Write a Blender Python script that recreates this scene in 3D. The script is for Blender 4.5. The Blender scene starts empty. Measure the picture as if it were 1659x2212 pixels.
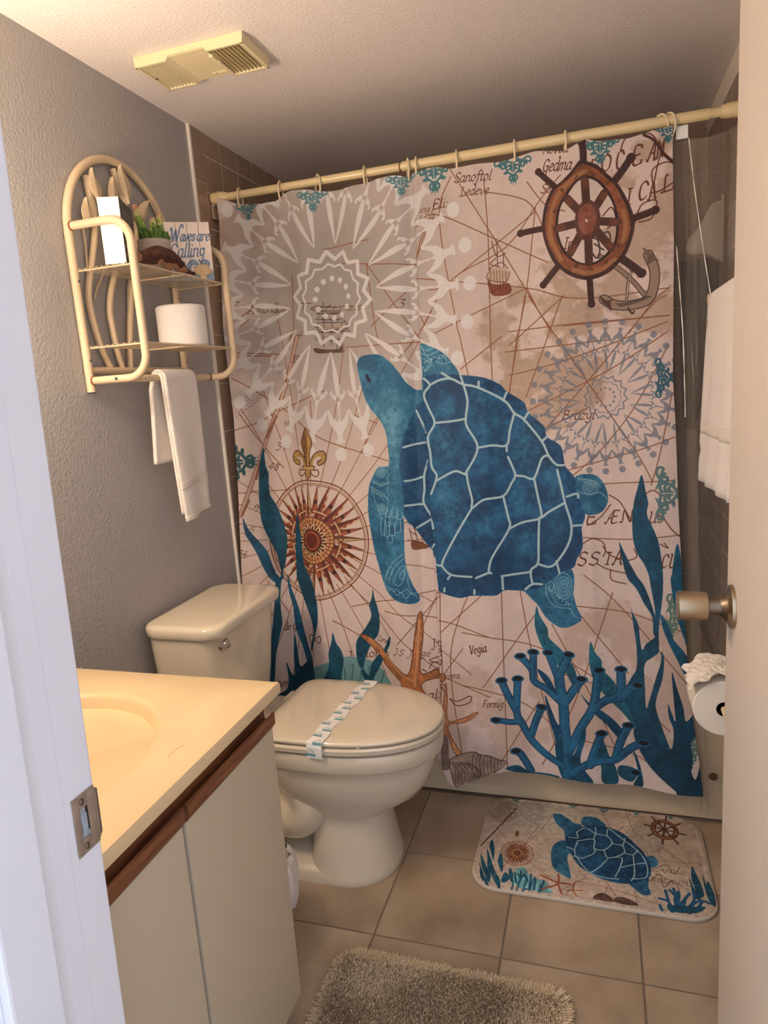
import bpy, bmesh, math, random
import numpy as np
from mathutils import Vector, Matrix
random.seed(7); rng = np.random.default_rng(7)
scn = bpy.context.scene
COL = scn.collection
# ------------------------------------------------------------ camera, world, exposure
cam_d = bpy.data.cameras.new('camera'); cam_o = bpy.data.objects.new('camera', cam_d); COL.objects.link(cam_o)
YAW, PITCH, ROLL = 0.3112, -0.1833, -0.0719
fw = Vector((-math.sin(YAW)*math.cos(PITCH), math.cos(YAW)*math.cos(PITCH), math.sin(PITCH)))
r0 = Vector((math.cos(YAW), math.sin(YAW), 0)); u0 = r0.cross(fw)
rt = r0*math.cos(ROLL)+u0*math.sin(ROLL); up = -r0*math.sin(ROLL)+u0*math.cos(ROLL)
cam_o.matrix_world = Matrix(((rt.x, up.x, -fw.x, 1.1517), (rt.y, up.y, -fw.y, -1.935), (rt.z, up.z, -fw.z, 1.2991), (0, 0, 0, 1)))
cam_d.sensor_fit = 'VERTICAL'; cam_d.sensor_height = 36.0; cam_d.lens = 36.0*1469.13/2212
cam_d.clip_start = .02; scn.camera = cam_o
wd = bpy.data.worlds.new('hall_daylight'); scn.world = wd; wd.use_nodes = True
wd.node_tree.nodes['Background'].inputs[0].default_value = (.74, .82, 1.0, 1)
wd.node_tree.nodes['Background'].inputs[1].default_value = 0.54
BULB = 30.0
scn.view_settings.view_transform = 'Standard'; scn.view_settings.look = 'None'
scn.view_settings.gamma = 1; scn.view_settings.use_curve_mapping = False
scn.view_settings.exposure = 1.72
# ------------------------------------------------------------ helpers
def lin(h):
    c = [int(h[i:i+2], 16)/255 for i in (0, 2, 4)]
    return tuple(x/12.92 if x <= .04045 else ((x+.055)/1.055)**2.4 for x in c)
MATS = {}
def mat(name, col, rough=.5, metal=0, bump=0, bscale=100, var=0, vscale=8, var2=None, spec=.5, coat=0, sheen=0, sub=0, emit=0, rnd=0, stretch=None):
    m = bpy.data.materials.new(name); m.use_nodes = True; nt = m.node_tree; b = nt.nodes['Principled BSDF']
    c = lin(col) if isinstance(col, str) else col
    b.inputs['Base Color'].default_value = (*c, 1); b.inputs['Roughness'].default_value = rough
    b.inputs['Metallic'].default_value = metal; b.inputs['Specular IOR Level'].default_value = spec
    b.inputs['Coat Weight'].default_value = coat; b.inputs['Sheen Weight'].default_value = sheen
    if sub: b.inputs['Subsurface Weight'].default_value = sub; b.inputs['Subsurface Radius'].default_value = (.01, .006, .004)
    if emit: b.inputs['Emission Color'].default_value = (*c, 1); b.inputs['Emission Strength'].default_value = emit
    tc = nt.nodes.new('ShaderNodeTexCoord'); src = tc.outputs['Object']
    if stretch:
        mp = nt.nodes.new('ShaderNodeMapping'); mp.inputs['Scale'].default_value = stretch; nt.links.new(src, mp.inputs[0]); src = mp.outputs[0]
    if var:
        n = nt.nodes.new('ShaderNodeTexNoise'); n.inputs['Scale'].default_value = vscale; n.inputs['Detail'].default_value = 8
        n.noise_dimensions = '4D'
        if rnd:
            oi = nt.nodes.new('ShaderNodeObjectInfo'); mu = nt.nodes.new('ShaderNodeMath'); mu.operation = 'MULTIPLY'; mu.inputs[1].default_value = 40
            nt.links.new(oi.outputs['Random'], mu.inputs[0]); nt.links.new(mu.outputs[0], n.inputs['W'])
        nt.links.new(src, n.inputs['Vector'])
        rp = nt.nodes.new('ShaderNodeMapRange'); rp.inputs['From Min'].default_value = .32; rp.inputs['From Max'].default_value = .68
        nt.links.new(n.outputs['Fac'], rp.inputs['Value'])
        mx = nt.nodes.new('ShaderNodeMix'); mx.data_type = 'RGBA'
        c2 = lin(var2) if var2 else tuple(x*(1-var) for x in c)
        mx.inputs['A'].default_value = (*c, 1); mx.inputs['B'].default_value = (*c2, 1)
        nt.links.new(rp.outputs[0], mx.inputs['Factor']); nt.links.new(mx.outputs['Result'], b.inputs['Base Color'])
    if bump:
        n2 = nt.nodes.new('ShaderNodeTexNoise'); n2.inputs['Scale'].default_value = bscale; n2.inputs['Detail'].default_value = 3
        bp = nt.nodes.new('ShaderNodeBump'); bp.inputs['Strength'].default_value = bump; bp.inputs['Distance'].default_value = .002
        nt.links.new(src, n2.inputs['Vector']); nt.links.new(n2.outputs['Fac'], bp.inputs['Height']); nt.links.new(bp.outputs[0], b.inputs['Normal'])
    MATS[name] = m
    return m
class G:
    """collects vertices and faces of one mesh, in world coordinates"""
    def __init__(s): s.v = []; s.f = []; s.uv = None
    def add(s, v, f):
        n = len(s.v); s.v += [tuple(p) for p in v]; s.f += [tuple(i+n for i in q) for q in f]; return s
    def box(s, x0, x1, y0, y1, z0, z1, b=0):
        bm = bmesh.new(); bmesh.ops.create_cube(bm, size=1)
        for v in bm.verts: v.co = Vector(((x0+x1)/2+v.co.x*(x1-x0), (y0+y1)/2+v.co.y*(y1-y0), (z0+z1)/2+v.co.z*(z1-z0)))
        if b: bmesh.ops.bevel(bm, geom=bm.edges[:], offset=b, segments=2, affect='EDGES', profile=.6)
        return s.bm(bm)
    def bm(s, bm):
        bm.verts.index_update(); s.add([v.co[:] for v in bm.verts], [[v.index for v in f.verts] for f in bm.faces]); bm.free(); return s
    def tube(s, pts, r, n=10, closed=False, cap=True):
        P = [Vector(p) for p in pts]; m = len(P); rr = r if hasattr(r, '__len__') else [r]*m
        tang = []
        for i in range(m):
            a = P[(i-1) % m] if (closed or i) else P[0]; b = P[(i+1) % m] if (closed or i < m-1) else P[-1]
            tang.append((b-a).normalized())
        ref = Vector((0, 0, 1)) if abs(tang[0].z) < .9 else Vector((1, 0, 0))
        nr = (ref-tang[0]*ref.dot(tang[0])).normalized(); V = []
        for i in range(m):
            nr = (nr-tang[i]*nr.dot(tang[i])).normalized(); bn = tang[i].cross(nr)
            for k in range(n):
                a = 2*math.pi*k/n; V.append(P[i]+nr*math.cos(a)*rr[i]+bn*math.sin(a)*rr[i])
        F = []
        for i in range(m if closed else m-1):
            j = (i+1) % m
            for k in range(n): F.append((i*n+k, i*n+(k+1) % n, j*n+(k+1) % n, j*n+k))
        if cap and not closed: F += [tuple(range(n))[::-1], tuple(range((m-1)*n, m*n))]
        return s.add(V, F)
    def loft(s, rings, cap0=True, cap1=True):
        n = len(rings[0]); V = [p for r in rings for p in r]; F = []
        for i in range(len(rings)-1):
            for k in range(n): F.append((i*n+k, i*n+(k+1) % n, (i+1)*n+(k+1) % n, (i+1)*n+k))
        if cap0: F.append(tuple(range(n))[::-1])
        if cap1: F.append(tuple(range((len(rings)-1)*n, len(rings)*n)))
        return s.add(V, F)
    def lathe(s, prof, c, axis='z', n=24):
        R = []
        for r, h in prof:
            ring = []
            for k in range(n):
                a = 2*math.pi*k/n; p = (r*math.cos(a), r*math.sin(a))
                ring.append({'z': (c[0]+p[0], c[1]+p[1], c[2]+h), 'x': (c[0]+h, c[1]+p[0], c[2]+p[1]), 'y': (c[0]+p[1], c[1]+h, c[2]+p[0])}[axis])
            R.append(ring)
        return s.loft(R)
    def prism(s, pts, z0, z1, axis='z', b=0):
        m = {'z': lambda p, h: (p[0], p[1], h), 'x': lambda p, h: (h, p[0], p[1]), 'y': lambda p, h: (p[0], h, p[1])}[axis]
        if not b: return s.loft([[m(p, z0) for p in pts], [m(p, z1) for p in pts]])
        cx = sum(p[0] for p in pts)/len(pts); cy = sum(p[1] for p in pts)/len(pts)
        def ins(d):
            o = []
            for i, p in enumerate(pts):
                a = Vector(pts[i-1]); q = Vector(p); e = Vector(pts[(i+1) % len(pts)])
                t = (e-a).normalized() if (e-a).length else Vector((1, 0)); nn = Vector((t.y, -t.x))
                if nn.dot(Vector((cx, cy))-q) < 0: nn = -nn
                o.append(tuple(q+nn*d))
            return o
        R = [[m(p, z0) for p in ins(b)], [m(p, z0+b*.3) for p in ins(b*.3)], [m(p, z0+b) for p in pts], [m(p, z1-b) for p in pts], [m(p, z1-b*.3) for p in ins(b*.3)], [m(p, z1) for p in ins(b)]]
        return s.loft(R)
    def grid(s, fn, nu, nv):
        V = [fn(i/nu, j/nv) for j in range(nv+1) for i in range(nu+1)]
        return s.add(V, [(j*(nu+1)+i, j*(nu+1)+i+1, (j+1)*(nu+1)+i+1, (j+1)*(nu+1)+i) for j in range(nv) for i in range(nu)])
def wloc(p):
    return p.get('wl', (0, 0, 0)) if p is not None else (0, 0, 0)
def obj(name, g, m, parent=None, smooth=False, label=None, loc=None, fix=True):
    V = np.array(g.v, dtype=float)
    if parent is not None: o3 = np.array(parent['wl'])
    elif loc is not None: o3 = np.array(loc, dtype=float)
    else: o3 = np.array([(V[:, 0].min()+V[:, 0].max())/2, (V[:, 1].min()+V[:, 1].max())/2, V[:, 2].min()])
    me = bpy.data.meshes.new(name); me.from_pydata((V-o3).tolist(), [], g.f)
    if fix:
        bm = bmesh.new(); bm.from_mesh(me); bmesh.ops.recalc_face_normals(bm, faces=bm.faces[:]); bm.to_mesh(me); bm.free()
    me.materials.append(MATS[m] if isinstance(m, str) else m)
    if smooth:
        me.polygons.foreach_set('use_smooth', [True]*len(me.polygons))
        if smooth != 'all': me.set_sharp_from_angle(angle=math.radians(38))
    o = bpy.data.objects.new(name, me); COL.objects.link(o)
    if parent is not None: o.parent = parent
    else: o.location = o3
    o['wl'] = [float(x) for x in o3]
    if label: o['label'] = label
    return o
def tag(o, label, cat, group=None, kind=None):
    o['label'] = label; o['category'] = cat
    if group: o['group'] = group
    if kind: o['kind'] = kind
    return o
def thing(name, label, cat, loc, group=None):
    o = bpy.data.objects.new(name, None); COL.objects.link(o); o.location = loc; o.empty_display_size = .05
    o['wl'] = [float(x) for x in loc]
    return tag(o, label, cat, group)
def struct(name, g, m, label=None, smooth=False):
    o = obj(name, g, m, smooth=smooth, loc=(0, 0, 0)); o['kind'] = 'structure'
    if label: o['label'] = label
    return o
def dup(src, parent, delta):
    c = src.copy(); COL.objects.link(c); c.parent = parent; c.location = src.location+Vector(delta); return c
def smooth_path(P, n=6, closed=False):
    P = [np.array(p, float) for p in P]; out = []; m = len(P)
    for i in range(m if closed else m-1):
        p0 = P[(i-1) % m] if (closed or i) else P[0]; p1 = P[i]; p2 = P[(i+1) % m]; p3 = P[(i+2) % m] if (closed or i < m-2) else P[-1]
        for t in np.arange(n)/n:
            out.append(.5*((2*p1)+(p2-p0)*t+(2*p0-5*p1+4*p2-p3)*t*t+(3*p1-p0-3*p2+p3)*t**3))
    if not closed: out.append(P[-1])
    return [tuple(q) for q in out]
def fillet(P, r, n=6):
    P = [Vector(p) for p in P]; out = [P[0]]
    for i in range(1, len(P)-1):
        a = (P[i-1]-P[i]).normalized(); b = (P[i+1]-P[i]).normalized(); h = a.angle(b)/2; d = r/math.tan(h)
        p, q = P[i]+a*d, P[i]+b*d; cc = P[i]+(a+b).normalized()*(r/math.sin(h))
        for k in range(n+1):
            t = k/n; v = (p-cc)*(1-t)+(q-cc)*t; out.append(cc+v.normalized()*r)
    return out+[P[-1]]
def rrect(x0, x1, y0, y1, r, n=5):
    o = []
    for cx, cy, a0 in ((x1-r, y1-r, 0), (x0+r, y1-r, 90), (x0+r, y0+r, 180), (x1-r, y0+r, 270)):
        for k in range(n+1):
            a = math.radians(a0+90*k/n); o.append((cx+r*math.cos(a), cy+r*math.sin(a)))
    return o
def wob(x, y, s=0):
    return math.sin(x*1.7+s)*math.cos(y*2.3+s*1.3)+.5*math.sin(x*4.1+y*3.3+s*2.1)
# ------------------------------------------------------------ flat prints, drawn into in-memory images
GL = {'a': (5, "4,4.4 2.4,5 .8,3.6 .6,1.2 1.6,0 3,.8 4,3|4.2,5 3.8,1 4.4,0 5.2,.8"), 'b': (5, ".8,8 .8,1 2,0 3.8,1 4,3.6 2.6,5 .9,3.4"), 'c': (4, "3.8,4.2 2.2,5 .8,3.4 .8,1.2 2,0 3.6,.8"), 'd': (5, "4,4.2 2.2,5 .7,3.2 .8,1 2,0 3.6,1 4.2,8.4 3,8.8|4,2 4.4,0 5,.6"),
'e': (4.4, ".8,2.4 3.4,3.2 3.4,4.6 2.2,5 .8,3.4 .8,1.2 2,0 4,1"), 'f': (3.4, "4,8 2.8,8.6 2,7 1.6,0 .8,-2.6 -.4,-2.4|.4,5 3.2,5"), 'g': (5, "3.8,4.2 2.2,5 .8,3.6 1,1.6 2.4,.8 3.8,2.4 4,5 3.6,-1.4 2,-3 .4,-2"), 'h': (5, "1,8.4 .8,0|.9,3.2 2.4,5 3.8,4.2 3.8,.8 4.8,.4"),
'i': (2.4, "1.2,5 1,1 1.6,0 2.4,.8|1.4,7 1.5,7.3"), 'l': (2.4, "1.6,8.4 1,2 1.4,0 2.4,.8"), 'm': (7.2, ".8,5 .8,0|.9,3.4 2.2,5 3.2,4.2 3.2,0|3.3,3.4 4.8,5 6,4.2 5.9,.8 6.9,.3"), 'n': (5, ".8,5 .8,0|.9,3.4 2.4,5 3.8,4.2 3.7,.8 4.7,.3"), 'o': (4.8, "2.4,5 .8,3.6 .8,1.2 2.2,0 3.8,1.2 4,3.6 2.4,5"),
'r': (3.8, ".9,5 .8,0|.9,3 2.2,4.8 3.6,4.6"), 's': (4, "3.4,4.4 2.2,5 1,4.2 1.4,3 3,2 3,.8 1.8,0 .4,.8"), 't': (3.2, "1.6,7 1.2,1.2 1.8,0 3,.8|.3,5 3,5"), 'v': (4.6, ".6,5 1.8,.2 2.4,.4 4.2,5 3.8,4.4"), 'y': (4.8, ".8,5 1.2,1.4 2.4,.8 4,3 4.2,5 3.6,-1.4 2,-3 .6,-2"), 'z': (4.2, ".6,5 3.8,4.8 .6,.2 3.8,.2"), 'w': (6.4, ".6,5 1.6,.2 3.2,4.6 4.4,.2 6,5"),
'A': (7, ".2,.2 1.2,.2 4.4,8 5.8,.2 6.6,.2|1.8,3 5.2,3"), 'B': (6, "1.4,8 1.2,0|.2,7 1.6,8 4.2,7.6 4.2,5 1.4,4.4 4.8,3.6 4.8,1 3,0 .4,.2"), 'C': (6, "5.4,6.4 4,8 1.6,7.2 .8,4 1.6,.8 3.4,0 5.4,1.4"), 'E': (5.6, "5,7.8 1.6,7.8 1.2,.2 5.2,.2|1.4,4.2 4.2,4.2|5,7.8 5,6.8|5.2,.2 5.3,1.4"), 'F': (5.4, "5,7.8 1.8,7.8 1.4,.1|1.6,4.2 4,4.2"), 'G': (6.2, "5.2,6.6 3.6,8 1.4,6.8 .8,3.6 2,.6 4,.2 5,1.4 5,3.6 3.4,3.6|5,3.4 4.6,-2 2.4,-2.6"),
'I': (3, "1.6,8 1.4,0|.6,8 2.6,8|.4,0 2.4,0"), 'J': (3.4, "2.4,8 2.2,0 1,-2 -.2,-1.2|1,8 3.4,8"), 'L': (5.4, "2.4,7.8 1.6,7.4 1.4,.8 .4,.1 5,.4 5.2,1.6"), 'N': (7, ".2,.1 1.4,.4 1.6,7.8 5.6,.2 5.8,7.8 6.8,8"), 'O': (6.6, "3.4,8 1,6.4 .8,2 3,0 5.6,1.6 5.8,6 3.4,8"), 'R': (6, "1.4,8 1.2,0|.4,7.2 1.8,8 4.4,7.4 4.2,4.8 1.4,4.2 3.2,3.4 5.6,0"), 'S': (5, "4.6,7 3,8 1.2,7 1.4,5 3.8,3.4 4,1.4 2.4,0 .4,1"),
'T': (6, "3.2,8 2.8,0|.4,7.4 1,8 5.4,8 6,8.4"), 'U': (6.4, ".4,8 1.4,7.8 1.4,1.4 3,0 5,1.4 5.2,8|5.2,1.4 6,.1"), 'V': (6, ".2,7.4 1.2,8 2.8,.2 5.4,8"), 'W': (9, ".2,7 1.2,8 2.4,.2 4.4,7 5.4,.2 7.8,9 9.4,10 9.8,8.4"), 'Æ': (9, ".2,.2 1,.2 4.8,8 4.6,.2 8.4,.4|2,3 4.6,3|4.8,8 8.4,8|4.7,4.2 7.4,4.2"),
'3': (4.6, ".8,7.4 3.6,7.6 2,4.6 3.8,3.2 3.4,.2 1.4,-1.2 .4,-.4"), '4': (4.8, "3.6,5.6 3.2,7.2 .4,2.6 4.4,2.8|2.8,4 2.4,-1"), '5': (4.6, "4.2,7 1.6,7 1.2,4.4 3.4,4 3.6,1 1.8,-.6 .4,0"), '7': (4.4, ".6,6.6 4.2,6.8 2,0"), '8': (4.6, "3.6,6 2.2,7.2 1,6 3.4,2.6 3,.4 1.4,.2 1,2 3.6,5.8"), '9': (4.6, "3.6,5.6 2.2,7 .8,5.4 1.8,3.6 3.6,5 3.6,2 2,-1"), '0': (4.6, "2.4,5.6 1,4.2 1.2,.8 2.6,0 3.8,1.6 3.6,4.6 2.4,5.6"),
':': (2.2, "1,4 1.1,4.4|.9,.4 1,.8"), '.': (2, ".8,.2 .9,.5"), 'u': (5, ".8,5 .8,1 2,0 3.8,2|4,5 3.8,.8 4.6,.3"), ' ': (2.5, "")}
def noise2(h, w, cell, seed):
    r = np.random.default_rng(seed); gh, gw = int(h/cell)+3, int(w/cell)+3; g = r.random((gh, gw), dtype=np.float32)
    def ax(n):
        p = np.arange(n)/cell; i = p.astype(int); f = (p-i).astype(np.float32); return i, f*f*(3-2*f)
    i, fy = ax(h); j, fx = ax(w)
    a = g[i]*(1-fy[:, None])+g[i+1]*fy[:, None]
    return a[:, j]*(1-fx)+a[:, j+1]*fx
def srgb(h): return np.array([int(h[i:i+2], 16)/255 for i in (0, 2, 4)], np.float32)
class Canvas:
    def __init__(s, wmm, hmm, res, base, ox=0, oy=0, seed=1, noise=True):
        s.res, s.ox, s.oy = res, ox, oy; s.W, s.H = int(wmm/res), int(hmm/res)
        s.img = np.empty((s.H, s.W, 3), np.float32); s.img[:] = srgb(base); s.acc = None; s.last = None
        if noise:
            s.n1 = .5*noise2(s.H, s.W, 46/res, seed)+.3*noise2(s.H, s.W, 19/res, seed+1)+.2*noise2(s.H, s.W, 8/res, seed+7)
            s.n2 = .6*noise2(s.H, s.W, 11/res, seed+2)+.4*noise2(s.H, s.W, 5/res, seed+3)
            s.n3 = noise2(s.H, s.W, max(2.2/res, 1.5), seed+4); s.tm = np.zeros((s.H, s.W), np.float32)
            s.img *= (.94+.08*s.n1+.03*s.n2)[..., None]
    def px(s, flat):
        a = np.array(flat, float).reshape(-1, 2); return np.stack([(a[:, 0]-s.ox)/s.res, (a[:, 1]-s.oy)/s.res], 1)
    def box(s, a, pad):
        x0 = max(0, int(a[:, 0].min()-pad)); y0 = max(0, int(a[:, 1].min()-pad)); x1 = min(s.W, int(a[:, 0].max()+pad+2)); y1 = min(s.H, int(a[:, 1].max()+pad+2))
        return (x0, y0, x1, y1) if x1 > x0 and y1 > y0 else None
    def put(s, bx, m, col, al=1, tex=0):
        x0, y0, x1, y1 = bx
        if s.acc is not None:
            s.acc[y0:y1, x0:x1] = np.maximum(s.acc[y0:y1, x0:x1], m); return
        sl = np.s_[y0:y1, x0:x1]; c = np.broadcast_to(srgb(col) if isinstance(col, str) else col, m.shape+(3,))
        if tex:
            a, b, d = s.n1[sl], s.n2[sl], s.n3[sl]
            if tex == 1: c = c*(.94+.12*b)[..., None]
            elif tex == 2: c = c*(.75+.3*b+.2*d)[..., None]
            elif tex == 3: c = c*(.55+.6*a+.3*b+.25*d)[..., None]+np.array([.0, .04, .03])*(a*b)[..., None]
            elif tex == 4: c = c*(.5+.4*a+.35*b+.25*d)[..., None]
            elif tex in (5, 6):
                k = np.clip(a*1.7-.45+(b-.5)*.9+(d-.5)*.45, 0, 1)[..., None]
                lo, hi = (srgb('164f76'), srgb('5099bd')) if tex == 5 else (srgb('0c3054'), srgb('26709f'))
                c = c*.35+.65*(lo*(1-k)+hi*k); s.tm[sl] = np.maximum(s.tm[sl], m)
        m = (m*al)[..., None]; s.img[sl] = s.img[sl]*(1-m)+c*m
    def mask(s, rings):
        al = np.concatenate(rings); bx = s.box(al, 2)
        if bx is None: return None, None
        x0, y0, x1, y1 = bx; h, w = y1-y0, x1-x0; d = np.zeros((h, w+1), np.int32)
        for r in rings:
            q = np.roll(r, -1, 0)
            for (ax, ay), (b_x, b_y) in zip(r, q):
                if ay == b_y: continue
                lo, hi = min(ay, b_y)-y0, max(ay, b_y)-y0
                rr = np.arange(max(0, math.ceil(lo-.5)), min(h, math.ceil(hi-.5)))
                if len(rr) == 0: continue
                xs = ax+(rr+.5+y0-ay)*(b_x-ax)/(b_y-ay)-x0
                np.add.at(d, (rr, np.clip(np.ceil(xs-.5), 0, w).astype(int)), 1)
        m = (np.cumsum(d, 1)[:, :w] % 2).astype(np.float32); p = np.pad(m, 1, mode='edge')
        m = .5*m+.125*(p[:-2, 1:-1]+p[2:, 1:-1]+p[1:-1, :-2]+p[1:-1, 2:])
        return bx, m
    def poly(s, col, rings, tex=0, sm=1, al=1):
        R = []
        for r in rings:
            a = s.px(r); R.append(np.array(smooth_path(a, 5, True)) if sm and len(a) > 3 else a)
        bx, m = s.mask(R)
        if bx is not None: s.last = (bx, m); s.put(bx, m, col, al, tex)
    def inset(s, w, col, tex):
        bx, m = s.last; p = m.copy()
        for _ in range(int(round(w/s.res))):
            q = np.pad(p, 1); p = np.minimum.reduce([q[:-2, 1:-1], q[2:, 1:-1], q[1:-1, :-2], q[1:-1, 2:], p])
        s.put(bx, p, col, 1, tex)
    def stroke(s, col, w, flat, sm=1, tp=0, nib=None, al=1, px=False, tex=0):
        a = np.array(flat, float) if px else s.px(flat)
        if sm and len(a) > 2: a = np.array(smooth_path(a, 5))
        hw = w/s.res/2; bx = s.box(a, hw+2)
        if bx is None: return
        x0, y0, x1, y1 = bx; M = np.zeros((y1-y0, x1-x0), np.float32); n = len(a)-1
        for i in range(n):
            p, q = a[i], a[i+1]; k = hw
            dx, dy = q-p; L = math.hypot(dx, dy)
            if nib is not None and L: k = hw*(.42+.58*abs(math.sin(math.atan2(-dy, dx)-nib)))
            sx0 = max(x0, int(min(p[0], q[0])-k-2)); sx1 = min(x1, int(max(p[0], q[0])+k+3)); sy0 = max(y0, int(min(p[1], q[1])-k-2)); sy1 = min(y1, int(max(p[1], q[1])+k+3))
            if sx1 <= sx0 or sy1 <= sy0: continue
            Y, X = np.mgrid[sy0:sy1, sx0:sx1]; X = X+.5-p[0]; Y = Y+.5-p[1]
            t = np.clip((X*dx+Y*dy)/(L*L), 0, 1) if L else 0
            D = np.hypot(X-t*dx, Y-t*dy); sub = M[sy0-y0:sy1-y0, sx0-x0:sx1-x0]
            kk = min(1, 2*k+.15) if k < .5 else 1
            np.maximum(sub, np.clip(max(k, .5)+.5-D, 0, 1)*kk, out=sub)
        s.put(bx, M, col, al, tex)
    def ell(s, cx, cy, rx, ry, col, tex=0):
        s.poly(col, [[v for k in range(28) for v in (cx+rx*math.cos(k*.2244), cy+ry*math.sin(k*.2244))]], tex, 0)
    def blob(s, cx, cy, rx, ry, col, a, seed, clip):
        c = s.px([cx, cy])[0]; bx = s.box(np.array([[c[0]-2.2*rx/s.res, c[1]-2.2*ry/s.res], [c[0]+2.2*rx/s.res, c[1]+2.2*ry/s.res]]), 0)
        if bx is None: return
        x0, y0, x1, y1 = bx; Y, X = np.mgrid[y0:y1, x0:x1]; d = ((X-c[0])*s.res/rx)**2+((Y-c[1])*s.res/ry)**2
        m = np.exp(-d*1.3).astype(np.float32); sl = np.s_[y0:y1, x0:x1]
        if clip: m = m*(.55+.9*(s.n2[sl]-.5)+.5*(s.n1[sl]-.3))*s.tm[sl]
        elif seed >= 0:
            nn = noise2(y1-y0, x1-x0, 70/s.res, seed+50)*.5+noise2(y1-y0, x1-x0, 25/s.res, seed+51)*.3+.2*s.n2[sl]
            m = np.clip((nn*np.clip(1.5*m, 0, 1)-.36)*9, 0, 1)*(.6+.5*s.n2[sl])
        s.put(bx, np.clip(m, 0, 1), col, a)
    def text(s, st, x0, y0, x1, y1, h, col, w, wt=None):
        tot = sum(GL.get(ch, GL[' '])[0] for ch in st); L = math.hypot(x1-x0, y1-y0) or 1; ux, uy = (x1-x0)/L, (y1-y0)/L; kx = L/tot; ky = h/8; p = 0
        for ch in st:
            gw, gs = GL.get(ch, GL[' '])
            for q in gs.split('|'):
                if not q: continue
                pts = []
                for ab in q.split():
                    a, b = map(float, ab.split(',')); X = (p+a)*kx+b*ky*.22; Y = b*ky; pts += [x0+ux*X+uy*Y, y0+uy*X-ux*Y]
                s.stroke(col, wt or max(h*w*.85, 1.6), pts, 1, 0, .75)
            p += gw
    def begin(s): s.acc = np.zeros((s.H, s.W), np.float32)
    def end(s, col, al): m = s.acc; s.acc = None; s.put((0, 0, s.W, s.H), m, col, al)
    def medal(s, cx, cy, rx, ry, col, al, lw):
        def pt(r, a): return (cx+rx*r*math.cos(a), cy+ry*r*math.sin(a))
        def loc(th, L): return [v for t, l in L for v in (cx+rx*(t*math.cos(th)-l*math.sin(th)), cy+ry*(t*math.sin(th)+l*math.cos(th)))]
        s.begin(); n = 14; st = 2*math.pi/n
        s.stroke(col, lw, [v for k in range(2*n+1) for v in pt(1 if k % 2 == 0 else .83, k*st/2+.12)], 0)
        s.stroke(col, lw*.55, [v for k in range(2*n+1) for v in pt(.74 if k % 2 == 0 else .67, k*st/2+.12)], 0)
        for k in range(12): s.poly(col, [loc(k*.5236, [(.42+.07*math.cos(j*1.2566), .07*math.sin(j*1.2566)) for j in range(5)])], 0, 0)
        for k in range(n):
            for sg in (-1, 1):
                a = k*st+.12+st/2; th = a+sg*st*.25
                o = -sg*.112
                s.poly(col, [loc(th, [(1.13, o*1.13), (1.5, -.04+o*.6), (1.82, -.064+o*.25), (2.12, -.035), (2.12, .035), (1.82, .064+o*.25), (1.5, .04+o*.6)])])
                s.poly(col, [loc(th, [(2.0, -.15), (2.08, -.14), (2.1, -.06), (2.25, -.05), (2.4, -.02), (2.55, -.02), (2.55, .02), (2.4, .02), (2.25, .05), (2.1, .06), (2.08, .14), (2.0, .15), (2.05, .2), (2.18, .13), (2.24, .03), (2.24, -.03), (2.18, -.13), (2.05, -.2)])])
                s.poly(col, [loc(th, [(2.42, -.25), (2.5, -.28), (2.75, -.22), (2.92, -.09), (3.08, -.07), (3.14, -.13), (3.17, 0), (3.14, .13), (3.08, .07), (2.92, .09), (2.75, .22), (2.5, .28), (2.42, .25), (2.6, .15), (2.68, .04), (2.55, 0), (2.68, -.04), (2.6, -.15)])])
                s.poly(col, [loc(th, [(3.42+.15*math.cos(j*.6283), .15*math.sin(j*.6283)) for j in range(10)])])
        s.end(col, al)
    def compass(s, cx, cy, rl, rr, ru, rd):
        def pt(r, a):
            c, q = math.cos(a), math.sin(a); return (cx+(rr if c > 0 else rl)*r*c, cy+(rd if q > 0 else ru)*r*q)
        def arc(r, a0=0, a1=2*math.pi, n=48): return [v for k in range(n+1) for v in pt(r, a0+(a1-a0)*k/n)]
        B = '7c3f28'; f = rr/155; w = lambda x: max(x*f, .9)
        s.stroke(B, w(3), arc(1), 0); s.stroke('c79a78', w(4), arc(.955), 0); s.stroke(B, w(1.4), arc(.93), 0)
        N = 32; st = 2*math.pi/N
        for k in range(N):
            a = k*st; lg = k % 2 == 0
            if k % 8 == 0: continue
            t, bs, hw = (.95, .40, st*1.0) if lg else (.93, .46, st*.62)
            c1, c2 = ('6a2f22', '9c4a31') if lg else ('8c4129', 'bb6844')
            s.poly(c1, [[*pt(t, a), *pt(bs, a-hw), *pt(bs, a)]], 2, 0); s.poly(c2, [[*pt(t, a), *pt(bs, a+hw), *pt(bs, a)]], 2, 0)
            s.stroke(B, w(1.6), [*pt(bs, a-hw), *pt(t, a), *pt(bs, a+hw)], 0)
            if not lg: s.ell(*pt(.66, a), 5.5*f, 5.5*f, '4b261d', 0)
            else:
                for j in range(3): s.stroke('dcc294', w(3.5), [*pt(.5+j*.13, a+hw*(.75-j*.22)), *pt(.55+j*.13, a+hw*(.3-j*.08)), *pt(.6+j*.13, a+hw*(.5-j*.17))])
        for k in range(0, 32, 8):
            a = k*st
            s.poly('7b4a33', [[*pt(.97, a), *pt(.38, a-.17), *pt(.38, a)]], 2, 0); s.poly('cfae7c', [[*pt(.97, a), *pt(.38, a+.17), *pt(.38, a)]], 1, 0); s.stroke(B, w(1.6), [*pt(.38, a-.17), *pt(.97, a), *pt(.38, a+.17)], 0)
            s.stroke(B, w(3), [*pt(.5, a-.08), *pt(.45, a), *pt(.5, a+.08), *pt(.55, a)])
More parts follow.
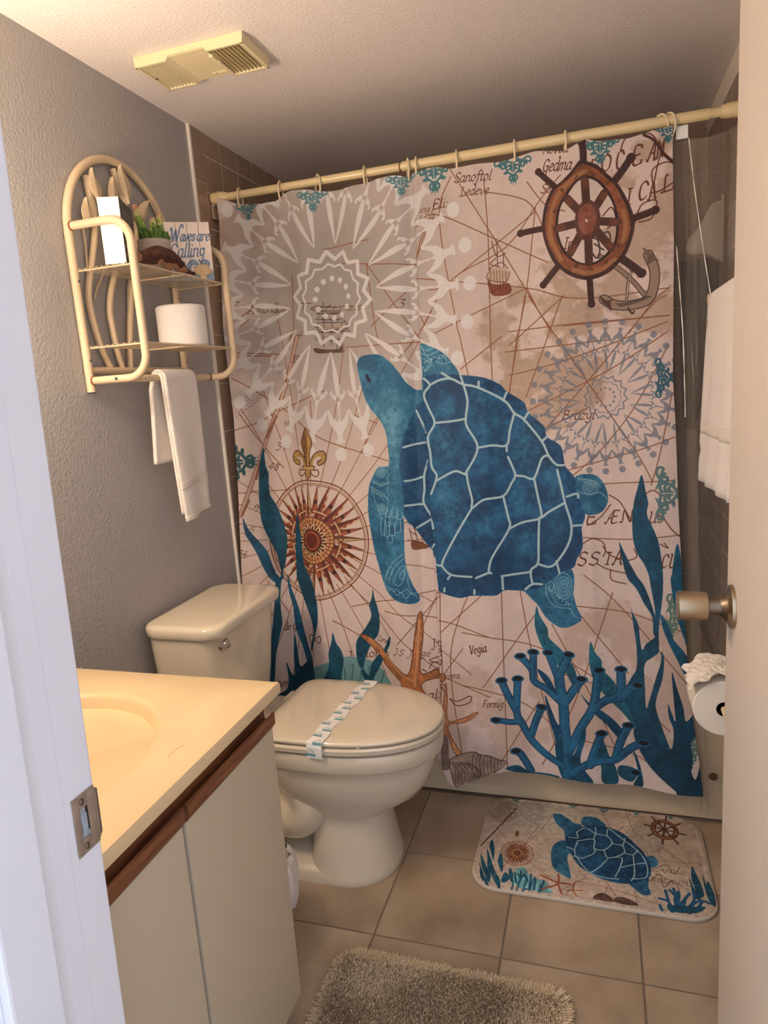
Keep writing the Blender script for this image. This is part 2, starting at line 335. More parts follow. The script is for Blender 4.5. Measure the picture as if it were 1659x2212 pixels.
        for k in range(8):
            a = (k+.5)*math.pi/4; s.stroke('d6bb8c', w(4), arc(.5, a-.22, a+.22, 6)); s.stroke(B, w(1.3), arc(.53, a-.22, a+.22, 6)); s.stroke(B, w(1.3), arc(.47, a-.22, a+.22, 6))
        def disc(r, c, t=0): s.poly(c, [arc(r)[:-2]], t, 0)
        disc(.40, '6f3324', 2); disc(.385, 'dba268', 1); disc(.335, '6f3324', 2); disc(.325, 'd89b62', 1); disc(.275, '5f2c20', 2)
        for k in range(36):
            a = k*2*math.pi/36; s.stroke('6f3324', w(2), [*pt(.28, a), *pt(.395, a)], 0)
        for k in range(14):
            a = k*2*math.pi/14; s.stroke('e2c694', w(3.6), [*pt(.21, a-.13), *pt(.255, a-.1), *pt(.265, a), *pt(.255, a+.1), *pt(.21, a+.13)])
        disc(.165, '93402a', 2); disc(.12, '6e2c20', 2)
        for k in range(22): s.ell(*pt(.145, k*.2856), 1.7*f, 1.7*f, 'c87b50')
    def orn(s, cx, cy, h, col, fl):
        k = h/100
        def q(L, sg): return [v for x, y in L for v in ((cx+sg*x*k, cy+y*k) if not fl else (cx+y*k*.8-20*k, cy+30*k+sg*x*k*.9))]
        for sg in (-1, 1):
            s.stroke(col, 7.5*k, q([(0, 60), (22, 42), (26, 26), (14, 20), (8, 30), (16, 34)], sg)); s.stroke(col, 7.5*k, q([(4, 10), (30, 4), (46, 14), (44, 28), (32, 26), (34, 18)], sg))
            s.stroke(col, 6.5*k, q([(40, 6), (60, -4), (74, 4), (70, 16), (60, 12)], sg)); s.poly(col, [q([(10, -8), (26, -2), (40, 12), (28, 26), (22, 8)], sg)]); s.poly(col, [q([(48, 0), (60, 14), (56, 26), (48, 14)], sg)]); s.poly(col, [q([(14, 44), (30, 40), (40, 48), (28, 52)], sg)]); s.poly(col, [q([(2, 14), (12, 20), (10, 36), (2, 48)], sg)])
            s.stroke(col, 7*k, q([(0, 66), (12, 60), (16, 72), (6, 80)], sg))
        s.poly(col, [q([(-6, 58), (0, 52), (6, 58), (12, 92), (3, 82), (0, 100), (-3, 82), (-12, 92)], 1)])
    def lace(s, cx, cy, r, n, col):
        s.stroke(col, 1.7, [v for k in range(24) for v in (cx+r*.05*k*.5*math.cos(k*.55), cy+r*.05*k*.5*math.sin(k*.55))])
        for k in range(n):
            a = k*2*math.pi/n; s.stroke(col, 1.3, [cx+r*.45*math.cos(a), cy+r*.45*math.sin(a), cx+r*.78*math.cos(a), cy+r*.78*math.sin(a)], 0)
            s.stroke(col, 1.3, [v for d, e in ((0, .8), (.5, 1.02), (1, .8)) for v in (cx+r*e*math.cos(a+d*2*math.pi/n), cy+r*e*math.sin(a+d*2*math.pi/n))])
    def wheel(s, cx, cy, rx, ry):
        ring = lambda r: [v for k in range(36) for v in (cx+rx*r*math.cos(k*.1745), cy+ry*r*math.sin(k*.1745))]
        for k in range(8):
            a = k*math.pi/4+.2; s.stroke('4a2e28', 5, [cx, cy, cx+rx*1.5*math.cos(a), cy+ry*1.5*math.sin(a)], 0)
        s.poly('4a2e28', [ring(1.03), ring(.66)], 2, 0); s.poly('8f5a38', [ring(.97), ring(.74)], 4, 0); s.ell(cx, cy, rx*.25, ry*.25, '6d4238', 2)
    def run(s, ops):
        for o in ops:
            k = o[0]
            if k == 'P': s.poly(o[1], o[4], o[2], o[3])
            elif k == 'S': s.stroke(o[1], o[2], o[5], o[3])
            elif k == 'St': s.stroke(o[3], o[2], o[1], tex=3); s.stroke(o[4], o[2]*.35, [v-(2 if i % 2 else 3) for i, v in enumerate(o[1])], al=.6)
            elif k == 'dot': s.ell(o[1], o[2], o[3], o[3], o[4])
            elif k == 'ell': s.ell(*o[1:])
            elif k == 'stain': s.blob(*o[1:], False)
            elif k == 'glow': s.blob(*o[1:], True)
            elif k == 'text': s.text(*o[1:])
            else: getattr(s, k)(*o[1:])
    def image(s, name):
        im = bpy.data.images.new(name, s.W, s.H, alpha=False); a = np.ones((s.H, s.W, 4), np.float32)
        a[..., :3] = np.clip(s.img[::-1], 0, 1); im.pixels.foreach_set(a.ravel()); im.update(); im.pack(); return im
def print_mat(name, im, rough=.75, bump=0, bscale=300, sheen=0):
    m = mat(name, 'ffffff', rough, bump=bump, bscale=bscale, sheen=sheen); nt = m.node_tree
    t = nt.nodes.new('ShaderNodeTexImage'); t.image = im; t.extension = 'EXTEND'; uv = nt.nodes.new('ShaderNodeUVMap'); uv.uv_map = 'print'
    nt.links.new(uv.outputs[0], t.inputs[0]); nt.links.new(t.outputs[0], nt.nodes['Principled BSDF'].inputs['Base Color']); return m
def set_uv(o, fn):
    """fn: local vertex coordinate array -> uv array"""
    me = o.data; V = np.empty(len(me.vertices)*3); me.vertices.foreach_get('co', V); uv = fn(V.reshape(-1, 3))
    li = np.empty(len(me.loops), int); me.loops.foreach_get('vertex_index', li)
    me.uv_layers.new(name='print').data.foreach_set('uv', uv[li].astype(np.float32).ravel())
LEAVES=[[(-479, 1852), (-472, 1840), (-460, 1822), (-451, 1806), (-458, 1786), (-470, 1774), (-476, 1785), (-485, 1798), (-490, 1815), (-487, 1836)], [(-369, 1888), (-351, 1871), (-334, 1850), (-335, 1830), (-344, 1811), (-353, 1798), (-363, 1812), (-375, 1832), (-378, 1853), (-376, 1873)], [(-406, 1850), (-397, 1840), (-390, 1823), (-391, 1809), (-411, 1796), (-425, 1801), (-424, 1818), (-416, 1836)], [(-513, 1779), (-506, 1765), (-501, 1745), (-498, 1730), (-506, 1718), (-523, 1715), (-529, 1729), (-531, 1747), (-523, 1764)], [(-266, 1825), (-272, 1804), (-282, 1781), (-297, 1768), (-315, 1762), (-321, 1776), (-316, 1794), (-297, 1811)]]
STEMS=[([(-493, 1385), (-513, 1421), (-527, 1462), (-536, 1505), (-539, 1545), (-533, 1577), (-519, 1613), (-497, 1670), (-483, 1712), (-478, 1750), (-480, 1776), (-486, 1795), (-490, 1833)], 9), ([(-451, 1385), (-462, 1428), (-468, 1479), (-470, 1523), (-458, 1566), (-436, 1608), (-406, 1656), (-378, 1703), (-359, 1749), (-355, 1797), (-368, 1834), (-385, 1876)], 9), ([(-421, 1385), (-408, 1456), (-394, 1515), (-377, 1574), (-361, 1625), (-337, 1695), (-318, 1761)], 9), ([(-520, 1716), (-518, 1690), (-520, 1653), (-526, 1610)], 3), ([(-516, 1550), (-495, 1584), (-472, 1613), (-444, 1665), (-410, 1799)], 3), ([(-391, 1544), (-377, 1600), (-347, 1650)], 3)]
CTOP=[(39, 24), (96, 47), (139, 55), (181, 60), (229, 56), (253, 42), (272, 37), (336, 44), (399, 54), (443, 56), (478, 52), (522, 50), (552, 44), (586, 44), (615, 46), (648, 53), (665, 45), (721, 38), (769, 51), (850, 50), (908, 54), (1000, 41), (1077, 54), (1116, 39), (1132, 35), (1164, 44), (1238, 48), (1304, 39), (1345, 38)]
CBOT=[(682, 1796), (700, 1843), (721, 1862), (751, 1849), (795, 1832), (838, 1813), (878, 1805), (936, 1811), (1018, 1814), (1124, 1811), (1227, 1811), (1327, 1818), (1420, 1823)]
CRIGHT=[(1343, 47), (1346, 291), (1343, 645), (1349, 767), (1357, 1016), (1369, 1272), (1385, 1535), (1420, 1823)]
CLEFT=[(36, 36), (16, 401), (25, 695), (23, 921), (13, 1238)]
CFOLD=[(659, 36), (662, 331), (661, 568), (667, 867), (676, 1148), (683, 1334)]
ART=[
('stain',1010,560,230,330,'b99a80',0.8,5),
('stain',1290,330,170,330,'bb9d84',0.75,9),
('stain',430,260,120,180,'b28d75',0.5,13),
('stain',120,120,130,120,'a98472',0.5,3),
('stain',1250,1500,330,330,'c09c82',0.45,7),
('stain',820,1650,300,200,'c3a48c',0.45,11),
('stain',410,330,420,480,'a9a29c',0.98,-1),
('S','98603f',2.2,1,0,[427,1098,542,1098,644,1098]),
('S','98603f',2.2,1,0,[422,1131,609,1174,778,1216]),
('S','98603f',2.2,1,0,[412,1163,549,1230,673,1295]),
('S','98603f',2.2,1,0,[397,1193,596,1354,780,1510]),
('S','98603f',2.2,1,0,[377,1219,456,1315,525,1410]),
('S','98603f',2.2,1,0,[352,1241,455,1435,547,1628]),
('S','98603f',2.2,1,0,[325,1257,379,1428,423,1599]),
('S','98603f',2.2,1,0,[296,1268,332,1572,360,1884]),
('S','98603f',2.2,1,0,[266,1272,261,1414,247,1560]),
('S','98603f',2.2,1,0,[236,1269,184,1512,119,1765]),
('S','98603f',2.2,1,0,[207,1260,137,1439,55,1625]),
('S','98603f',2.2,1,0,[181,1244,87,1400,-21,1563]),
('S','98603f',2.2,1,0,[158,1222,82,1313,-8,1406]),
('S','98603f',2.2,1,0,[141,1196,77,1248,0,1302]),
('S','98603f',2.2,1,0,[128,1165,73,1194,7,1224]),
('S','98603f',2.2,1,0,[122,1132,72,1145,12,1158]),
('S','98603f',2.2,1,0,[121,1098,75,1098,17,1098]),
('S','98603f',2.2,1,0,[127,1064,80,1051,22,1038]),
('S','98603f',2.2,1,0,[138,1031,88,1002,27,973]),
('S','98603f',2.2,1,0,[155,1001,100,950,34,898]),
('S','98603f',2.2,1,0,[176,975,114,889,42,801]),
('S','98603f',2.2,1,0,[202,954,133,806,53,657]),
('S','98603f',2.2,1,0,[229,939,186,771,134,603]),
('S','98603f',2.2,1,0,[259,930,233,640,199,355]),
('S','98603f',2.2,1,0,[288,927,302,793,306,661]),
('S','98603f',2.2,1,0,[318,931,374,711,419,498]),
('S','98603f',2.2,1,0,[345,942,416,781,476,626]),
('S','98603f',2.2,1,0,[370,958,523,724,657,505]),
('S','98603f',2.2,1,0,[391,979,479,887,555,798]),
('S','98603f',2.2,1,0,[408,1005,574,883,723,769]),
('S','98603f',2.2,1,0,[419,1034,562,968,689,906]),
('S','98603f',2.2,1,0,[426,1065,667,1011,883,960]),
('S','98603f',2.8,1,0,[917,507,1094,502,1333,503]),
('S','98603f',2.8,1,0,[973,416,1126,660,1249,854,1291,937]),
('S','98603f',2.8,1,0,[1325,452,1283,482,1126,660,1015,779]),
('S','98603f',2.8,1,0,[916,545,1068,425]),
('S','98603f',2.8,1,0,[1064,425,959,692]),
('S','98603f',2.8,1,0,[963,414,912,675]),
('S','98603f',2.8,1,0,[914,628,1085,594,1328,519]),
('S','98603f',2.8,1,0,[966,729,1187,630,1331,543]),
('S','98603f',2.8,1,0,[1083,916,1157,850,1246,738,1331,580]),
('S','98603f',2.8,1,0,[1026,911,1249,854,1347,820]),
('S','98603f',2.8,1,0,[1121,943,1344,936]),
('S','98603f',2.8,1,0,[1341,703,1311,860,1288,947]),
('S','98603f',2.8,1,0,[1015,779,1125,731]),
('S','98603f',2.8,1,0,[1109,1090,1223,1097,1363,1083]),
('S','98603f',2.8,1,0,[757,1272,783,1232,798,1203]),
('S','98603f',2.8,1,0,[753,1378,943,1411,1078,1462,1209,1549]),
('S','98603f',2.8,1,0,[747,1541,892,1576,1011,1656,1118,1813]),
('S','98603f',2.8,1,0,[874,1202,875,1493,878,1789]),
('S','98603f',2.8,1,0,[928,1253,956,1430,1011,1681,1023,1729]),
('S','98603f',2.8,1,0,[1017,1346,1121,1546,1185,1694]),
('S','98603f',2.8,1,0,[1186,1248,1076,1578,981,1781]),
('S','98603f',2.8,1,0,[1109,1198,1181,1261,1278,1373,1393,1518]),
('S','98603f',2.8,1,0,[1081,1287,1232,1306,1364,1351]),
('S','98603f',2.8,1,0,[1081,1292,1226,1482]),
('S','98603f',2.8,1,0,[968,1324,811,1547]),
('S','98603f',2.8,1,0,[1092,1683,1250,1722,1356,1806]),
('S','98603f',2.8,1,0,[1015,1485,1209,1539,1335,1638]),
('S','98603f',2.8,1,0,[837,1814,976,1585]),
('S','98603f',2.8,1,0,[383,1234,573,1417,680,1508,832,1575]),
('S','98603f',2.8,1,0,[509,1323,682,1341,837,1391]),
('S','98603f',2.8,1,0,[690,1265,549,1423]),
('S','98603f',2.8,1,0,[693,1205,688,1379,690,1507,673,1683]),
('S','98603f',2.8,1,0,[754,1428,695,1507]),
('S','98603f',2.8,1,0,[112,1234,175,1343]),
('S','98603f',2.8,1,0,[789,1231,716,1449,742,1751]),
('S','98603f',2.8,1,0,[690,1378,842,1239]),
('S','98603f',2.8,1,0,[334,1358,424,1414]),
('S','98603f',2.8,1,0,[661,194,719,164,873,245,1027,332]),
('S','98603f',2.8,1,0,[768,71,730,180,774,498]),
('S','98603f',2.8,1,0,[769,54,902,283,1035,522]),
('S','98603f',2.8,1,0,[720,133,657,288]),
('S','98603f',2.8,1,0,[860,91,867,250,865,506]),
('S','98603f',2.8,1,0,[655,333,755,352,969,393,1104,436,1334,433]),
('S','98603f',2.8,1,0,[691,369,755,352,996,194]),
('S','98603f',2.8,1,0,[661,488,755,352,913,279,1008,168,1065,111]),
('S','98603f',2.8,1,0,[705,492,969,393]),
('S','98603f',2.8,1,0,[969,393,1002,465]),
('S','98603f',2.8,1,0,[942,513,969,393,997,183]),
('S','98603f',2.8,1,0,[976,114,1025,182,1075,205]),
('S','98603f',2.8,1,0,[1334,433,1293,466,1234,540]),
('S','98603f',2.8,1,0,[1064,505,1334,503]),
('S','98603f',2.8,1,0,[652,407,686,490]),
('S','98603f',2.8,1,0,[865,125,974,163,1018,242]),
('S','98603f',2.8,1,0,[659,287,674,230,701,180]),
('S','98603f',2.8,1,0,[505,273,525,468,545,519]),
('S','98603f',2.8,1,0,[417,262,662,295]),
('S','98603f',2.8,1,0,[371,216,513,206]),
('S','98603f',2.8,1,0,[505,273,657,504]),
('S','98603f',2.8,1,0,[509,455,660,342]),
('S','98603f',2.8,1,0,[49,434,107,396]),
('S','98603f',2.8,1,0,[41,407,109,370]),
('S','98603f',2.8,1,0,[265,281,255,554]),
('S','98603f',2.8,1,0,[425,509,661,513]),
('S','98603f',2.8,1,0,[49,495,210,512]),
('S','98603f',2.8,1,0,[591,559,663,481,698,429]),
('S','98603f',2.8,1,0,[28,740,121,716,177,691,348,634]),
('S','98603f',2.8,1,0,[54,684,99,756,191,867]),
('S','98603f',2.8,1,0,[48,505,181,515]),
('S','98603f',2.8,1,0,[40,573,179,663,338,783,459,828,549,855]),
('S','98603f',2.8,1,0,[459,828,501,744,549,693]),
('S','98603f',2.8,1,0,[33,941,204,937]),
('S','98603f',2.8,1,0,[680,1052,536,1035]),
('S','98603f',2.8,1,0,[420,705,514,741]),
('S','98603f',2.8,1,0,[776,498,799,620]),
('S','98603f',2.8,1,0,[865,506,866,638]),
('S','98603f',2.8,1,0,[940,513,914,672]),
('S','98603f',2.8,1,0,[904,562,1189,552]),
('S','98603f',2.8,1,0,[896,518,777,600]),
('S','98603f',2.8,1,0,[397,1315,655,1258,690,1258]),
('S','98603f',2.8,1,0,[685,1253,609,1410]),
('S','7d4a34',14,1,0,[269,464,209,625,128,799,36,1014]),
('S','d2b09c',10,1,0,[269,464,209,625,128,799,36,1014]),
('S','9b6b52',9,1,0,[250,447,236,492]),
('S','9b6b52',9,1,0,[220,586,210,609]),
('S','9b6b52',9,1,0,[178,703,140,766]),
('S','9b6b52',9,1,0,[110,847,95,897]),
('S','9b6b52',9,1,0,[66,967,41,1014]),
('dot',36,667,1.6,'8a5a46'),
('dot',40,677,1.6,'8a5a46'),
('dot',43,687,1.6,'8a5a46'),
('dot',47,697,1.6,'8a5a46'),
('dot',42,661,1.6,'8a5a46'),
('dot',45,671,1.6,'8a5a46'),
('dot',48,681,1.6,'8a5a46'),
('dot',52,691,1.6,'8a5a46'),
('dot',48,659,1.6,'8a5a46'),
('dot',52,669,1.6,'8a5a46'),
('dot',55,679,1.6,'8a5a46'),
('dot',58,689,1.6,'8a5a46'),
('dot',54,653,1.6,'8a5a46'),
('dot',57,663,1.6,'8a5a46'),
('dot',60,673,1.6,'8a5a46'),
('dot',64,683,1.6,'8a5a46'),
('dot',60,651,1.6,'8a5a46'),
('dot',64,661,1.6,'8a5a46'),
('dot',67,671,1.6,'8a5a46'),
('dot',70,681,1.6,'8a5a46'),
('dot',65,645,1.6,'8a5a46'),
('dot',69,655,1.6,'8a5a46'),
('dot',72,665,1.6,'8a5a46'),
('dot',75,675,1.6,'8a5a46'),
('dot',72,643,1.6,'8a5a46'),
('dot',75,653,1.6,'8a5a46'),
('dot',79,663,1.6,'8a5a46'),
('dot',82,673,1.6,'8a5a46'),
('dot',77,637,1.6,'8a5a46'),
('dot',80,647,1.6,'8a5a46'),
('dot',84,657,1.6,'8a5a46'),
('dot',87,667,1.6,'8a5a46'),
('dot',84,635,1.6,'8a5a46'),
('dot',87,645,1.6,'8a5a46'),
('dot',90,655,1.6,'8a5a46'),
('dot',94,665,1.6,'8a5a46'),
('dot',89,629,1.6,'8a5a46'),
('dot',92,639,1.6,'8a5a46'),
('dot',95,649,1.6,'8a5a46'),
('dot',99,659,1.6,'8a5a46'),
('dot',95,627,1.6,'8a5a46'),
('dot',99,637,1.6,'8a5a46'),
('dot',102,647,1.6,'8a5a46'),
('dot',105,657,1.6,'8a5a46'),
('dot',100,622,1.6,'8a5a46'),
('dot',104,632,1.6,'8a5a46'),
('dot',107,642,1.6,'8a5a46'),
('dot',110,651,1.6,'8a5a46'),
('dot',107,620,1.6,'8a5a46'),
('dot',110,630,1.6,'8a5a46'),
('dot',114,640,1.6,'8a5a46'),
('dot',117,649,1.6,'8a5a46'),
('dot',112,614,1.6,'8a5a46'),
('dot',115,624,1.6,'8a5a46'),
('dot',119,634,1.6,'8a5a46'),
('dot',122,644,1.6,'8a5a46'),
('dot',119,612,1.6,'8a5a46'),
('dot',122,622,1.6,'8a5a46'),
('dot',125,632,1.6,'8a5a46'),
('dot',129,642,1.6,'8a5a46'),
('dot',124,606,1.6,'8a5a46'),
('dot',127,616,1.6,'8a5a46'),
('dot',130,626,1.6,'8a5a46'),
('dot',134,636,1.6,'8a5a46'),
('dot',130,604,1.6,'8a5a46'),
('dot',133,614,1.6,'8a5a46'),
('dot',137,624,1.6,'8a5a46'),
('dot',140,634,1.6,'8a5a46'),
('dot',135,599,1.6,'8a5a46'),
('dot',138,608,1.6,'8a5a46'),
('dot',142,618,1.6,'8a5a46'),
('dot',145,628,1.6,'8a5a46'),
('text','Sanoftol',777,88,879,95,25,'6f3f2c',0.155),
('text','Ledeve',791,126,872,130,23,'6f3f2c',0.155),
('text','ging',663,154,704,155,17,'6f3f2c',0.155),
('text','Eli:',710,149,756,149,25,'6f3f2c',0.155),
('text','land:',669,185,717,187,22,'6f3f2c',0.155),
('text','Rovelt',1019,51,1086,58,23,'6f3f2c',0.155),
('text','Gedma',1016,95,1092,101,29,'6f3f2c',0.155),
('text','So',1012,150,1038,151,23,'6f3f2c',0.155),
('text','In',1068,303,1096,304,29,'6f3f2c',0.155),
('text','O',1167,119,1192,117,40,'6f3f2c',0.155),
('text','C',1203,119,1224,117,43,'6f3f2c',0.155),
('text','E',1243,115,1269,112,43,'6f3f2c',0.155),
('text','A',1281,109,1302,108,42,'6f3f2c',0.155),
('text','N',1302,107,1322,105,39,'6f3f2c',0.155),
('text','I',1229,211,1242,210,39,'6f3f2c',0.155),
('text','C',1257,204,1281,203,43,'6f3f2c',0.155),
('text','A',1283,207,1304,203,39,'6f3f2c',0.155),
('text','L',1314,194,1345,190,40,'6f3f2c',0.155),
('text','Brazyl',1056,759,1143,762,25,'6f3f2c',0.155),
('text','E',1114,1052,1143,1052,37,'6f3f2c',0.155),
('text','Æ',1167,1051,1201,1051,35,'6f3f2c',0.155),
('text','N',1206,1049,1240,1048,33,'6f3f2c',0.155),
('text','U',1279,1050,1299,1050,29,'6f3f2c',0.155),
('text','S',1301,1050,1321,1047,28,'6f3f2c',0.155),
('text','S',1091,1172,1118,1169,38,'6f3f2c',0.155),
('text','S',1122,1170,1150,1168,36,'6f3f2c',0.155),
('text','I',1166,1168,1178,1168,34,'6f3f2c',0.155),
('text','A',1185,1168,1212,1166,38,'6f3f2c',0.155),
('text','C',1310,1173,1327,1173,36,'6f3f2c',0.155),
('text','U',1329,1173,1347,1173,36,'6f3f2c',0.155),
('text','53',243,537,263,543,22,'6f3f2c',0.155),
('text','4',271,466,290,468,19,'6f3f2c',0.155),
('text','50',200,733,219,730,14,'6f3f2c',0.155),
('text','39',168,806,205,807,21,'6f3f2c',0.155),
('text','48',137,867,173,874,23,'6f3f2c',0.155),
('text','9',76,1001,98,1002,22,'6f3f2c',0.155),
('text','35',34,1070,79,1070,17,'6f3f2c',0.155),
('text','34',20,1149,47,1151,22,'6f3f2c',0.155),
('text','7',53,356,73,358,21,'6f3f2c',0.155),
('text','Armondos',102,378,231,385,24,'6f3f2c',0.155),
('text','Terires',276,387,488,405,21,'6f3f2c',0.155),
('text','3',598,409,617,411,24,'6f3f2c',0.155),
('text','Vegia',774,1446,826,1434,26,'6f3f2c',0.155),
('text','Formig',808,1607,870,1605,22,'6f3f2c',0.155),
('text','rcera',697,1524,742,1519,18,'6f3f2c',0.155),
('text','J: Flores',374,1489,517,1471,26,'6f3f2c',0.155),
('text','Corvo',475,1424,516,1428,18,'6f3f2c',0.155),
('text','J:S. Jorge',536,1454,649,1462,20,'6f3f2c',0.155),
('text','J:G',655,1435,691,1429,25,'6f3f2c',0.155),
('text','al:',633,1599,678,1594,29,'6f3f2c',0.155),
('text','R',676,1562,697,1561,24,'6f3f2c',0.155),
('text','de Ga',152,1400,207,1400,24,'6f3f2c',0.155),
('text','Am',119,1593,158,1586,20,'6f3f2c',0.155),
('S','7a452f',3,1,0,[1180,973,1207,992,1230,1032,1244,1054]),
('S','7a452f',3,1,0,[1108,1108,1133,1094,1161,1105,1168,1131,1161,1145]),
('S','7a452f',3,1,0,[1161,1116,1181,1142,1223,1156,1250,1145,1243,1123]),
('S','7a452f',3,1,0,[1143,1164,1174,1182,1222,1193]),
('S','7a452f',3,1,0,[1181,1182,1184,1212,1222,1223]),
('S','7a452f',3,1,0,[1310,1108,1330,1119,1320,1105]),
('S','7a452f',3,1,0,[1120,1057,1155,1035,1183,999]),
('S','7a452f',3,1,0,[1317,1033,1340,1069,1363,1090]),
('S','7a452f',3,1,0,[1268,975,1291,961,1311,976,1308,1001]),
('S','6a3a28',3.2,1,0,[1264,42,1294,50,1320,93,1355,130]),
('S','6a3a28',3.2,1,0,[1217,76,1230,47,1269,38]),
('S','6a3a28',3.2,1,0,[1299,184,1294,136,1325,120,1355,130]),
('S','6a3a28',3.2,1,0,[1252,257,1268,216,1304,211,1293,252,1262,258]),
('S','6a3a28',3.2,1,0,[1320,72,1299,163,1304,190,1350,170]),
('S','6a3a28',3.2,1,0,[1169,95,1147,86,1152,114]),
('S','6a3a28',3.2,1,0,[1172,230,1194,211,1204,245,1183,263]),
('S','4a2a22',6,1,0,[1274,47,1299,64,1325,104,1350,129]),
('S','6f4330',3,1,0,[711,1583,734,1591,772,1574,771,1593,738,1605,720,1597,711,1583]),
('S','6f4330',3,1,0,[648,1471,685,1462,684,1479,651,1478,648,1471]),
('S','6f4330',3,1,0,[645,1500,658,1480,681,1493,657,1504]),
('S','6f4330',3,1,0,[681,1441,690,1435,687,1450]),
('S','6f4330',3,1,0,[243,1417,257,1409,267,1421,289,1410,287,1432,267,1426,250,1437,243,1417]),
('S','6f4330',3,1,0,[623,1502,637,1510]),
('S','53413c',2.2,1,0,[329,505,397,519,420,517]),
('S','53413c',2.2,1,0,[333,516,411,522]),
('S','53413c',2.2,1,0,[334,505,335,518]),
('S','53413c',2.2,1,0,[386,472,413,491,406,520]),
('S','53413c',2.2,1,0,[361,370,355,503]),
('S','53413c',2.2,1,0,[381,377,378,497]),
('S','53413c',2.2,1,0,[405,391,393,514]),
('S','53413c',2.2,1,0,[346,381,401,387]),
('S','53413c',2.2,1,0,[337,418,403,424]),
('S','53413c',2.2,1,0,[333,442,437,452]),
('S','53413c',2.2,1,0,[331,472,400,478]),
('S','53413c',2.2,1,0,[346,385,359,395,400,395]),
('S','53413c',2.2,1,0,[340,401,422,405]),
('S','53413c',2.2,1,0,[343,431,425,434]),
('S','53413c',2.2,1,0,[337,455,441,461]),
('S','53413c',2.2,1,0,[353,486,418,483]),
('S','53413c',2.2,1,0,[421,426,437,452,401,457]),
('P','6b4a3e',2,1,[[327,503,356,509,398,511,412,499,409,520,370,521,333,518]]),
('P','b3a497',1,0,[[349,384,371,383,372,393,370,397,360,393,348,397,351,391]]),
('S','5a4842',1.8,0,0,[349,384,371,383,372,393,370,397,360,393,348,397,351,391,349,384]),
('S','6e5c55',1,0,0,[349,396,351,391]),
('S','6e5c55',1,0,0,[354,396,355,391]),
('S','6e5c55',1,0,0,[358,397,360,392]),
('S','6e5c55',1,0,0,[363,397,364,392]),
('S','6e5c55',1,0,0,[367,398,369,393]),
('P','b3a497',1,0,[[345,403,371,403,373,415,370,422,359,417,344,422,347,413]]),
('S','5a4842',1.8,0,0,[345,403,371,403,373,415,370,422,359,417,344,422,347,413,345,403]),
('S','6e5c55',1,0,0,[345,420,347,413]),
('S','6e5c55',1,0,0,[351,421,353,413]),
('S','6e5c55',1,0,0,[356,421,358,414]),
('S','6e5c55',1,0,0,[362,422,364,414]),
('S','6e5c55',1,0,0,[367,422,369,415]),
('P','b3a497',1,0,[[341,429,372,429,373,443,370,452,357,447,339,451,343,440]]),
('S','5a4842',1.8,0,0,[341,429,372,429,373,443,370,452,357,447,339,451,343,440,341,429]),
('S','6e5c55',1,0,0,[341,450,343,440]),
('S','6e5c55',1,0,0,[348,450,350,441]),
('S','6e5c55',1,0,0,[354,451,356,441]),
('S','6e5c55',1,0,0,[361,452,363,442]),
('S','6e5c55',1,0,0,[367,452,369,443]),
('P','b3a497',1,0,[[336,457,372,458,374,473,370,482,355,477,335,481,340,470]]),
('S','5a4842',1.8,0,0,[336,457,372,458,374,473,370,482,355,477,335,481,340,470,336,457]),
('S','6e5c55',1,0,0,[337,480,340,470]),
('S','6e5c55',1,0,0,[344,480,347,470]),
('S','6e5c55',1,0,0,[352,481,354,471]),
('S','6e5c55',1,0,0,[359,482,362,472]),
('S','6e5c55',1,0,0,[367,482,369,472]),
('P','b3a497',1,0,[[367,385,397,386,399,395,396,400,383,395,366,399,370,393]]),
('S','5a4842',1.8,0,0,[367,385,397,386,399,395,396,400,383,395,366,399,370,393,367,385]),
('S','6e5c55',1,0,0,[368,398,370,393]),
('S','6e5c55',1,0,0,[374,398,376,393]),
('S','6e5c55',1,0,0,[380,399,382,394]),
('S','6e5c55',1,0,0,[387,399,389,394]),
('S','6e5c55',1,0,0,[393,400,395,395]),
('P','b3a497',1,0,[[362,404,398,405,400,418,397,424,381,420,361,423,366,414]]),
('S','5a4842',1.8,0,0,[362,404,398,405,400,418,397,424,381,420,361,423,366,414,362,404]),
('S','6e5c55',1,0,0,[363,422,366,414]),
('S','6e5c55',1,0,0,[371,423,373,415]),
('S','6e5c55',1,0,0,[378,423,381,416]),
('S','6e5c55',1,0,0,[386,424,388,417]),
('S','6e5c55',1,0,0,[393,425,396,417]),
('P','b3a497',1,0,[[357,430,399,432,402,446,398,454,380,449,356,453,361,442]]),
('S','5a4842',1.8,0,0,[357,430,399,432,402,446,398,454,380,449,356,453,361,442,357,430]),
('S','6e5c55',1,0,0,[358,451,361,442]),
('S','6e5c55',1,0,0,[367,452,370,443]),
('S','6e5c55',1,0,0,[376,453,379,444]),
('S','6e5c55',1,0,0,[385,454,388,444]),
('S','6e5c55',1,0,0,[394,455,397,445]),
('P','b3a497',1,0,[[352,459,400,461,403,475,399,484,378,479,351,482,357,471]]),
('S','5a4842',1.8,0,0,[352,459,400,461,403,475,399,484,378,479,351,482,357,471,352,459]),
('S','6e5c55',1,0,0,[353,481,357,471]),
('S','6e5c55',1,0,0,[364,482,367,472]),
('S','6e5c55',1,0,0,[374,483,377,473]),
('S','6e5c55',1,0,0,[384,484,387,474]),
('S','6e5c55',1,0,0,[394,485,397,475]),
('P','b3a497',1,0,[[390,388,413,388,414,397,412,401,402,397,389,401,392,395]]),
('S','5a4842',1.8,0,0,[390,388,413,388,414,397,412,401,402,397,389,401,392,395,390,388]),
('S','6e5c55',1,0,0,[391,400,392,395]),
('S','6e5c55',1,0,0,[396,400,397,395]),
('S','6e5c55',1,0,0,[400,401,402,396]),
('S','6e5c55',1,0,0,[405,401,407,396]),
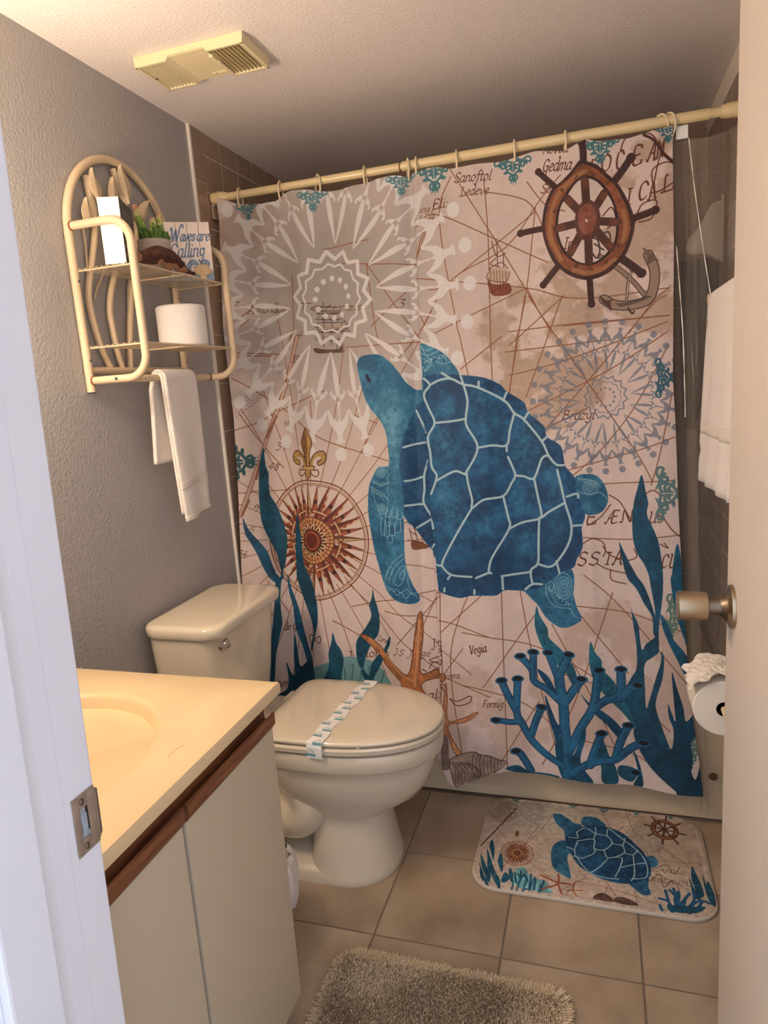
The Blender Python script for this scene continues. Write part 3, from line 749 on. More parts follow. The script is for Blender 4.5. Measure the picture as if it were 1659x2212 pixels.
('S','6e5c55',1,0,0,[410,402,412,397]),
('P','b3a497',1,0,[[386,407,414,407,415,419,413,426,401,421,385,426,389,417]]),
('S','5a4842',1.8,0,0,[386,407,414,407,415,419,413,426,401,421,385,426,389,417,386,407]),
('S','6e5c55',1,0,0,[387,424,389,417]),
('S','6e5c55',1,0,0,[393,425,395,417]),
('S','6e5c55',1,0,0,[398,425,400,418]),
('S','6e5c55',1,0,0,[404,426,406,418]),
('S','6e5c55',1,0,0,[410,426,412,419]),
('P','b3a497',1,0,[[382,432,414,433,416,447,413,456,399,451,381,455,385,444]]),
('S','5a4842',1.8,0,0,[382,432,414,433,416,447,413,456,399,451,381,455,385,444,382,432]),
('S','6e5c55',1,0,0,[383,454,385,444]),
('S','6e5c55',1,0,0,[390,454,392,445]),
('S','6e5c55',1,0,0,[396,455,399,445]),
('S','6e5c55',1,0,0,[403,456,405,446]),
('S','6e5c55',1,0,0,[410,456,412,447]),
('P','b3a497',1,0,[[378,461,415,462,417,476,413,485,397,481,377,485,381,473]]),
('S','5a4842',1.8,0,0,[378,461,415,462,417,476,413,485,397,481,377,485,381,473,378,461]),
('S','6e5c55',1,0,0,[379,483,381,473]),
('S','6e5c55',1,0,0,[386,484,389,474]),
('S','6e5c55',1,0,0,[394,485,397,475]),
('S','6e5c55',1,0,0,[402,485,405,475]),
('S','6e5c55',1,0,0,[410,486,412,476]),
('S','7b4a36',2.5,1,0,[876,257,889,299,913,293]),
('S','7b4a36',2.5,1,0,[868,330,901,317,918,336]),
('S','7b4a36',2.5,1,0,[891,259,890,368]),
('S','7b4a36',2.5,1,0,[907,295,908,375]),
('S','7b4a36',2.5,1,0,[871,331,861,358,911,370,923,343]),
('S','7b4a36',2.5,1,0,[886,304,871,319,897,328]),
('P','cfb39e',1,1,[[867,336,897,328,918,342,914,367,887,367,870,359]]),
('P','8a4a34',2,1,[[862,362,881,377,920,375,923,403,874,403]]),
('S','6d3a2a',1.4,1,0,[870,336,873,397]),
('S','6d3a2a',1.4,1,0,[879,337,882,398]),
('S','6d3a2a',1.4,1,0,[887,338,890,399]),
('S','6d3a2a',1.4,1,0,[895,339,898,400]),
('S','6d3a2a',1.4,1,0,[903,340,906,401]),
('S','6d3a2a',1.4,1,0,[912,341,915,402]),
('P','8a5238',2,1,[[610,1099,650,1111,658,1123,613,1127]]),
('S','6d3d2c',2.2,1,0,[604,1060,610,1099]),
('S','6d3d2c',2.2,1,0,[616,1056,626,1103]),
('S','6d3d2c',2.2,1,0,[632,1076,642,1107]),
('S','6d3d2c',2.2,1,0,[598,1095,662,1121]),
('S','6d3d2c',2.2,1,0,[604,1068,623,1084]),
('S','4d3a33',13,1,0,[1163,332,1208,368,1248,409,1278,451]),
('S','a08674',9,1,0,[1163,332,1208,368,1248,409,1278,451]),
('S','4d3a33',26,1,0,[1172,445,1202,463,1245,467,1283,457,1297,422,1298,381,1284,344]),
('S','a58b78',21,1,0,[1172,445,1202,463,1245,467,1283,457,1297,422,1298,381,1284,344]),
('S','4d3a33',1.2,0,0,[1202,459,1215,468]),
('S','4d3a33',1.2,0,0,[1205,459,1218,468]),
('S','4d3a33',1.2,0,0,[1208,459,1221,468]),
('S','4d3a33',1.2,0,0,[1211,459,1224,468]),
('S','4d3a33',1.2,0,0,[1215,459,1227,467]),
('S','4d3a33',1.2,0,0,[1218,459,1230,467]),
('S','4d3a33',1.2,0,0,[1221,459,1233,467]),
('S','4d3a33',1.2,0,0,[1224,459,1236,466]),
('S','4d3a33',1.2,0,0,[1227,459,1239,466]),
('S','4d3a33',1.2,0,0,[1230,459,1242,465]),
('S','4d3a33',1.2,0,0,[1233,458,1245,465]),
('S','4d3a33',1.2,0,0,[1236,458,1248,464]),
('S','4d3a33',1.2,0,0,[1239,458,1251,464]),
('S','4d3a33',1.2,0,0,[1242,457,1254,463]),
('S','4d3a33',1.2,0,0,[1245,457,1257,462]),
('S','4d3a33',1.2,0,0,[1248,456,1261,461]),
('S','4d3a33',1.2,0,0,[1251,456,1264,460]),
('S','4d3a33',1.2,0,0,[1254,455,1267,459]),
('S','4d3a33',1.2,0,0,[1257,454,1270,458]),
('S','4d3a33',1.2,0,0,[1260,454,1273,457]),
('S','4d3a33',1.2,0,0,[1263,453,1276,456]),
('S','4d3a33',1.2,0,0,[1266,452,1279,455]),
('S','4d3a33',1.2,0,0,[1269,451,1282,454]),
('S','4d3a33',1.2,0,0,[1272,450,1285,452]),
('S','4d3a33',1.2,0,0,[1275,449,1288,451]),
('S','4d3a33',1.2,0,0,[1278,448,1291,450]),
('P','5d463c',2,1,[[1160,433,1177,448,1199,447,1189,455,1192,476,1174,461]]),
('P','7c6456',2,1,[[1270,323,1293,342,1309,362,1298,360,1282,368,1280,348]]),
('S','4f3c34',3,1,0,[1240,377,1231,412,1227,451]),
('S','4f3c34',3,1,0,[1245,378,1236,413,1232,451]),
('S','e0cdb9',2,0,0,[1238,382,1242,386]),
('S','e0cdb9',2,0,0,[1237,388,1241,391]),
('S','e0cdb9',2,0,0,[1236,393,1240,397]),
('S','e0cdb9',2,0,0,[1235,399,1239,402]),
('S','e0cdb9',2,0,0,[1234,404,1238,408]),
('S','e0cdb9',2,0,0,[1233,410,1237,413]),
('S','e0cdb9',2,0,0,[1232,415,1236,419]),
('S','e0cdb9',2,0,0,[1231,421,1235,425]),
('S','e0cdb9',2,0,0,[1230,427,1234,430]),
('S','e0cdb9',2,0,0,[1229,432,1233,436]),
('S','e0cdb9',2,0,0,[1228,438,1232,441]),
('S','e0cdb9',2,0,0,[1227,444,1231,447]),
('S','4f3c34',5,1,0,[1233,475,1243,489,1248,484]),
('medal',391,360,123,138,'ebe8e6',0.9,11),
('medal',1173,705,57,59,'7b8190',0.75,4),
('compass',278,1098,150,187,192,192),
('P','c29a58',2,1,[[280,743,298,773,301,794,292,821,288,862,276,861,272,825,263,790,270,766]]),
('P','8a5f38',2,1,[[279,749,285,781,281,857,276,861,272,825,264,790,270,766]]),
('S','5f3822',3,1,0,[280,743,298,773,301,794,292,821,288,862,276,861,272,825,263,790,270,766,280,743]),
('P','b99252',2,1,[[290,858,298,838,312,822,332,817,342,831,339,851,321,859,317,850,328,843,322,833,306,842,299,862]]),
('S','5f3822',3.2,1,0,[290,858,298,838,312,822,332,817,342,831,339,851,321,861,316,850,328,843]),
('S','5f3822',3,1,0,[289,878,305,895,317,889,315,875,304,876]),
('P','b99252',2,1,[[277,857,272,837,259,820,240,813,228,827,229,847,246,856,251,848,240,840,248,830,263,840,267,861]]),
('S','5f3822',3.2,1,0,[277,857,272,837,259,820,240,813,228,827,229,847,246,858,252,848,240,840]),
('S','5f3822',3,1,0,[276,877,257,893,246,887,249,873,260,875]),
('P','c9a468',1,0,[[263,861,305,862,304,874,263,873]]),
('S','5f3822',2.6,0,0,[262,861,306,862,305,875,262,874,262,861]),
('P','b08a50',2,1,[[273,875,291,876,288,894,279,904,272,892]]),
('S','5f3822',2.5,1,0,[273,875,272,892,279,904,289,893,291,876]),
('orn',349,52,60,'5f8f96',0),
('orn',129,55,49,'4f8088',0),
('orn',624,49,57,'5f8f96',0),
('orn',721,30,85,'4b7f86',0),
('orn',940,53,66,'4b7f86',0),
('orn',1167,42,63,'4b7f86',0),
('orn',1332,33,47,'3f6f7a',0),
('orn',1318,640,75,'3d6a7c',1),
('orn',1326,938,106,'66888a',1),
('orn',35,803,126,'2f5f66',1),
('orn',1348,1280,90,'6d8f7f',1),
('orn',1397,1651,94,'6d8f7f',1),
('P','7fb0b4',1,1,[[243,1534,315,1494,369,1479,420,1483,470,1501,499,1529,522,1562,515,1592,233,1612]]),
('S','4d8c98',5,1,0,[331,1590,338,1554,334,1528]),
('S','4d8c98',5,1,0,[354,1588,364,1539,362,1517]),
('S','4d8c98',5,1,0,[378,1586,390,1525,390,1505]),
('S','4d8c98',5,1,0,[401,1585,413,1549,416,1524]),
('S','4d8c98',5,1,0,[425,1583,438,1535,443,1512]),
('S','4d8c98',5,1,0,[448,1582,464,1521,470,1501]),
('S','4d8c98',5,1,0,[471,1580,487,1544,495,1519]),
('P','12485f',3,1,[[126,798,128,832,131,861,138,881,137,915,139,952,156,982,171,1024,181,1066,185,1099,175,1171,163,1205,165,1224,156,1239,147,1306,141,1306,148,1240,158,1209,155,1184,148,1146,132,1108,114,1069,103,1031,100,981,102,918,110,847]]),
('P','1d4d6c',3,1,[[43,1022,54,1048,71,1078,97,1108,117,1137,128,1171,140,1205,149,1235,141,1241,119,1223,98,1185,83,1146,62,1103,47,1073]]),
('P','12485f',3,1,[[141,1213,155,1233,149,1268,149,1329,150,1380,138,1426,124,1489,115,1573,95,1616,96,1522,122,1366,135,1263]]),
('P','12455f',3,1,[[227,1011,234,1060,238,1105,239,1143,243,1181,266,1219,277,1249,282,1279,286,1307,286,1340,282,1371,270,1410,255,1458,249,1470,250,1442,264,1403,260,1364,247,1331,234,1300,223,1270,210,1227,210,1181,212,1121,218,1060]]),
('P','1f5878',3,1,[[177,1212,189,1267,208,1327,223,1397,238,1452,251,1493,254,1559,242,1560,229,1514,212,1454,193,1399,188,1323,178,1268]]),
('P','0f3f55',3,1,[[187,1414,193,1475,200,1526,229,1504,247,1498,258,1559,255,1610,110,1641,117,1620,151,1602,159,1565,155,1508,167,1544,178,1553,180,1476]]),
('P','12485f',3,1,[[332,1398,341,1432,355,1457,361,1487,355,1527,344,1568,289,1572,313,1509,315,1464,326,1428]]),
('P','12485f',3,1,[[470,1256,474,1285,484,1319,488,1362,480,1402,458,1432,436,1473,422,1518,409,1504,403,1464,408,1424,441,1379,460,1344,455,1310,465,1285]]),
('P','12485f',3,1,[[522,1402,523,1424,503,1464,482,1505,457,1546,441,1572,426,1553,417,1528,424,1518,440,1542,449,1507,471,1476,500,1445]]),
('P','7d4428',1,1,[[624,1319,631,1331,631,1395,620,1473,623,1515,661,1504,697,1507,696,1529,660,1533,625,1545,623,1565,638,1593,604,1605,561,1574,557,1545,543,1531,500,1499,491,1480,467,1456,438,1428,418,1408,427,1404,447,1410,488,1440,512,1469,545,1496,579,1514,593,1474,603,1406,615,1338]]),
('inset',3.2,'c9824f',4),
('S','e2a878',7,1,0,[620,1348,615,1420,606,1503,601,1552]),
('S','dca070',6,1,0,[449,1418,502,1464,559,1515,602,1537]),
('dot',613,1339,1.0,'6b3319'),
('dot',614,1344,1.0,'6b3319'),
('dot',615,1350,1.0,'6b3319'),
('dot',615,1356,1.0,'6b3319'),
('dot',616,1361,1.0,'6b3319'),
('dot',614,1367,1.0,'6b3319'),
('dot',615,1373,1.0,'6b3319'),
('dot',616,1379,1.0,'6b3319'),
('dot',617,1384,1.0,'6b3319'),
('dot',603,1391,1.0,'6b3319'),
('dot',616,1396,1.0,'6b3319'),
('dot',616,1402,1.0,'6b3319'),
('dot',617,1407,1.0,'6b3319'),
('dot',603,1414,1.0,'6b3319'),
('dot',604,1419,1.0,'6b3319'),
('dot',617,1425,1.0,'6b3319'),
('dot',617,1430,1.0,'6b3319'),
('dot',618,1436,1.0,'6b3319'),
('dot',604,1443,1.0,'6b3319'),
('dot',605,1448,1.0,'6b3319'),
('dot',618,1453,1.0,'6b3319'),
('dot',619,1459,1.0,'6b3319'),
('dot',605,1466,1.0,'6b3319'),
('dot',605,1472,1.0,'6b3319'),
('dot',606,1477,1.0,'6b3319'),
('dot',619,1482,1.0,'6b3319'),
('dot',605,1489,1.0,'6b3319'),
('dot',606,1495,1.0,'6b3319'),
('dot',607,1501,1.0,'6b3319'),
('dot',607,1506,1.0,'6b3319'),
('dot',606,1512,1.0,'6b3319'),
('dot',606,1518,1.0,'6b3319'),
('dot',607,1524,1.0,'6b3319'),
('dot',608,1530,1.0,'6b3319'),
('dot',608,1536,1.0,'6b3319'),
('dot',607,1541,1.0,'6b3319'),
('dot',607,1547,1.0,'6b3319'),
('dot',608,1553,1.0,'6b3319'),
('dot',609,1559,1.0,'6b3319'),
('dot',595,1566,1.0,'6b3319'),
('dot',444,1412,1.0,'6b3319'),
('dot',449,1418,1.0,'6b3319'),
('dot',454,1425,1.0,'6b3319'),
('dot',458,1431,1.0,'6b3319'),
('dot',463,1438,1.0,'6b3319'),
('dot',468,1432,1.0,'6b3319'),
('dot',473,1439,1.0,'6b3319'),
('dot',478,1445,1.0,'6b3319'),
('dot',482,1452,1.0,'6b3319'),
('dot',487,1458,1.0,'6b3319'),
('dot',492,1453,1.0,'6b3319'),
('dot',497,1459,1.0,'6b3319'),
('dot',502,1465,1.0,'6b3319'),
('dot',506,1472,1.0,'6b3319'),
('dot',511,1478,1.0,'6b3319'),
('dot',516,1473,1.0,'6b3319'),
('dot',521,1479,1.0,'6b3319'),
('dot',526,1485,1.0,'6b3319'),
('dot',530,1492,1.0,'6b3319'),
('dot',535,1498,1.0,'6b3319'),
('dot',540,1493,1.0,'6b3319'),
('dot',545,1499,1.0,'6b3319'),
('dot',549,1505,1.0,'6b3319'),
('dot',554,1512,1.0,'6b3319'),
('dot',559,1506,1.0,'6b3319'),
('dot',564,1513,1.0,'6b3319'),
('dot',569,1519,1.0,'6b3319'),
('dot',573,1525,1.0,'6b3319'),
('dot',578,1532,1.0,'6b3319'),
('dot',583,1526,1.0,'6b3319'),
('P','8b4a2c',1,1,[[701,1531,704,1584,704,1649,746,1643,789,1623,791,1631,755,1657,706,1665,712,1700,729,1732,748,1765,737,1776,714,1739,701,1696,687,1699,686,1633,693,1575]]),
('inset',2.6,'d08e60',4),
('P','8d7566',2,1,[[682,1702,701,1701,703,1754,705,1799,679,1794]]),
('P','4f3a30',2,1,[[703,1777,723,1761,747,1753,780,1748,799,1756,826,1757,854,1767,876,1774,855,1798,825,1816,796,1841,777,1853,748,1863,719,1856,711,1828]]),
('inset',2.2,'9c8371',3),
('S','3f2f28',1.6,1,0,[708,1779,721,1807,720,1854]),
('S','3f2f28',1.6,1,0,[713,1779,728,1811,726,1850]),
('S','3f2f28',1.6,1,0,[718,1780,734,1814,732,1845]),
('S','3f2f28',1.6,1,0,[722,1780,741,1808,738,1852]),
('S','3f2f28',1.6,1,0,[727,1781,748,1812,745,1847]),
('S','3f2f28',1.6,1,0,[732,1781,755,1806,751,1843]),
('S','3f2f28',1.6,1,0,[736,1782,761,1810,757,1850]),
('S','3f2f28',1.6,1,0,[741,1782,768,1804,763,1845]),
('S','3f2f28',1.6,1,0,[746,1783,774,1807,769,1841]),
('S','3f2f28',1.6,1,0,[751,1783,781,1801,775,1848]),
('S','3f2f28',1.6,1,0,[755,1784,788,1805,782,1843]),
('S','3f2f28',1.6,1,0,[760,1784,794,1809,788,1839]),
('S','3f2f28',1.6,1,0,[780,1751,772,1787,781,1847]),
('S','3f2f28',1.6,1,0,[790,1753,783,1786,791,1839]),
('S','3f2f28',1.6,1,0,[800,1755,794,1785,801,1831]),
('S','3f2f28',1.6,1,0,[811,1757,806,1784,810,1824]),
('S','3f2f28',1.6,1,0,[821,1759,817,1782,820,1816]),
('S','3f2f28',1.6,1,0,[831,1761,828,1781,829,1808]),
('S','3f2f28',1.6,1,0,[841,1763,839,1780,839,1800]),
('S','3f2f28',1.6,1,0,[851,1764,850,1779,848,1792]),
('S','3f2f28',1.6,1,0,[861,1766,861,1778,858,1785]),
('P','2f7fa8',5,1,[[461,558,472,541,498,537,527,538,549,549,574,571,597,601,615,629,638,649,663,656,688,716,663,853,616,1041,590,1022,589,1041,587,1133,592,1186,607,1235,621,1264,624,1284,609,1293,579,1290,550,1281,525,1261,509,1227,498,1188,485,1138,476,1079,470,1016,472,967,479,928,493,900,504,881,520,872,549,867,548,811,544,774,527,735,499,701,480,667,470,624,462,586]]),
('P','4796b8',5,1,[[661,519,691,529,723,547,750,576,772,615,747,643,709,654,664,669,664,601,662,556]]),
('P','3f86a6',5,1,[[1088,928,1098,915,1115,912,1138,914,1158,928,1173,959,1176,989,1164,1015,1143,1026,1114,1024,1093,1005]]),
('P','2f7ca2',5,1,[[941,1247,984,1237,1038,1199,1073,1181,1083,1203,1080,1249,1088,1290,1101,1324,1083,1341,1057,1353,1030,1350,1000,1327,978,1293,956,1270]]),
('P','1d5f8e',6,1,[[663,678,646,691,620,731,601,786,586,841,583,879,587,926,591,984,591,1017,604,1041,624,1070,647,1104,680,1147,682,1176,686,1234,690,1253,723,1267,752,1272,786,1264,823,1263,861,1262,882,1249,920,1250,943,1252,952,1245,984,1242,1042,1195,1081,1176,1090,1153,1107,1117,1105,1068,1109,1050,1114,1024,1093,966,1088,921,1063,886,1053,833,1015,805,1007,774,965,736,952,705,905,671,888,652,844,629,776,616,730,612,674,611,665,637]]),
('glow',735,710,34,29,'4f9fc6',0.6,1),
('glow',713,809,34,53,'4f9fc6',0.75,2),
('glow',862,766,53,48,'4f9fc6',0.35,3),
('glow',858,883,58,43,'4f9fc6',0.3,4),
('glow',706,971,24,67,'4f9fc6',0.8,5),
('glow',733,1019,29,67,'4f9fc6',0.7,6),
('glow',853,1057,38,43,'4f9fc6',0.5,7),
('glow',945,819,53,58,'4f9fc6',0.5,8),
('glow',936,989,38,53,'4f9fc6',0.45,9),
('glow',1030,938,29,58,'4f9fc6',0.5,10),
('glow',938,1104,34,43,'4f9fc6',0.6,11),
('glow',1031,1081,29,48,'4f9fc6',0.45,12),
('glow',842,689,38,29,'4f9fc6',0.3,13),
('glow',745,1213,62,29,'0f3a60',0.75,2),
('glow',894,1211,72,34,'0f3a60',0.75,2),
('glow',623,880,34,58,'0f3a60',0.75,2),
('glow',850,1155,77,38,'0f3a60',0.75,2),
('glow',1052,1135,29,38,'0f3a60',0.75,2),
('glow',769,685,19,96,'0f3a60',0.75,2),
('glow',699,671,19,29,'0f3a60',0.75,2),
('glow',556,737,60,110,'86c0d4',0.55,3),
('glow',567,831,22,100,'86c0d4',0.4,4),
('S','b9d6dc',6.6,1,0,[668,619,684,639,666,665,679,707,694,749,673,789,678,835,681,877,694,901,691,920,676,957]),
('S','b9d6dc',6.6,1,0,[684,639,715,626,748,625,782,643,825,655,898,697,925,734,951,753,1000,817,1018,857,1039,883,1061,885]),
('S','b9d6dc',6.6,1,0,[721,607,748,625]),
('S','b9d6dc',6.6,1,0,[776,618,784,645,794,691,787,742,791,767,819,827,784,895,775,900,747,893,691,920]),
('S','b9d6dc',6.6,1,0,[694,749,743,747,787,742]),
('S','b9d6dc',6.6,1,0,[819,827,860,822,901,824,911,782,925,734]),
('S','b9d6dc',6.6,1,0,[901,824,901,841]),
('S','b9d6dc',6.6,1,0,[784,895,788,931,798,978,797,1001,832,978,887,970,911,935,923,912,917,890,904,858]),
('S','b9d6dc',6.6,1,0,[923,912,947,915,976,921,999,866,1018,857]),
('S','b9d6dc',6.6,1,0,[976,921,985,972,995,1027,988,1040,984,1113,981,1168,960,1191,964,1231]),
('S','b9d6dc',6.6,1,0,[887,970,899,1030,901,1067,850,1150,839,1195]),
('S','b9d6dc',6.6,1,0,[901,1067,939,1049,988,1038,1015,1018,1059,992]),
('S','b9d6dc',6.6,1,0,[1041,898,1051,943,1061,992,1077,1054,1070,1104,1038,1158,1014,1177,981,1170]),
('S','b9d6dc',6.6,1,0,[1077,1057,1105,1055]),
('S','b9d6dc',6.6,1,0,[1066,974,1093,966,1097,977]),
('S','b9d6dc',6.6,1,0,[1034,1160,1042,1195]),
('S','b9d6dc',6.6,1,0,[797,1001,750,1075,709,1147,698,1173,683,1170]),
('S','b9d6dc',6.6,1,0,[698,1173,726,1202,788,1207]),
('S','b9d6dc',6.6,1,0,[726,1202,716,1215]),
('S','b9d6dc',6.6,1,0,[802,1210,839,1195,847,1196]),
('S','b9d6dc',6.6,1,0,[876,1206,953,1196,960,1191]),
('S','b9d6dc',6.6,1,0,[705,1243,704,1253]),
('S','b9d6dc',6.6,1,0,[796,1246,795,1258]),
('S','b9d6dc',6.6,1,0,[878,1209,879,1245]),
('S','b9d6dc',6.6,1,0,[943,1247,964,1231,991,1230]),
('S','b9d6dc',6.6,1,0,[828,639,827,655]),
('S','b9d6dc',6.6,1,0,[905,675,895,697]),
('S','b9d6dc',6.6,1,0,[965,734,953,751]),
('S','b9d6dc',6.6,1,0,[1015,805,1000,817]),
('S','b9d6dc',6.6,1,0,[638,711,653,746,666,775]),
('S','b9d6dc',6.6,1,0,[597,816,626,810,665,805]),
('S','b9d6dc',6.6,1,0,[597,917,622,915,651,907]),
('S','b9d6dc',6.6,1,0,[668,858,654,900,652,947,648,985,672,1032,678,1061]),
('S','b9d6dc',6.6,1,0,[594,991,645,990]),
('S','b9d6dc',6.6,1,0,[625,1061,672,1035]),
('S','b9d6dc',6.6,1,0,[679,1109,669,1123]),
('P','122b44',1,1,[[484,595,492,594,502,615,496,617,487,609]]),
('lace',519,889,17.3,14,'9cc6d6'),
('lace',518,1001,17.3,14,'9cc6d6'),
('lace',1130,951,21.1,16,'9cc6d6'),
('S','9cc6d6',1.6,1,0,[550,871,541,887,548,897,540,911,546,925,539,944,546,954,540,968,547,980]),
('S','9cc6d6',1.6,1,0,[483,936,494,972,512,1026,522,1031]),
('S','9cc6d6',1.6,1,0,[479,931,501,943,521,953,537,968,538,1007]),
('S','9cc6d6',1.6,1,0,[485,948,500,955,515,963,527,978]),
('S','9cc6d6',1.2,0,0,[483,936,488,948]),
('S','9cc6d6',1.2,0,0,[489,939,493,950]),
('S','9cc6d6',1.2,0,0,[494,942,499,953]),
('S','9cc6d6',1.2,0,0,[500,945,504,956]),
('S','9cc6d6',1.2,0,0,[505,948,510,958]),
('S','9cc6d6',1.2,0,0,[511,951,515,961]),
('S','9cc6d6',1.2,0,0,[516,954,521,963]),
('S','9cc6d6',1.2,0,0,[521,957,526,966]),
('S','9cc6d6',1.2,0,0,[527,960,531,968]),
('S','9cc6d6',1.2,0,0,[532,963,537,971]),
('S','9cc6d6',1.5,1,0,[490,914,493,923,497,914]),
('S','9cc6d6',1.5,1,0,[496,917,499,925,503,917]),
('S','9cc6d6',1.5,1,0,[503,919,506,928,510,920]),
('S','9cc6d6',1.5,1,0,[509,922,512,930,516,922]),
('S','9cc6d6',1.5,1,0,[515,925,519,933,522,925]),
('S','9cc6d6',1.5,1,0,[522,922,525,931,529,922]),
('S','9cc6d6',1.5,1,0,[529,920,532,928,536,920]),
('S','9cc6d6',1.5,1,0,[535,918,538,926,542,918]),
('S','9cc6d6',1.5,1,0,[542,916,545,924,549,916]),
('S','9cc6d6',2,1,0,[536,1002,532,1021,542,1026,551,1021,549,1002]),
('S','9cc6d6',2,1,0,[531,1014,526,1045,536,1053,545,1046,544,1014]),
('S','9cc6d6',2,1,0,[557,993,552,1020,562,1026,571,1020,570,993]),
('S','9cc6d6',2,1,0,[571,1007,567,1026,577,1031,586,1027,584,1007]),
('S','9cc6d6',2,1,0,[527,1038,522,1078,531,1087,541,1078,540,1038]),
('S','9cc6d6',2,1,0,[544,1043,540,1075,549,1082,559,1075,557,1043]),
('S','9cc6d6',2,1,0,[565,1034,560,1065,570,1072,579,1065,578,1034]),
('S','9cc6d6',2,1,0,[535,1079,531,1099,541,1104,550,1099,548,1079]),
('S','9cc6d6',2,1,0,[514,1033,509,1073,519,1082,529,1073,528,1033]),
('S','9cc6d6',1.8,1,0,[514,1237,523,1202,550,1162,582,1138]),
('S','9cc6d6',1.8,1,0,[529,1232,544,1192,570,1162,591,1147]),
('S','9cc6d6',1.8,1,0,[547,1226,559,1197,580,1172,587,1186,578,1221,562,1236,550,1229]),
('S','9cc6d6',1.8,1,0,[568,1206,582,1187,583,1206,573,1216,568,1206]),
('S','9cc6d6',1.8,1,0,[599,1191,593,1226,606,1265]),
('S','9cc6d6',1.8,1,0,[513,1242,531,1246,546,1256,556,1246,571,1258,587,1245,601,1260,618,1259]),
('S','9cc6d6',1.8,1,0,[525,1259,541,1246,555,1266,571,1255,585,1275,603,1260,620,1279]),
('S','9cc6d6',1.8,1,0,[522,1217,534,1182,547,1187,532,1217,522,1222]),
('S','9cc6d6',2.2,1,0,[665,533,681,539,700,534]),
('S','9cc6d6',2.2,1,0,[664,547,685,553,714,542]),
('S','9cc6d6',2.2,1,0,[669,561,685,573,699,559,722,565,737,548]),
('S','9cc6d6',2.2,1,0,[670,574,694,563,684,580,669,601]),
('S','9cc6d6',2.2,1,0,[703,572,726,581,750,576]),
('S','9cc6d6',2.2,1,0,[663,524,676,552,694,572]),
('S','9cc6d6',2.2,1,0,[665,583,674,597,684,589,694,576]),
('S','9cc6d6',2.2,1,0,[713,569,718,556,732,561,736,575]),
('S','9cc6d6',1.8,1,0,[1094,924,1115,927,1140,932,1157,950]),
('S','9cc6d6',1.8,1,0,[1098,961,1127,969,1156,965,1176,985]),
('S','9cc6d6',1.4,0,0,[1098,920,1098,931]),
('S','9cc6d6',1.4,0,0,[1104,921,1104,933]),
('S','9cc6d6',1.4,0,0,[1110,923,1110,935]),
('S','9cc6d6',1.4,0,0,[1116,924,1116,938]),
('S','9cc6d6',1.4,0,0,[1122,925,1122,940]),
('S','9cc6d6',1.4,0,0,[1128,927,1128,942]),
('S','9cc6d6',1.4,0,0,[1134,928,1133,945]),
('S','9cc6d6',1.4,0,0,[1139,930,1139,947]),
('S','9cc6d6',1.4,0,0,[1145,931,1145,949]),
('S','9cc6d6',1.7,1,0,[1076,1231,1071,1254,1059,1268,1044,1268,1032,1255,1028,1232,1033,1209,1045,1194,1060,1194,1072,1208,1076,1230]),
('S','9cc6d6',1.7,1,0,[1069,1231,1066,1247,1057,1258,1046,1258,1038,1248,1035,1231,1039,1215,1047,1205,1058,1204,1066,1214,1069,1231]),
('S','9cc6d6',1.7,1,0,[1063,1231,1061,1241,1055,1248,1049,1248,1043,1242,1041,1231,1044,1221,1049,1214,1056,1214,1061,1221,1063,1231]),
('S','9cc6d6',1.7,1,0,[1057,1231,1056,1236,1054,1238,1051,1239,1048,1236,1047,1231,1048,1227,1051,1224,1054,1224,1056,1226,1057,1231]),
('S','9cc6d6',1.8,1,0,[1002,1227,1005,1264,1027,1292,1071,1295]),
('S','9cc6d6',1.5,1,0,[1011,1232,1023,1269,1040,1287,1075,1281]),
('S','9cc6d6',1.6,1,0,[1071,1295,1083,1318,1101,1324]),
('S','9cc6d6',1.5,1,0,[1004,1241,1011,1237,1015,1249]),
('S','9cc6d6',1.5,1,0,[1012,1248,1020,1244,1024,1255]),
('S','9cc6d6',1.5,1,0,[1021,1256,1029,1250,1033,1261]),
('S','9cc6d6',1.5,1,0,[1030,1263,1037,1256,1042,1267]),
('S','9cc6d6',1.5,1,0,[1038,1270,1046,1262,1050,1272]),
('S','9cc6d6',1.5,1,0,[1047,1277,1055,1269,1059,1278]),
('S','9cc6d6',1.5,1,0,[1056,1284,1063,1275,1067,1284]),
('S','9cc6d6',1.5,1,0,[1064,1291,1072,1281,1076,1290]),
('S','9cc6d6',1.5,1,0,[1008,1227,1017,1220,1026,1232,1017,1250,1008,1241]),
('S','9cc6d6',1.5,1,0,[1079,1185,1083,1226,1075,1272]),
('S','4a2e28',18,1,0,[1121,39,1124,62,1124,90]),
('ell',1121,39,11,11,'4a2e28',2),
('S','4a2e28',15,1,0,[1007,93,1028,116,1051,140]),
('ell',1007,93,9,9,'4a2e28',2),
('S','4a2e28',16,1,0,[956,246,987,243,1020,242]),
('ell',956,246,10,10,'4a2e28',2),
('S','4a2e28',17,1,0,[1014,390,1033,369,1055,345]),
('ell',1014,390,10,10,'4a2e28',2),
('S','4a2e28',16,1,0,[1140,454,1138,423,1136,386]),
('ell',1140,454,10,10,'4a2e28',2),
('S','4a2e28',20,1,0,[1267,388,1244,367,1216,343]),
('ell',1267,388,12,12,'4a2e28',2),
('S','4a2e28',18,1,0,[1301,234,1274,241,1244,247]),
('ell',1301,234,11,11,'4a2e28',2),
('S','4a2e28',19,1,0,[1243,95,1223,121,1203,145]),
('ell',1243,95,12,12,'4a2e28',2),
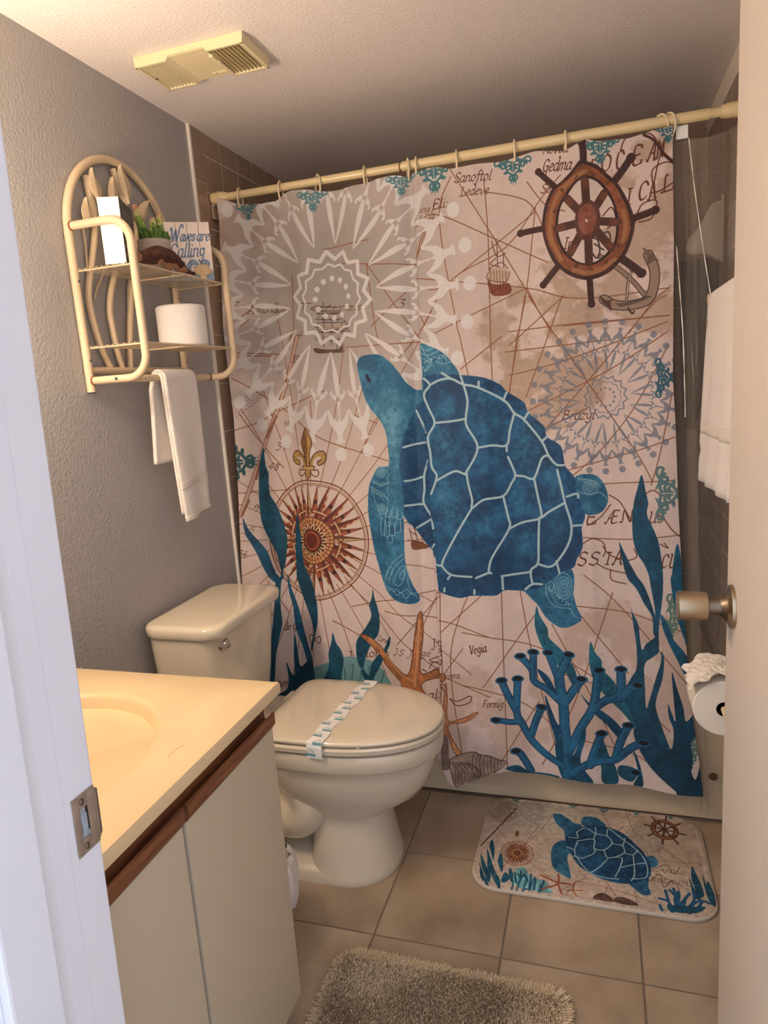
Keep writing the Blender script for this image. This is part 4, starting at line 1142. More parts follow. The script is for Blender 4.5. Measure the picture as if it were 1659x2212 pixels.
('P','4a2e28',2,1,[[1112,84,1124,83,1136,88,1158,99,1180,121,1208,151,1227,184,1245,227,1251,263,1244,298,1229,334,1206,360,1183,378,1154,388,1126,390,1094,379,1065,359,1042,333,1024,291,1014,247,1016,211,1025,175,1043,142,1062,131,1086,112,1102,95],[1119,130,1137,130,1157,141,1177,165,1197,202,1204,242,1204,280,1196,307,1178,328,1155,344,1131,347,1108,341,1085,322,1067,294,1057,261,1057,227,1065,191,1086,160,1102,140]]),
('P','96593a',4,1,[[1125,93,1140,100,1160,112,1180,134,1203,158,1221,193,1236,231,1241,264,1235,294,1221,328,1199,353,1175,370,1152,377,1126,380,1097,370,1071,351,1049,326,1032,289,1022,248,1024,212,1033,179,1050,148,1067,137,1091,118,1109,99],[1119,123,1137,123,1160,136,1183,162,1202,201,1211,243,1210,281,1201,310,1182,333,1157,349,1131,352,1105,344,1081,326,1061,296,1050,260,1050,226,1059,188,1081,155,1100,135]]),
('P','3c2620',2,1,[[1119,123,1137,123,1160,136,1183,162,1202,201,1211,243,1210,281,1201,310,1182,333,1157,349,1131,352,1105,344,1081,326,1061,296,1050,260,1050,226,1059,188,1081,155,1100,135],[1119,130,1137,130,1157,141,1177,165,1197,202,1204,242,1204,280,1196,307,1178,328,1155,344,1131,347,1108,341,1085,322,1067,294,1057,261,1057,227,1065,191,1086,160,1102,140]]),
('S','b07a50',11,1,0,[1130,111,1093,128,1053,169,1036,224,1038,272,1063,330]),
('S','b07a50',11,1,0,[1095,360,1131,372,1162,368,1201,344]),
('S','b07a50',11,1,0,[1222,224,1229,260,1221,300]),
('dot',1217,246,2.4,'6d3f26'),
('dot',1207,305,3.4,'6d3f26'),
('dot',1179,349,4.4,'6d3f26'),
('dot',1140,360,2.4,'6d3f26'),
('dot',1098,352,3.4,'6d3f26'),
('dot',1064,308,4.4,'6d3f26'),
('dot',1045,258,2.4,'6d3f26'),
('dot',1046,203,3.4,'6d3f26'),
('dot',1068,149,4.4,'6d3f26'),
('dot',1103,126,2.4,'6d3f26'),
('dot',1145,119,3.4,'6d3f26'),
('dot',1184,150,4.4,'6d3f26'),
('dot',1211,191,2.4,'6d3f26'),
('dot',1220,252,3.4,'6d3f26'),
('dot',1210,311,4.4,'6d3f26'),
('dot',1182,345,2.4,'6d3f26'),
('dot',1143,365,3.4,'6d3f26'),
('dot',1102,347,4.4,'6d3f26'),
('dot',1067,314,2.4,'6d3f26'),
('dot',1049,253,3.4,'6d3f26'),
('dot',1050,199,4.4,'6d3f26'),
('dot',1071,155,2.4,'6d3f26'),
('dot',1107,121,3.4,'6d3f26'),
('dot',1149,125,4.4,'6d3f26'),
('dot',1187,146,2.4,'6d3f26'),
('dot',1214,197,3.4,'6d3f26'),
('S','5b3a30',21,1,0,[1127,132,1130,190,1133,237]),
('S','5b3a30',21,1,0,[1081,174,1110,209,1133,237]),
('S','5b3a30',21,1,0,[1054,247,1098,242,1133,237]),
('S','5b3a30',21,1,0,[1087,315,1113,272,1133,237]),
('S','5b3a30',21,1,0,[1135,345,1134,286,1133,237]),
('S','5b3a30',21,1,0,[1191,313,1159,271,1133,237]),
('S','5b3a30',21,1,0,[1206,250,1166,243,1133,237]),
('S','5b3a30',21,1,0,[1176,173,1152,208,1133,237]),
('S','7a4a34',17,1,0,[1127,135,1127,145]),
('S','7a4a34',17,1,0,[1085,180,1089,186]),
('S','7a4a34',17,1,0,[1060,247,1067,246]),
('S','7a4a34',17,1,0,[1091,310,1096,302]),
('S','7a4a34',17,1,0,[1189,308,1183,301]),
('S','7a4a34',17,1,0,[1203,249,1196,248]),
('S','7a4a34',17,1,0,[1176,177,1172,183]),
('ell',1133,237,33,53,'6d4238',2),
('ell',1132,233,24,40,'935a4a',4),
('ell',1130,237,4,4,'e8d8cc',0),
('S','4f3c34',4,1,0,[1145,283,1158,290,1163,319,1155,336,1145,324]),
('S','4f3c34',4,1,0,[1168,278,1185,272,1190,291,1178,300]),
('S','4f3c34',4,1,0,[1150,299,1173,317]),
('P','0f4560',3,1,[[1264,919,1274,964,1280,996,1277,1028,1294,1069,1307,1108,1314,1162,1317,1195,1316,1249,1308,1321,1304,1360,1295,1356,1297,1300,1286,1228,1280,1193,1268,1163,1252,1137,1242,1101,1239,1053,1243,999,1253,957]]),
('P','0d3f5a',3,1,[[1204,1105,1216,1130,1233,1166,1250,1199,1268,1225,1282,1261,1294,1301,1304,1346,1305,1373,1292,1360,1289,1313,1268,1275,1249,1236,1226,1207,1214,1164]]),
('P','12455f',3,1,[[1232,1269,1237,1301,1253,1337,1257,1378,1263,1410,1273,1391,1294,1372,1303,1356,1306,1408,1290,1427,1269,1451,1269,1507,1272,1577,1281,1553,1298,1487,1311,1440,1312,1408,1319,1430,1315,1486,1300,1542,1298,1575,1314,1630,1335,1690,1356,1744,1360,1810,1314,1768,1272,1700,1242,1641,1208,1592,1196,1550,1209,1539,1235,1491,1248,1462,1248,1402,1241,1347]]),
('P','1c5a70',3,1,[[974,1297,982,1323,1004,1361,1008,1389,1043,1421,1074,1462,1086,1500,1092,1543,1073,1525,1051,1483,1024,1465,993,1428,976,1391,967,1348]]),
('P','1c5a70',3,1,[[1126,1391,1136,1421,1153,1444,1157,1472,1187,1508,1209,1549,1230,1595,1246,1641,1208,1596,1165,1552,1131,1502,1120,1450,1121,1408]]),
('P','0f4060',3,1,[[992,1564,1012,1612,1030,1650,1048,1628,1048,1658,1034,1679,1028,1729,1015,1680,1002,1632]]),
('P','0f4060',3,1,[[971,1488,1001,1505,1023,1543,1036,1566,995,1530]]),
('P','0f4060',3,1,[[1095,1547,1121,1574,1156,1596,1191,1626,1212,1658,1199,1674,1164,1633,1129,1598]]),
('P','0d3a52',3,1,[[1329,1559,1339,1586,1348,1606,1344,1549,1339,1466,1352,1511,1368,1565,1376,1606,1405,1576,1407,1636,1389,1666,1393,1717,1389,1750,1401,1772,1416,1724,1421,1827,1354,1823,1352,1768,1331,1699,1340,1680,1343,1632,1331,1596]]),
('P','0d3a52',3,1,[[1242,1641,1293,1656,1335,1699,1360,1753,1364,1824,1352,1813,1284,1752,1246,1684]]),
('P','16506c',3,1,[[1311,1303,1331,1334,1344,1374,1368,1405,1388,1445,1393,1508,1376,1482,1352,1429,1331,1384,1315,1339]]),
('P','16506c',3,1,[[1338,1195,1368,1195,1381,1389,1368,1364,1352,1306,1341,1248]]),
('P','16506c',3,1,[[1355,1108,1367,1180,1371,1227,1340,1227,1345,1144]]),
('P','0f4a66',3,1,[[1069,1739,1102,1648,1107,1677,1091,1752,1127,1810,1072,1811,1036,1807,1019,1729,1029,1684,1047,1707]]),
('P','174f62',3,1,[[1155,1682,1172,1729,1189,1761,1195,1807,1153,1807,1149,1761,1141,1727]]),
('P','0d3a52',3,1,[[1237,1708,1254,1745,1263,1808,1237,1810,1250,1774]]),
('P','0f4560',3,1,[[878,1791,910,1786,942,1805,989,1807,1027,1809,1026,1818,980,1814,933,1814,878,1800]]),
('P','174f62',3,1,[[1198,1756,1233,1757,1250,1770,1232,1801,1198,1785]]),
('S','0c3450',30,1,0,[1052,1811,1053,1726,1048,1653,1045,1580,1037,1532,1033,1489]),
('S','0c3450',21,1,0,[1033,1576,995,1544,963,1527,955,1489,924,1451]),
('S','0c3450',22,1,0,[959,1518,961,1440]),
('S','0c3450',21,1,0,[1037,1527,1019,1475,1005,1437]),
('S','0c3450',24,1,0,[1032,1508,1051,1464,1063,1434]),
('S','0c3450',24,1,0,[1049,1580,1077,1534,1098,1504]),
('S','0c3450',25,1,0,[1055,1736,1093,1649,1130,1578,1144,1477]),
('S','0c3450',25,1,0,[1136,1583,1165,1562,1202,1545,1206,1474]),
('S','0c3450',26,1,0,[1202,1556,1226,1529,1248,1513]),
('S','0c3450',22,1,0,[1046,1776,991,1747,950,1706,923,1654,909,1620,914,1523]),
('S','0c3450',18,1,0,[923,1651,890,1651,851,1644]),
('S','0c3450',22,1,0,[907,1615,882,1562,868,1526]),
('S','0c3450',22,1,0,[950,1691,965,1645,981,1607]),
('S','0c3450',22,1,0,[947,1802,920,1754,904,1741]),
('S','0c3450',23,1,0,[1064,1794,1105,1760,1145,1742,1189,1737,1233,1699,1263,1682]),
('S','0c3450',24,1,0,[1118,1757,1135,1704,1151,1661]),
('S','0c3450',24,1,0,[1189,1735,1203,1683,1223,1638]),
('St',[1052,1811,1053,1726,1048,1653,1045,1580,1037,1532,1033,1489],26,'1d587e','327a9c'),
('St',[1033,1576,995,1544,963,1527,955,1489,924,1451],17,'1d587e','327a9c'),
('St',[959,1518,961,1440],18,'1d587e','327a9c'),
('St',[1037,1527,1019,1475,1005,1437],17,'1d587e','327a9c'),
('St',[1032,1508,1051,1464,1063,1434],20,'1d587e','327a9c'),
('St',[1049,1580,1077,1534,1098,1504],20,'1d587e','327a9c'),
('St',[1055,1736,1093,1649,1130,1578,1144,1477],21,'1d587e','327a9c'),
('St',[1136,1583,1165,1562,1202,1545,1206,1474],21,'1d587e','327a9c'),
('St',[1202,1556,1226,1529,1248,1513],22,'1d587e','327a9c'),
('St',[1046,1776,991,1747,950,1706,923,1654,909,1620,914,1523],18,'1d587e','327a9c'),
('St',[923,1651,890,1651,851,1644],14,'1d587e','327a9c'),
('St',[907,1615,882,1562,868,1526],18,'1d587e','327a9c'),
('St',[950,1691,965,1645,981,1607],18,'1d587e','327a9c'),
('St',[947,1802,920,1754,904,1741],18,'1d587e','327a9c'),
('St',[1064,1794,1105,1760,1145,1742,1189,1737,1233,1699,1263,1682],19,'1d587e','327a9c'),
('St',[1118,1757,1135,1704,1151,1661],20,'1d587e','327a9c'),
('St',[1189,1735,1203,1683,1223,1638],20,'1d587e','327a9c'),
('ell',923,1450,18,11,'1d587e',3),
('ell',923,1449,13,7,'0b1620',0),
('ell',961,1437,18,11,'1d587e',3),
('ell',961,1436,13,7,'0b1620',0),
('ell',1005,1435,18,11,'1d587e',3),
('ell',1005,1434,13,7,'0b1620',0),
('ell',1063,1433,18,11,'1d587e',3),
('ell',1063,1432,13,7,'0b1620',0),
('ell',1098,1503,18,11,'1d587e',3),
('ell',1098,1502,13,7,'0b1620',0),
('ell',1146,1475,18,11,'1d587e',3),
('ell',1146,1474,13,7,'0b1620',0),
('ell',1206,1471,18,11,'1d587e',3),
('ell',1206,1470,13,7,'0b1620',0),
('ell',1251,1515,18,11,'1d587e',3),
('ell',1251,1514,13,7,'0b1620',0),
('ell',867,1523,18,11,'1d587e',3),
('ell',867,1522,13,7,'0b1620',0),
('ell',914,1519,18,11,'1d587e',3),
('ell',914,1518,13,7,'0b1620',0),
('ell',848,1645,18,11,'1d587e',3),
('ell',848,1644,13,7,'0b1620',0),
('ell',982,1604,18,11,'1d587e',3),
('ell',982,1603,13,7,'0b1620',0),
('ell',904,1742,18,11,'1d587e',3),
('ell',904,1741,13,7,'0b1620',0),
('ell',1151,1661,18,11,'1d587e',3),
('ell',1151,1660,13,7,'0b1620',0),
('ell',1225,1635,18,11,'1d587e',3),
('ell',1225,1634,13,7,'0b1620',0),
('ell',1265,1682,18,11,'1d587e',3),
('ell',1265,1681,13,7,'0b1620',0),
('ell',1243,1773,18,11,'1d587e',3),
('ell',1243,1772,13,7,'0b1620',0)]
MART=[
('stain',520,120,160,140,'b9a288',0.6,5),
('stain',150,60,140,110,'c9c2ae',0.8,-1),
('stain',40,60,90,90,'a58a70',0.6,3),
('S','9c6244',1.6,1,0,[9,245,40,174,91,47]),
('S','9c6244',1.6,1,0,[240,210,482,91]),
('S','9c6244',1.6,1,0,[330,16,365,108,396,79]),
('S','9c6244',1.6,1,0,[166,212,195,178]),
('S','9c6244',1.6,1,0,[269,331,368,345,460,369]),
('S','9c6244',1.6,1,0,[468,264,540,307]),
('S','9c6244',1.6,1,0,[477,148,550,223,575,265]),
('S','9c6244',1.6,1,0,[399,2,421,111]),
('S','9c6244',1.6,1,0,[488,211,583,203]),
('S','9c6244',1.6,1,0,[341,316,371,377]),
('S','9c6244',1.6,1,0,[293,314,231,374]),
('S','5d3a2a',4,1,0,[9,245,47,157,91,47]),
('medal',163,53,26,28,'e9e4d4',0.85,3),
('medal',450,126,14,20,'8d9094',0.7,2),
('compass',111,257,45,45,52,52),
('ell',102,176,6,14,'8a6238',2),
('orn',340,2,30,'3f7f86',0),
('orn',431,-4,30,'3f7f86',0),
('orn',524,-3,28,'3f7f86',0),
('orn',251,7,20,'3f7f86',0),
('orn',81,7,20,'3f7f86',0),
('P','16485f',3,1,[[36,214,48,250,52,296,42,272,33,240]]),
('P','16485f',3,1,[[68,266,79,303,80,341,64,300]]),
('P','16485f',3,1,[[14,278,34,319,52,353,51,378,27,334]]),
('P','16485f',3,1,[[28,254,57,327,80,377,68,380,44,330]]),
('P','16485f',3,1,[[88,339,103,355,93,375,82,371]]),
('P','16485f',3,1,[[15,310,35,357,56,383,32,364]]),
('P','6fa3a8',3,1,[[116,321,136,310,156,343,189,348,207,374,212,387,168,388,131,384,112,365]]),
('S','1f5f7c',5,1,0,[126,374,138,335,149,357]),
('S','1f5f7c',5,1,0,[129,324,129,367]),
('S','1f5f7c',5,1,0,[155,331,155,379,143,387]),
('S','1f5f7c',5,1,0,[113,334,121,369]),
('S','1f5f7c',5,1,0,[168,347,167,382]),
('S','1f5f7c',5,1,0,[189,348,184,384]),
('S','b0603a',5,1,0,[224,317,224,352,187,378]),
('S','b0603a',5,1,0,[179,329,222,347,254,346]),
('S','b0603a',5,1,0,[224,350,235,382]),
('S','b0603a',3.5,1,0,[266,341,262,367,271,382]),
('S','b0603a',3.5,1,0,[247,371,286,362]),
('P','16485f',3,1,[[31,358,47,379,59,405,45,391]]),
('P','16485f',3,1,[[68,350,80,372,82,401,70,380]]),
('P','16485f',3,1,[[98,318,110,341,109,371,100,349]]),
('P','16485f',3,1,[[36,306,50,329,56,352,43,336]]),
('P','16485f',3,1,[[21,335,30,352,38,381,27,365]]),
('P','16485f',3,1,[[499,349,513,313,517,334,504,370]]),
('P','16485f',3,1,[[578,241,581,276,584,309,577,294]]),
('S','2a6a86',4,1,0,[124,397,129,361,122,338]),
('S','2a6a86',4,1,0,[140,394,145,358,139,341]),
('S','2a6a86',4,1,0,[156,390,161,360,166,341]),
('S','2a6a86',4,1,0,[180,391,182,361]),
('S','2a6a86',4,1,0,[112,394,113,370,107,354]),
('S','22608a',6,1,0,[491,388,486,368]),
('S','22608a',6,1,0,[531,385,542,356,562,335]),
('S','22608a',6,1,0,[543,377,556,358]),
('S','22608a',6,1,0,[503,380,502,354]),
('S','22608a',6,1,0,[518,372,527,343]),
('S','9c6244',1.4,1,0,[197,66,166,148,109,258]),
('S','9c6244',1.4,1,0,[269,331,247,382]),
('S','9c6244',1.4,1,0,[111,257,58,364]),
('S','9c6244',1.4,1,0,[111,257,213,343]),
('S','9c6244',1.4,1,0,[111,257,36,152]),
('S','9c6244',1.4,1,0,[111,257,160,127]),
('S','9c6244',1.4,1,0,[349,326,336,374]),
('S','9c6244',1.4,1,0,[410,335,415,384]),
('S','9c6244',1.4,1,0,[474,86,494,144,467,183]),
('P','6a4c40',2,1,[[311,382,321,366,336,361,355,372,359,385,332,386]]),
('P','6a4c40',2,1,[[359,380,371,366,394,367,417,383,385,388]]),
('P','3a7fa0',5,1,[[197,66,216,61,235,74,258,96,279,103,273,148,239,183,230,135,214,116,201,92]]),
('P','3a7fa0',5,1,[[279,99,278,72,294,57,321,61,345,93,308,112]]),
('P','3a7fa0',5,1,[[243,182,222,182,203,211,201,252,210,295,232,315,255,325,250,286,244,243,262,206]]),
('P','3a7fa0',5,1,[[445,207,453,199,466,197,474,214,471,233,451,241]]),
('P','3a7fa0',5,1,[[400,309,444,279,444,317,448,341,428,347,410,330]]),
('P','1f587c',6,1,[[238,162,264,121,308,97,352,97,391,117,419,153,438,183,452,219,455,255,448,281,427,298,399,315,368,318,337,313,305,299,276,275,259,246,245,209]]),
('S','b9d6dc',3.2,1,0,[243,161,269,160,266,135,290,112,317,132,347,136,360,165,338,197,313,195,312,158,269,173]),
('S','b9d6dc',3.2,1,0,[317,132,317,103]),
('S','b9d6dc',3.2,1,0,[347,136,352,103,386,139,414,168,437,203,446,245,440,283,408,295]),
('S','b9d6dc',3.2,1,0,[360,165,387,166,394,137]),
('S','b9d6dc',3.2,1,0,[387,166,390,199,350,227,338,197]),
('S','b9d6dc',3.2,1,0,[390,199,413,201,426,179]),
('S','b9d6dc',3.2,1,0,[413,201,413,276,404,302]),
('S','b9d6dc',3.2,1,0,[269,173,262,213,267,238,284,241,313,215,313,195]),
('S','b9d6dc',3.2,1,0,[350,227,325,270,305,293]),
('S','b9d6dc',3.2,1,0,[350,227,383,220,378,259,365,296]),
('S','b9d6dc',3.2,1,0,[378,259,415,239,443,227]),
('S','b9d6dc',3.2,1,0,[267,238,297,289,337,305,373,303]),
('S','b9d6dc',3.2,1,0,[240,204,262,213]),
('S','b9d6dc',3.2,1,0,[246,242,267,238]),
('S','b9d6dc',3.2,1,0,[312,158,317,132]),
('wheel',502,76,36,44),
('text','EANUS',455,255,535,253,14,'5f3a2a',0.13),
('text','SSIA CU',449,292,549,294,14,'5f3a2a',0.13),
('S','7a452f',2,1,0,[470,240,495,225,508,256,526,228]),
('S','7a452f',2,1,0,[451,292,476,263,480,309,505,280,517,312]),
('P','16485f',3,1,[[557,215,563,244,570,278,572,317,560,325,553,293,550,259]]),
('P','16485f',3,1,[[587,263,594,290,599,327,592,350,581,331,578,299]]),
('P','16485f',3,1,[[544,260,552,299,563,330,549,328]]),
('S','22608a',7,1,0,[510,384,510,347,494,317]),
('S','22608a',7,1,0,[512,363,539,319]),
('S','22608a',7,1,0,[495,387,487,357,467,351]),
('S','22608a',7,1,0,[487,357,483,320]),
('S','22608a',7,1,0,[525,376,547,339,548,306]),
('S','22608a',7,1,0,[470,388,466,373]),
('S','22608a',7,1,0,[550,375,565,340,583,342]),
('S','22608a',7,1,0,[512,363,503,310]),
('P','16485f',3,1,[[482,374,508,363,541,362,570,355,557,374,531,385,495,387]])]
# ------------------------------------------------------------ materials
mat('wall_paint', 'aeaaa7', .55, bump=.9, bscale=130)
mat('ceiling_paint', 'ebe2dc', .8, bump=.8, bscale=130)
mat('trim_paint', 'e4e2e6', .45, bump=.08, bscale=60, var=.04, vscale=12)
mat('door_paint', 'cfc2b3', .5, bump=.05, bscale=300)
mat('wall_tile', 'b0957f', .2, var=.12, vscale=30, rnd=1, coat=.3)
mat('grout', 'f0e2d2', .85)
mat('caulk', 'efe6da', .5)
mat('floor_tile', 'bda990', .42, bump=.5, bscale=38, var=.2, vscale=5, var2='937c64', rnd=1)
mat('floor_grout', '857462', .9)
mat('carpet', 'd9d0c4', .95, bump=.6, bscale=300)
mat('porcelain', 'ddd0b8', .13, coat=.5)
mat('tub_enamel', 'e0cba8', .25, coat=.3)
mat('chrome', 'd9d4cc', .12, metal=1)
mat('satin_nickel', 'b3a185', .3, metal=1)
mat('aged_nickel', '7d6f5e', .38, metal=1)
mat('strike_steel', 'a8937f', .42, metal=.35, var=.25, vscale=60)
mat('zinc', 'b9c2ca', .45, metal=.3, var=.5, vscale=120)
mat('counter', 'e2c79b', .22, var=.06, vscale=6, coat=.25)
mat('laminate', 'c9b99e', .45, bump=.04, bscale=400)
mat('walnut', '8f5a37', .5, var=.5, vscale=9, var2='5c3520', stretch=(14, 1.2, 14), bump=.15, bscale=40)
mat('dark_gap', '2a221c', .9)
mat('cream_metal', 'dcc5a2', .42, bump=.35, bscale=900, var=.1, vscale=700)
mat('brown_collar', '8a4f2a', .5)
mat('black_rubber', '16130f', .6)
mat('rod_enamel', 'e6d09e', .3, coat=.2)
mat('ring_plastic', 'ecd9b4', .35)
mat('fan_plastic', 'eadbb0', .45, bump=.05, bscale=500)
mat('fan_dark', '2b2013', .9)
mat('white_box', 'f6f3ee', .5)
mat('paper', 'efe9e2', .9, bump=.25, bscale=240)
mat('tissue', 'f8eddc', .95, bump=.3, bscale=160)
mat('cardboard', '5a4636', .9)
mat('terry', 'f1e7dd', .97, bump=1.0, bscale=420, sheen=.3)
mat('terry_band', 'e9dfd4', .9, bump=.4, bscale=700)
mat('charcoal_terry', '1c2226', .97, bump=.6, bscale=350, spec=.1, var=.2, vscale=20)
mat('hanger_plastic', 'f4e0c6', .3, coat=.3)
mat('driftwood', '6b4230', .85, var=.5, vscale=7, var2='3a2118', stretch=(30, 4, 30), bump=.9, bscale=14)
mat('driftwood_bark', '9a6e50', .85, bump=.8, bscale=60)
mat('shell', 'ecd2a8', .45, var=.25, vscale=40)
mat('pot_stone', 'b9ada0', .8, bump=.25, bscale=200)
mat('soil', '3a2c22', .95)
for i, cc_ in enumerate(('37581f', '55792c', '86a048', 'c9c07e', 'c98f74')): mat('succulent_%d' % i, cc_, .4, sub=.15)
mat('rug_pile', 'e0c9a8', .97, var=.2, vscale=9, var2='cdb490')
mat('rug_back', 'd8c6ac', .95)
mat('mat_edge', 'cfc4b3', .9, bump=.3, bscale=500)
mat('bag', 'e3dcd6', .35, bump=.2, bscale=60)
mat('basket', 'c9bba6', .5)
mat('wax_bulb', 'ffe8ce', .5, emit=BULB)
mat('gunmetal', '8a8f94', .25, metal=1)
def clear_vinyl():
    m = mat('clear_vinyl', 'd8c8b4', .12, bump=.0); nt = m.node_tree; b = nt.nodes['Principled BSDF']; out = nt.nodes['Material Output']
    tr = nt.nodes.new('ShaderNodeBsdfTransparent'); tr.inputs[0].default_value = (.93, .92, .9, 1)
    mx = nt.nodes.new('ShaderNodeMixShader'); lw = nt.nodes.new('ShaderNodeLayerWeight'); lw.inputs['Blend'].default_value = .25
    ma = nt.nodes.new('ShaderNodeMath'); ma.operation = 'MULTIPLY_ADD'; ma.inputs[1].default_value = .45; ma.inputs[2].default_value = .18
    nt.links.new(lw.outputs['Facing'], ma.inputs[0]); nt.links.new(ma.outputs[0], mx.inputs[0])
    nt.links.new(tr.outputs[0], mx.inputs[1]); nt.links.new(b.outputs[0], mx.inputs[2]); nt.links.new(mx.outputs[0], out.inputs[0])
clear_vinyl(); mat('vinyl_glint', 'efe9e0', .1, coat=1)  # second material: pale colour standing in for glints on the vinyl creases
# ------------------------------------------------------------ room shell
H = 2.1006; W = 1.515; YB = .77; YN = -1.42; T = .305
fl = struct('floor', G().box(-.1, W+.1, -1.56, YB+.1, -.1, -.0025), 'floor_grout')
gx0, gy0 = .6208, -.2974
for i in range(-3, 4):
    for j in range(-1, 5):
        x0, x1 = max(gx0+i*T+.0022, .002), min(gx0+(i+1)*T-.0022, W-.002); y1, y0 = min(gy0-(j)*T-.0022, -.003), max(gy0-(j+1)*T+.0022, -1.55)
        if x1-x0 < .01 or y1-y0 < .01: continue
        obj('tile', G().box(x0, x1, y0, y1, -.008, 0, .0012), 'floor_tile', fl)
hall = struct('floor_hall', G().box(-.8, 2.6, -3.6, -1.56, -.1, -.004), 'carpet')
struct('ceiling', G().box(-.1, W+.1, -1.56, YB+.1, H, H+.08), 'ceiling_paint')
wl = struct('wall_left', G().box(-.12, 0, -1.56, YB+.1, -.1, H), 'wall_paint')
wb = struct('wall_back', G().box(0, W, YB, YB+.1, -.1, H), 'grout')
wr = struct('wall_right', G().box(W, W+.12, -1.56, YB+.1, -.1, H), 'wall_paint')
wn = struct('wall_near', G().box(0, .58, -1.555, YN, -.1, H).box(1.425, W, -1.555, YN, -.1, H).box(.58, 1.425, -1.555, YN, 2.07, H), 'wall_paint')
# wall tiles, one shared bevelled piece per kind
obj('grout_bed', G().box(0, .0034, .009, YB, 0, H), 'grout', wl)
obj('caulk_line', G().box(0, .0095, .0015, .0085, 0, H), 'caulk', wl)
obj('grout_bed', G().box(W-.0035, W, .009, YB, 0, H), 'grout', wr)
def tilefield(parent, axis, u0, n_u, pu, z0, n_z, pz, base, skip=None, um=9, d=.0045):
    src = None
    for i in range(n_u):
        for k in range(n_z):
            u, z = u0+i*pu, z0+k*pz
            if u+pu > um+.03 or z+pz > H+.001 or (skip and skip(u, z)): continue
            if src is None:
                g = G(); a, b, c, e = u+.0016, u+pu-.0016, z+.0016, z+pz-.0016
                sgn = d if axis in ('x',) else -d
                if axis[0] == 'x': g.box(min(base, base+sgn), max(base, base+sgn), a, b, c, e, .0015)
                else: g.box(a, b, base-d, base, c, e, .0015)
                src = obj('tile', g, 'wall_tile', parent); U0, Z0 = u, z
            else:
                dup(src, parent, (0, u-U0, z-Z0) if axis[0] == 'x' else (u-U0, 0, z-Z0))
tz0 = 2.036-18*.1083
tilefield(wl, 'x', .0745, 7, .1083, tz0, 18, .1083, 0, um=YB); tilefield(wl, 'x', .009, 1, .0655, .735-.152*5, 19, .152, 0, d=.006)
tilefield(wb, 'y', .004, 14, .1083, tz0, 18, .1083, YB, um=W)
tilefield(wr, 'x-', .0745, 7, .1083, tz0, 18, .1083, W, um=YB)
for j in range(7):
    y0 = .0745+j*.1083
    if j < 6: obj('tile', G().box(0, .0045, y0+.0013, min(y0+.107, YB), 2.0375, H-.001, .0015), 'wall_tile', wl)
obj('tile', G().box(0, .006, .0106, .0729, 1.9526, H-.001, .0015), 'wall_tile', wl)
for j in range(14): obj('tile', G().box(.0053+j*.1083, .0053+j*.1083+.1057, YB-.0045, YB, 2.0375, H-.001, .0015), 'wall_tile', wb)
# ceramic ledge low on the tiled wall, just under the rod end
led = G().box(.0065, .016, .083, .155, 1.852, 1.888, .003).box(.0065, .020, .083, .155, 1.884, 1.892, .002).box(.0065, .020, .083, .155, 1.849, 1.856, .002)
obj('ceramic_ledge', led, 'wall_tile', wl, smooth=True)
# door frame
j1 = struct('trim_1', G().box(.605, .645, -1.56, YN, -.01, 2.06, .002), 'trim_paint', 'white door jamb with a steel strike plate')
obj('door_stop', G().box(.645, .657, -1.56, -1.505, -.005, 2.045, .003), 'trim_paint', j1)
obj('paint_ridge', G().box(.6448, .6456, -1.482, -1.4625, 0, 2.04, .0002), 'trim_paint', j1)
obj('casing', G().box(.525, .637, -1.578, -1.5605, -.003, 2.1, .004).box(.54, .58, -1.585, -1.578, -.003, 2.1, .003), 'trim_paint', j1)
struct('trim_2', G().box(1.39, 1.425, -1.56, YN, -.01, 2.06, .002).box(1.378, 1.39, -1.56, -1.505, 0, 2.045, .003).box(1.40, 1.50, -1.578, -1.5605, -.003, 2.1, .004), 'trim_paint')
struct('trim_3', G().box(.645, 1.39, -1.56, YN, 2.045, 2.06, .002).box(.525, 1.50, -1.578, -1.5605, 2.0605, 2.15, .004), 'trim_paint')
sp = G(); X = 0.6465
oy = [(-1.4485, .936), (-1.4070, .936), (-1.4070, .872), (-1.4485, .872)]
sp.box(0.6452, X+.0004, -1.4485, -1.4370, .872, .936, .0004).box(0.6452, X+.0004, -1.4370, -1.4220, .872, .888, .0004).box(0.6452, X+.0004, -1.4370, -1.4220, .921, .936, .0004).box(0.6452, X+.0004, -1.4220, -1.4070, .872, .936, .0004)
lipz = [(0.6450+.0018*math.cos(a), -1.4070+.008*math.sin(a)) for a in np.linspace(0, 1.35, 6)]
for k in range(5):
    (xa, ya), (xb, yb) = lipz[k], lipz[k+1]
    sp.loft([[(xa, ya, .875+k*.001), (xa-.0015, ya, .875+k*.001), (xa-.0015, ya, .933-k*.001), (xa, ya, .933-k*.001)], [(xb-.001*k, yb, .876+k*.001), (xb-.0015-.001*k, yb, .876+k*.001), (xb-.0015-.001*k, yb, .932-k*.001), (xb-.001*k, yb, .932-k*.001)]])
spo = obj('strike_plate', sp, 'strike_steel', j1, smooth=True, label='brushed steel strike plate')
pk = G().box(.637, 0.6456, -1.4370, -1.4220, .888, .921); obj('latch_pocket', G().box(0.6451, 0.6459, -1.4375, -1.4215, .8875, .9215), 'zinc', spo, label='bright latch opening')
obj('latch_tongue', G().prism(rrect(-1.4355, -1.4260, .890, .9165, .004), 0.6458, 0.6472, 'x', .0004), 'zinc', spo)
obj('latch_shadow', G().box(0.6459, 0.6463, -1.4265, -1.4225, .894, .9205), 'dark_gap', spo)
for z in (.9285, .8795):
    s = obj('screw', G().lathe([(.0001, .0016), (.0025, .0022), (.0038, .0014), (.004, .0)], (0.6465, -1.4325, z), 'x', 14), 'aged_nickel', spo, smooth=True)
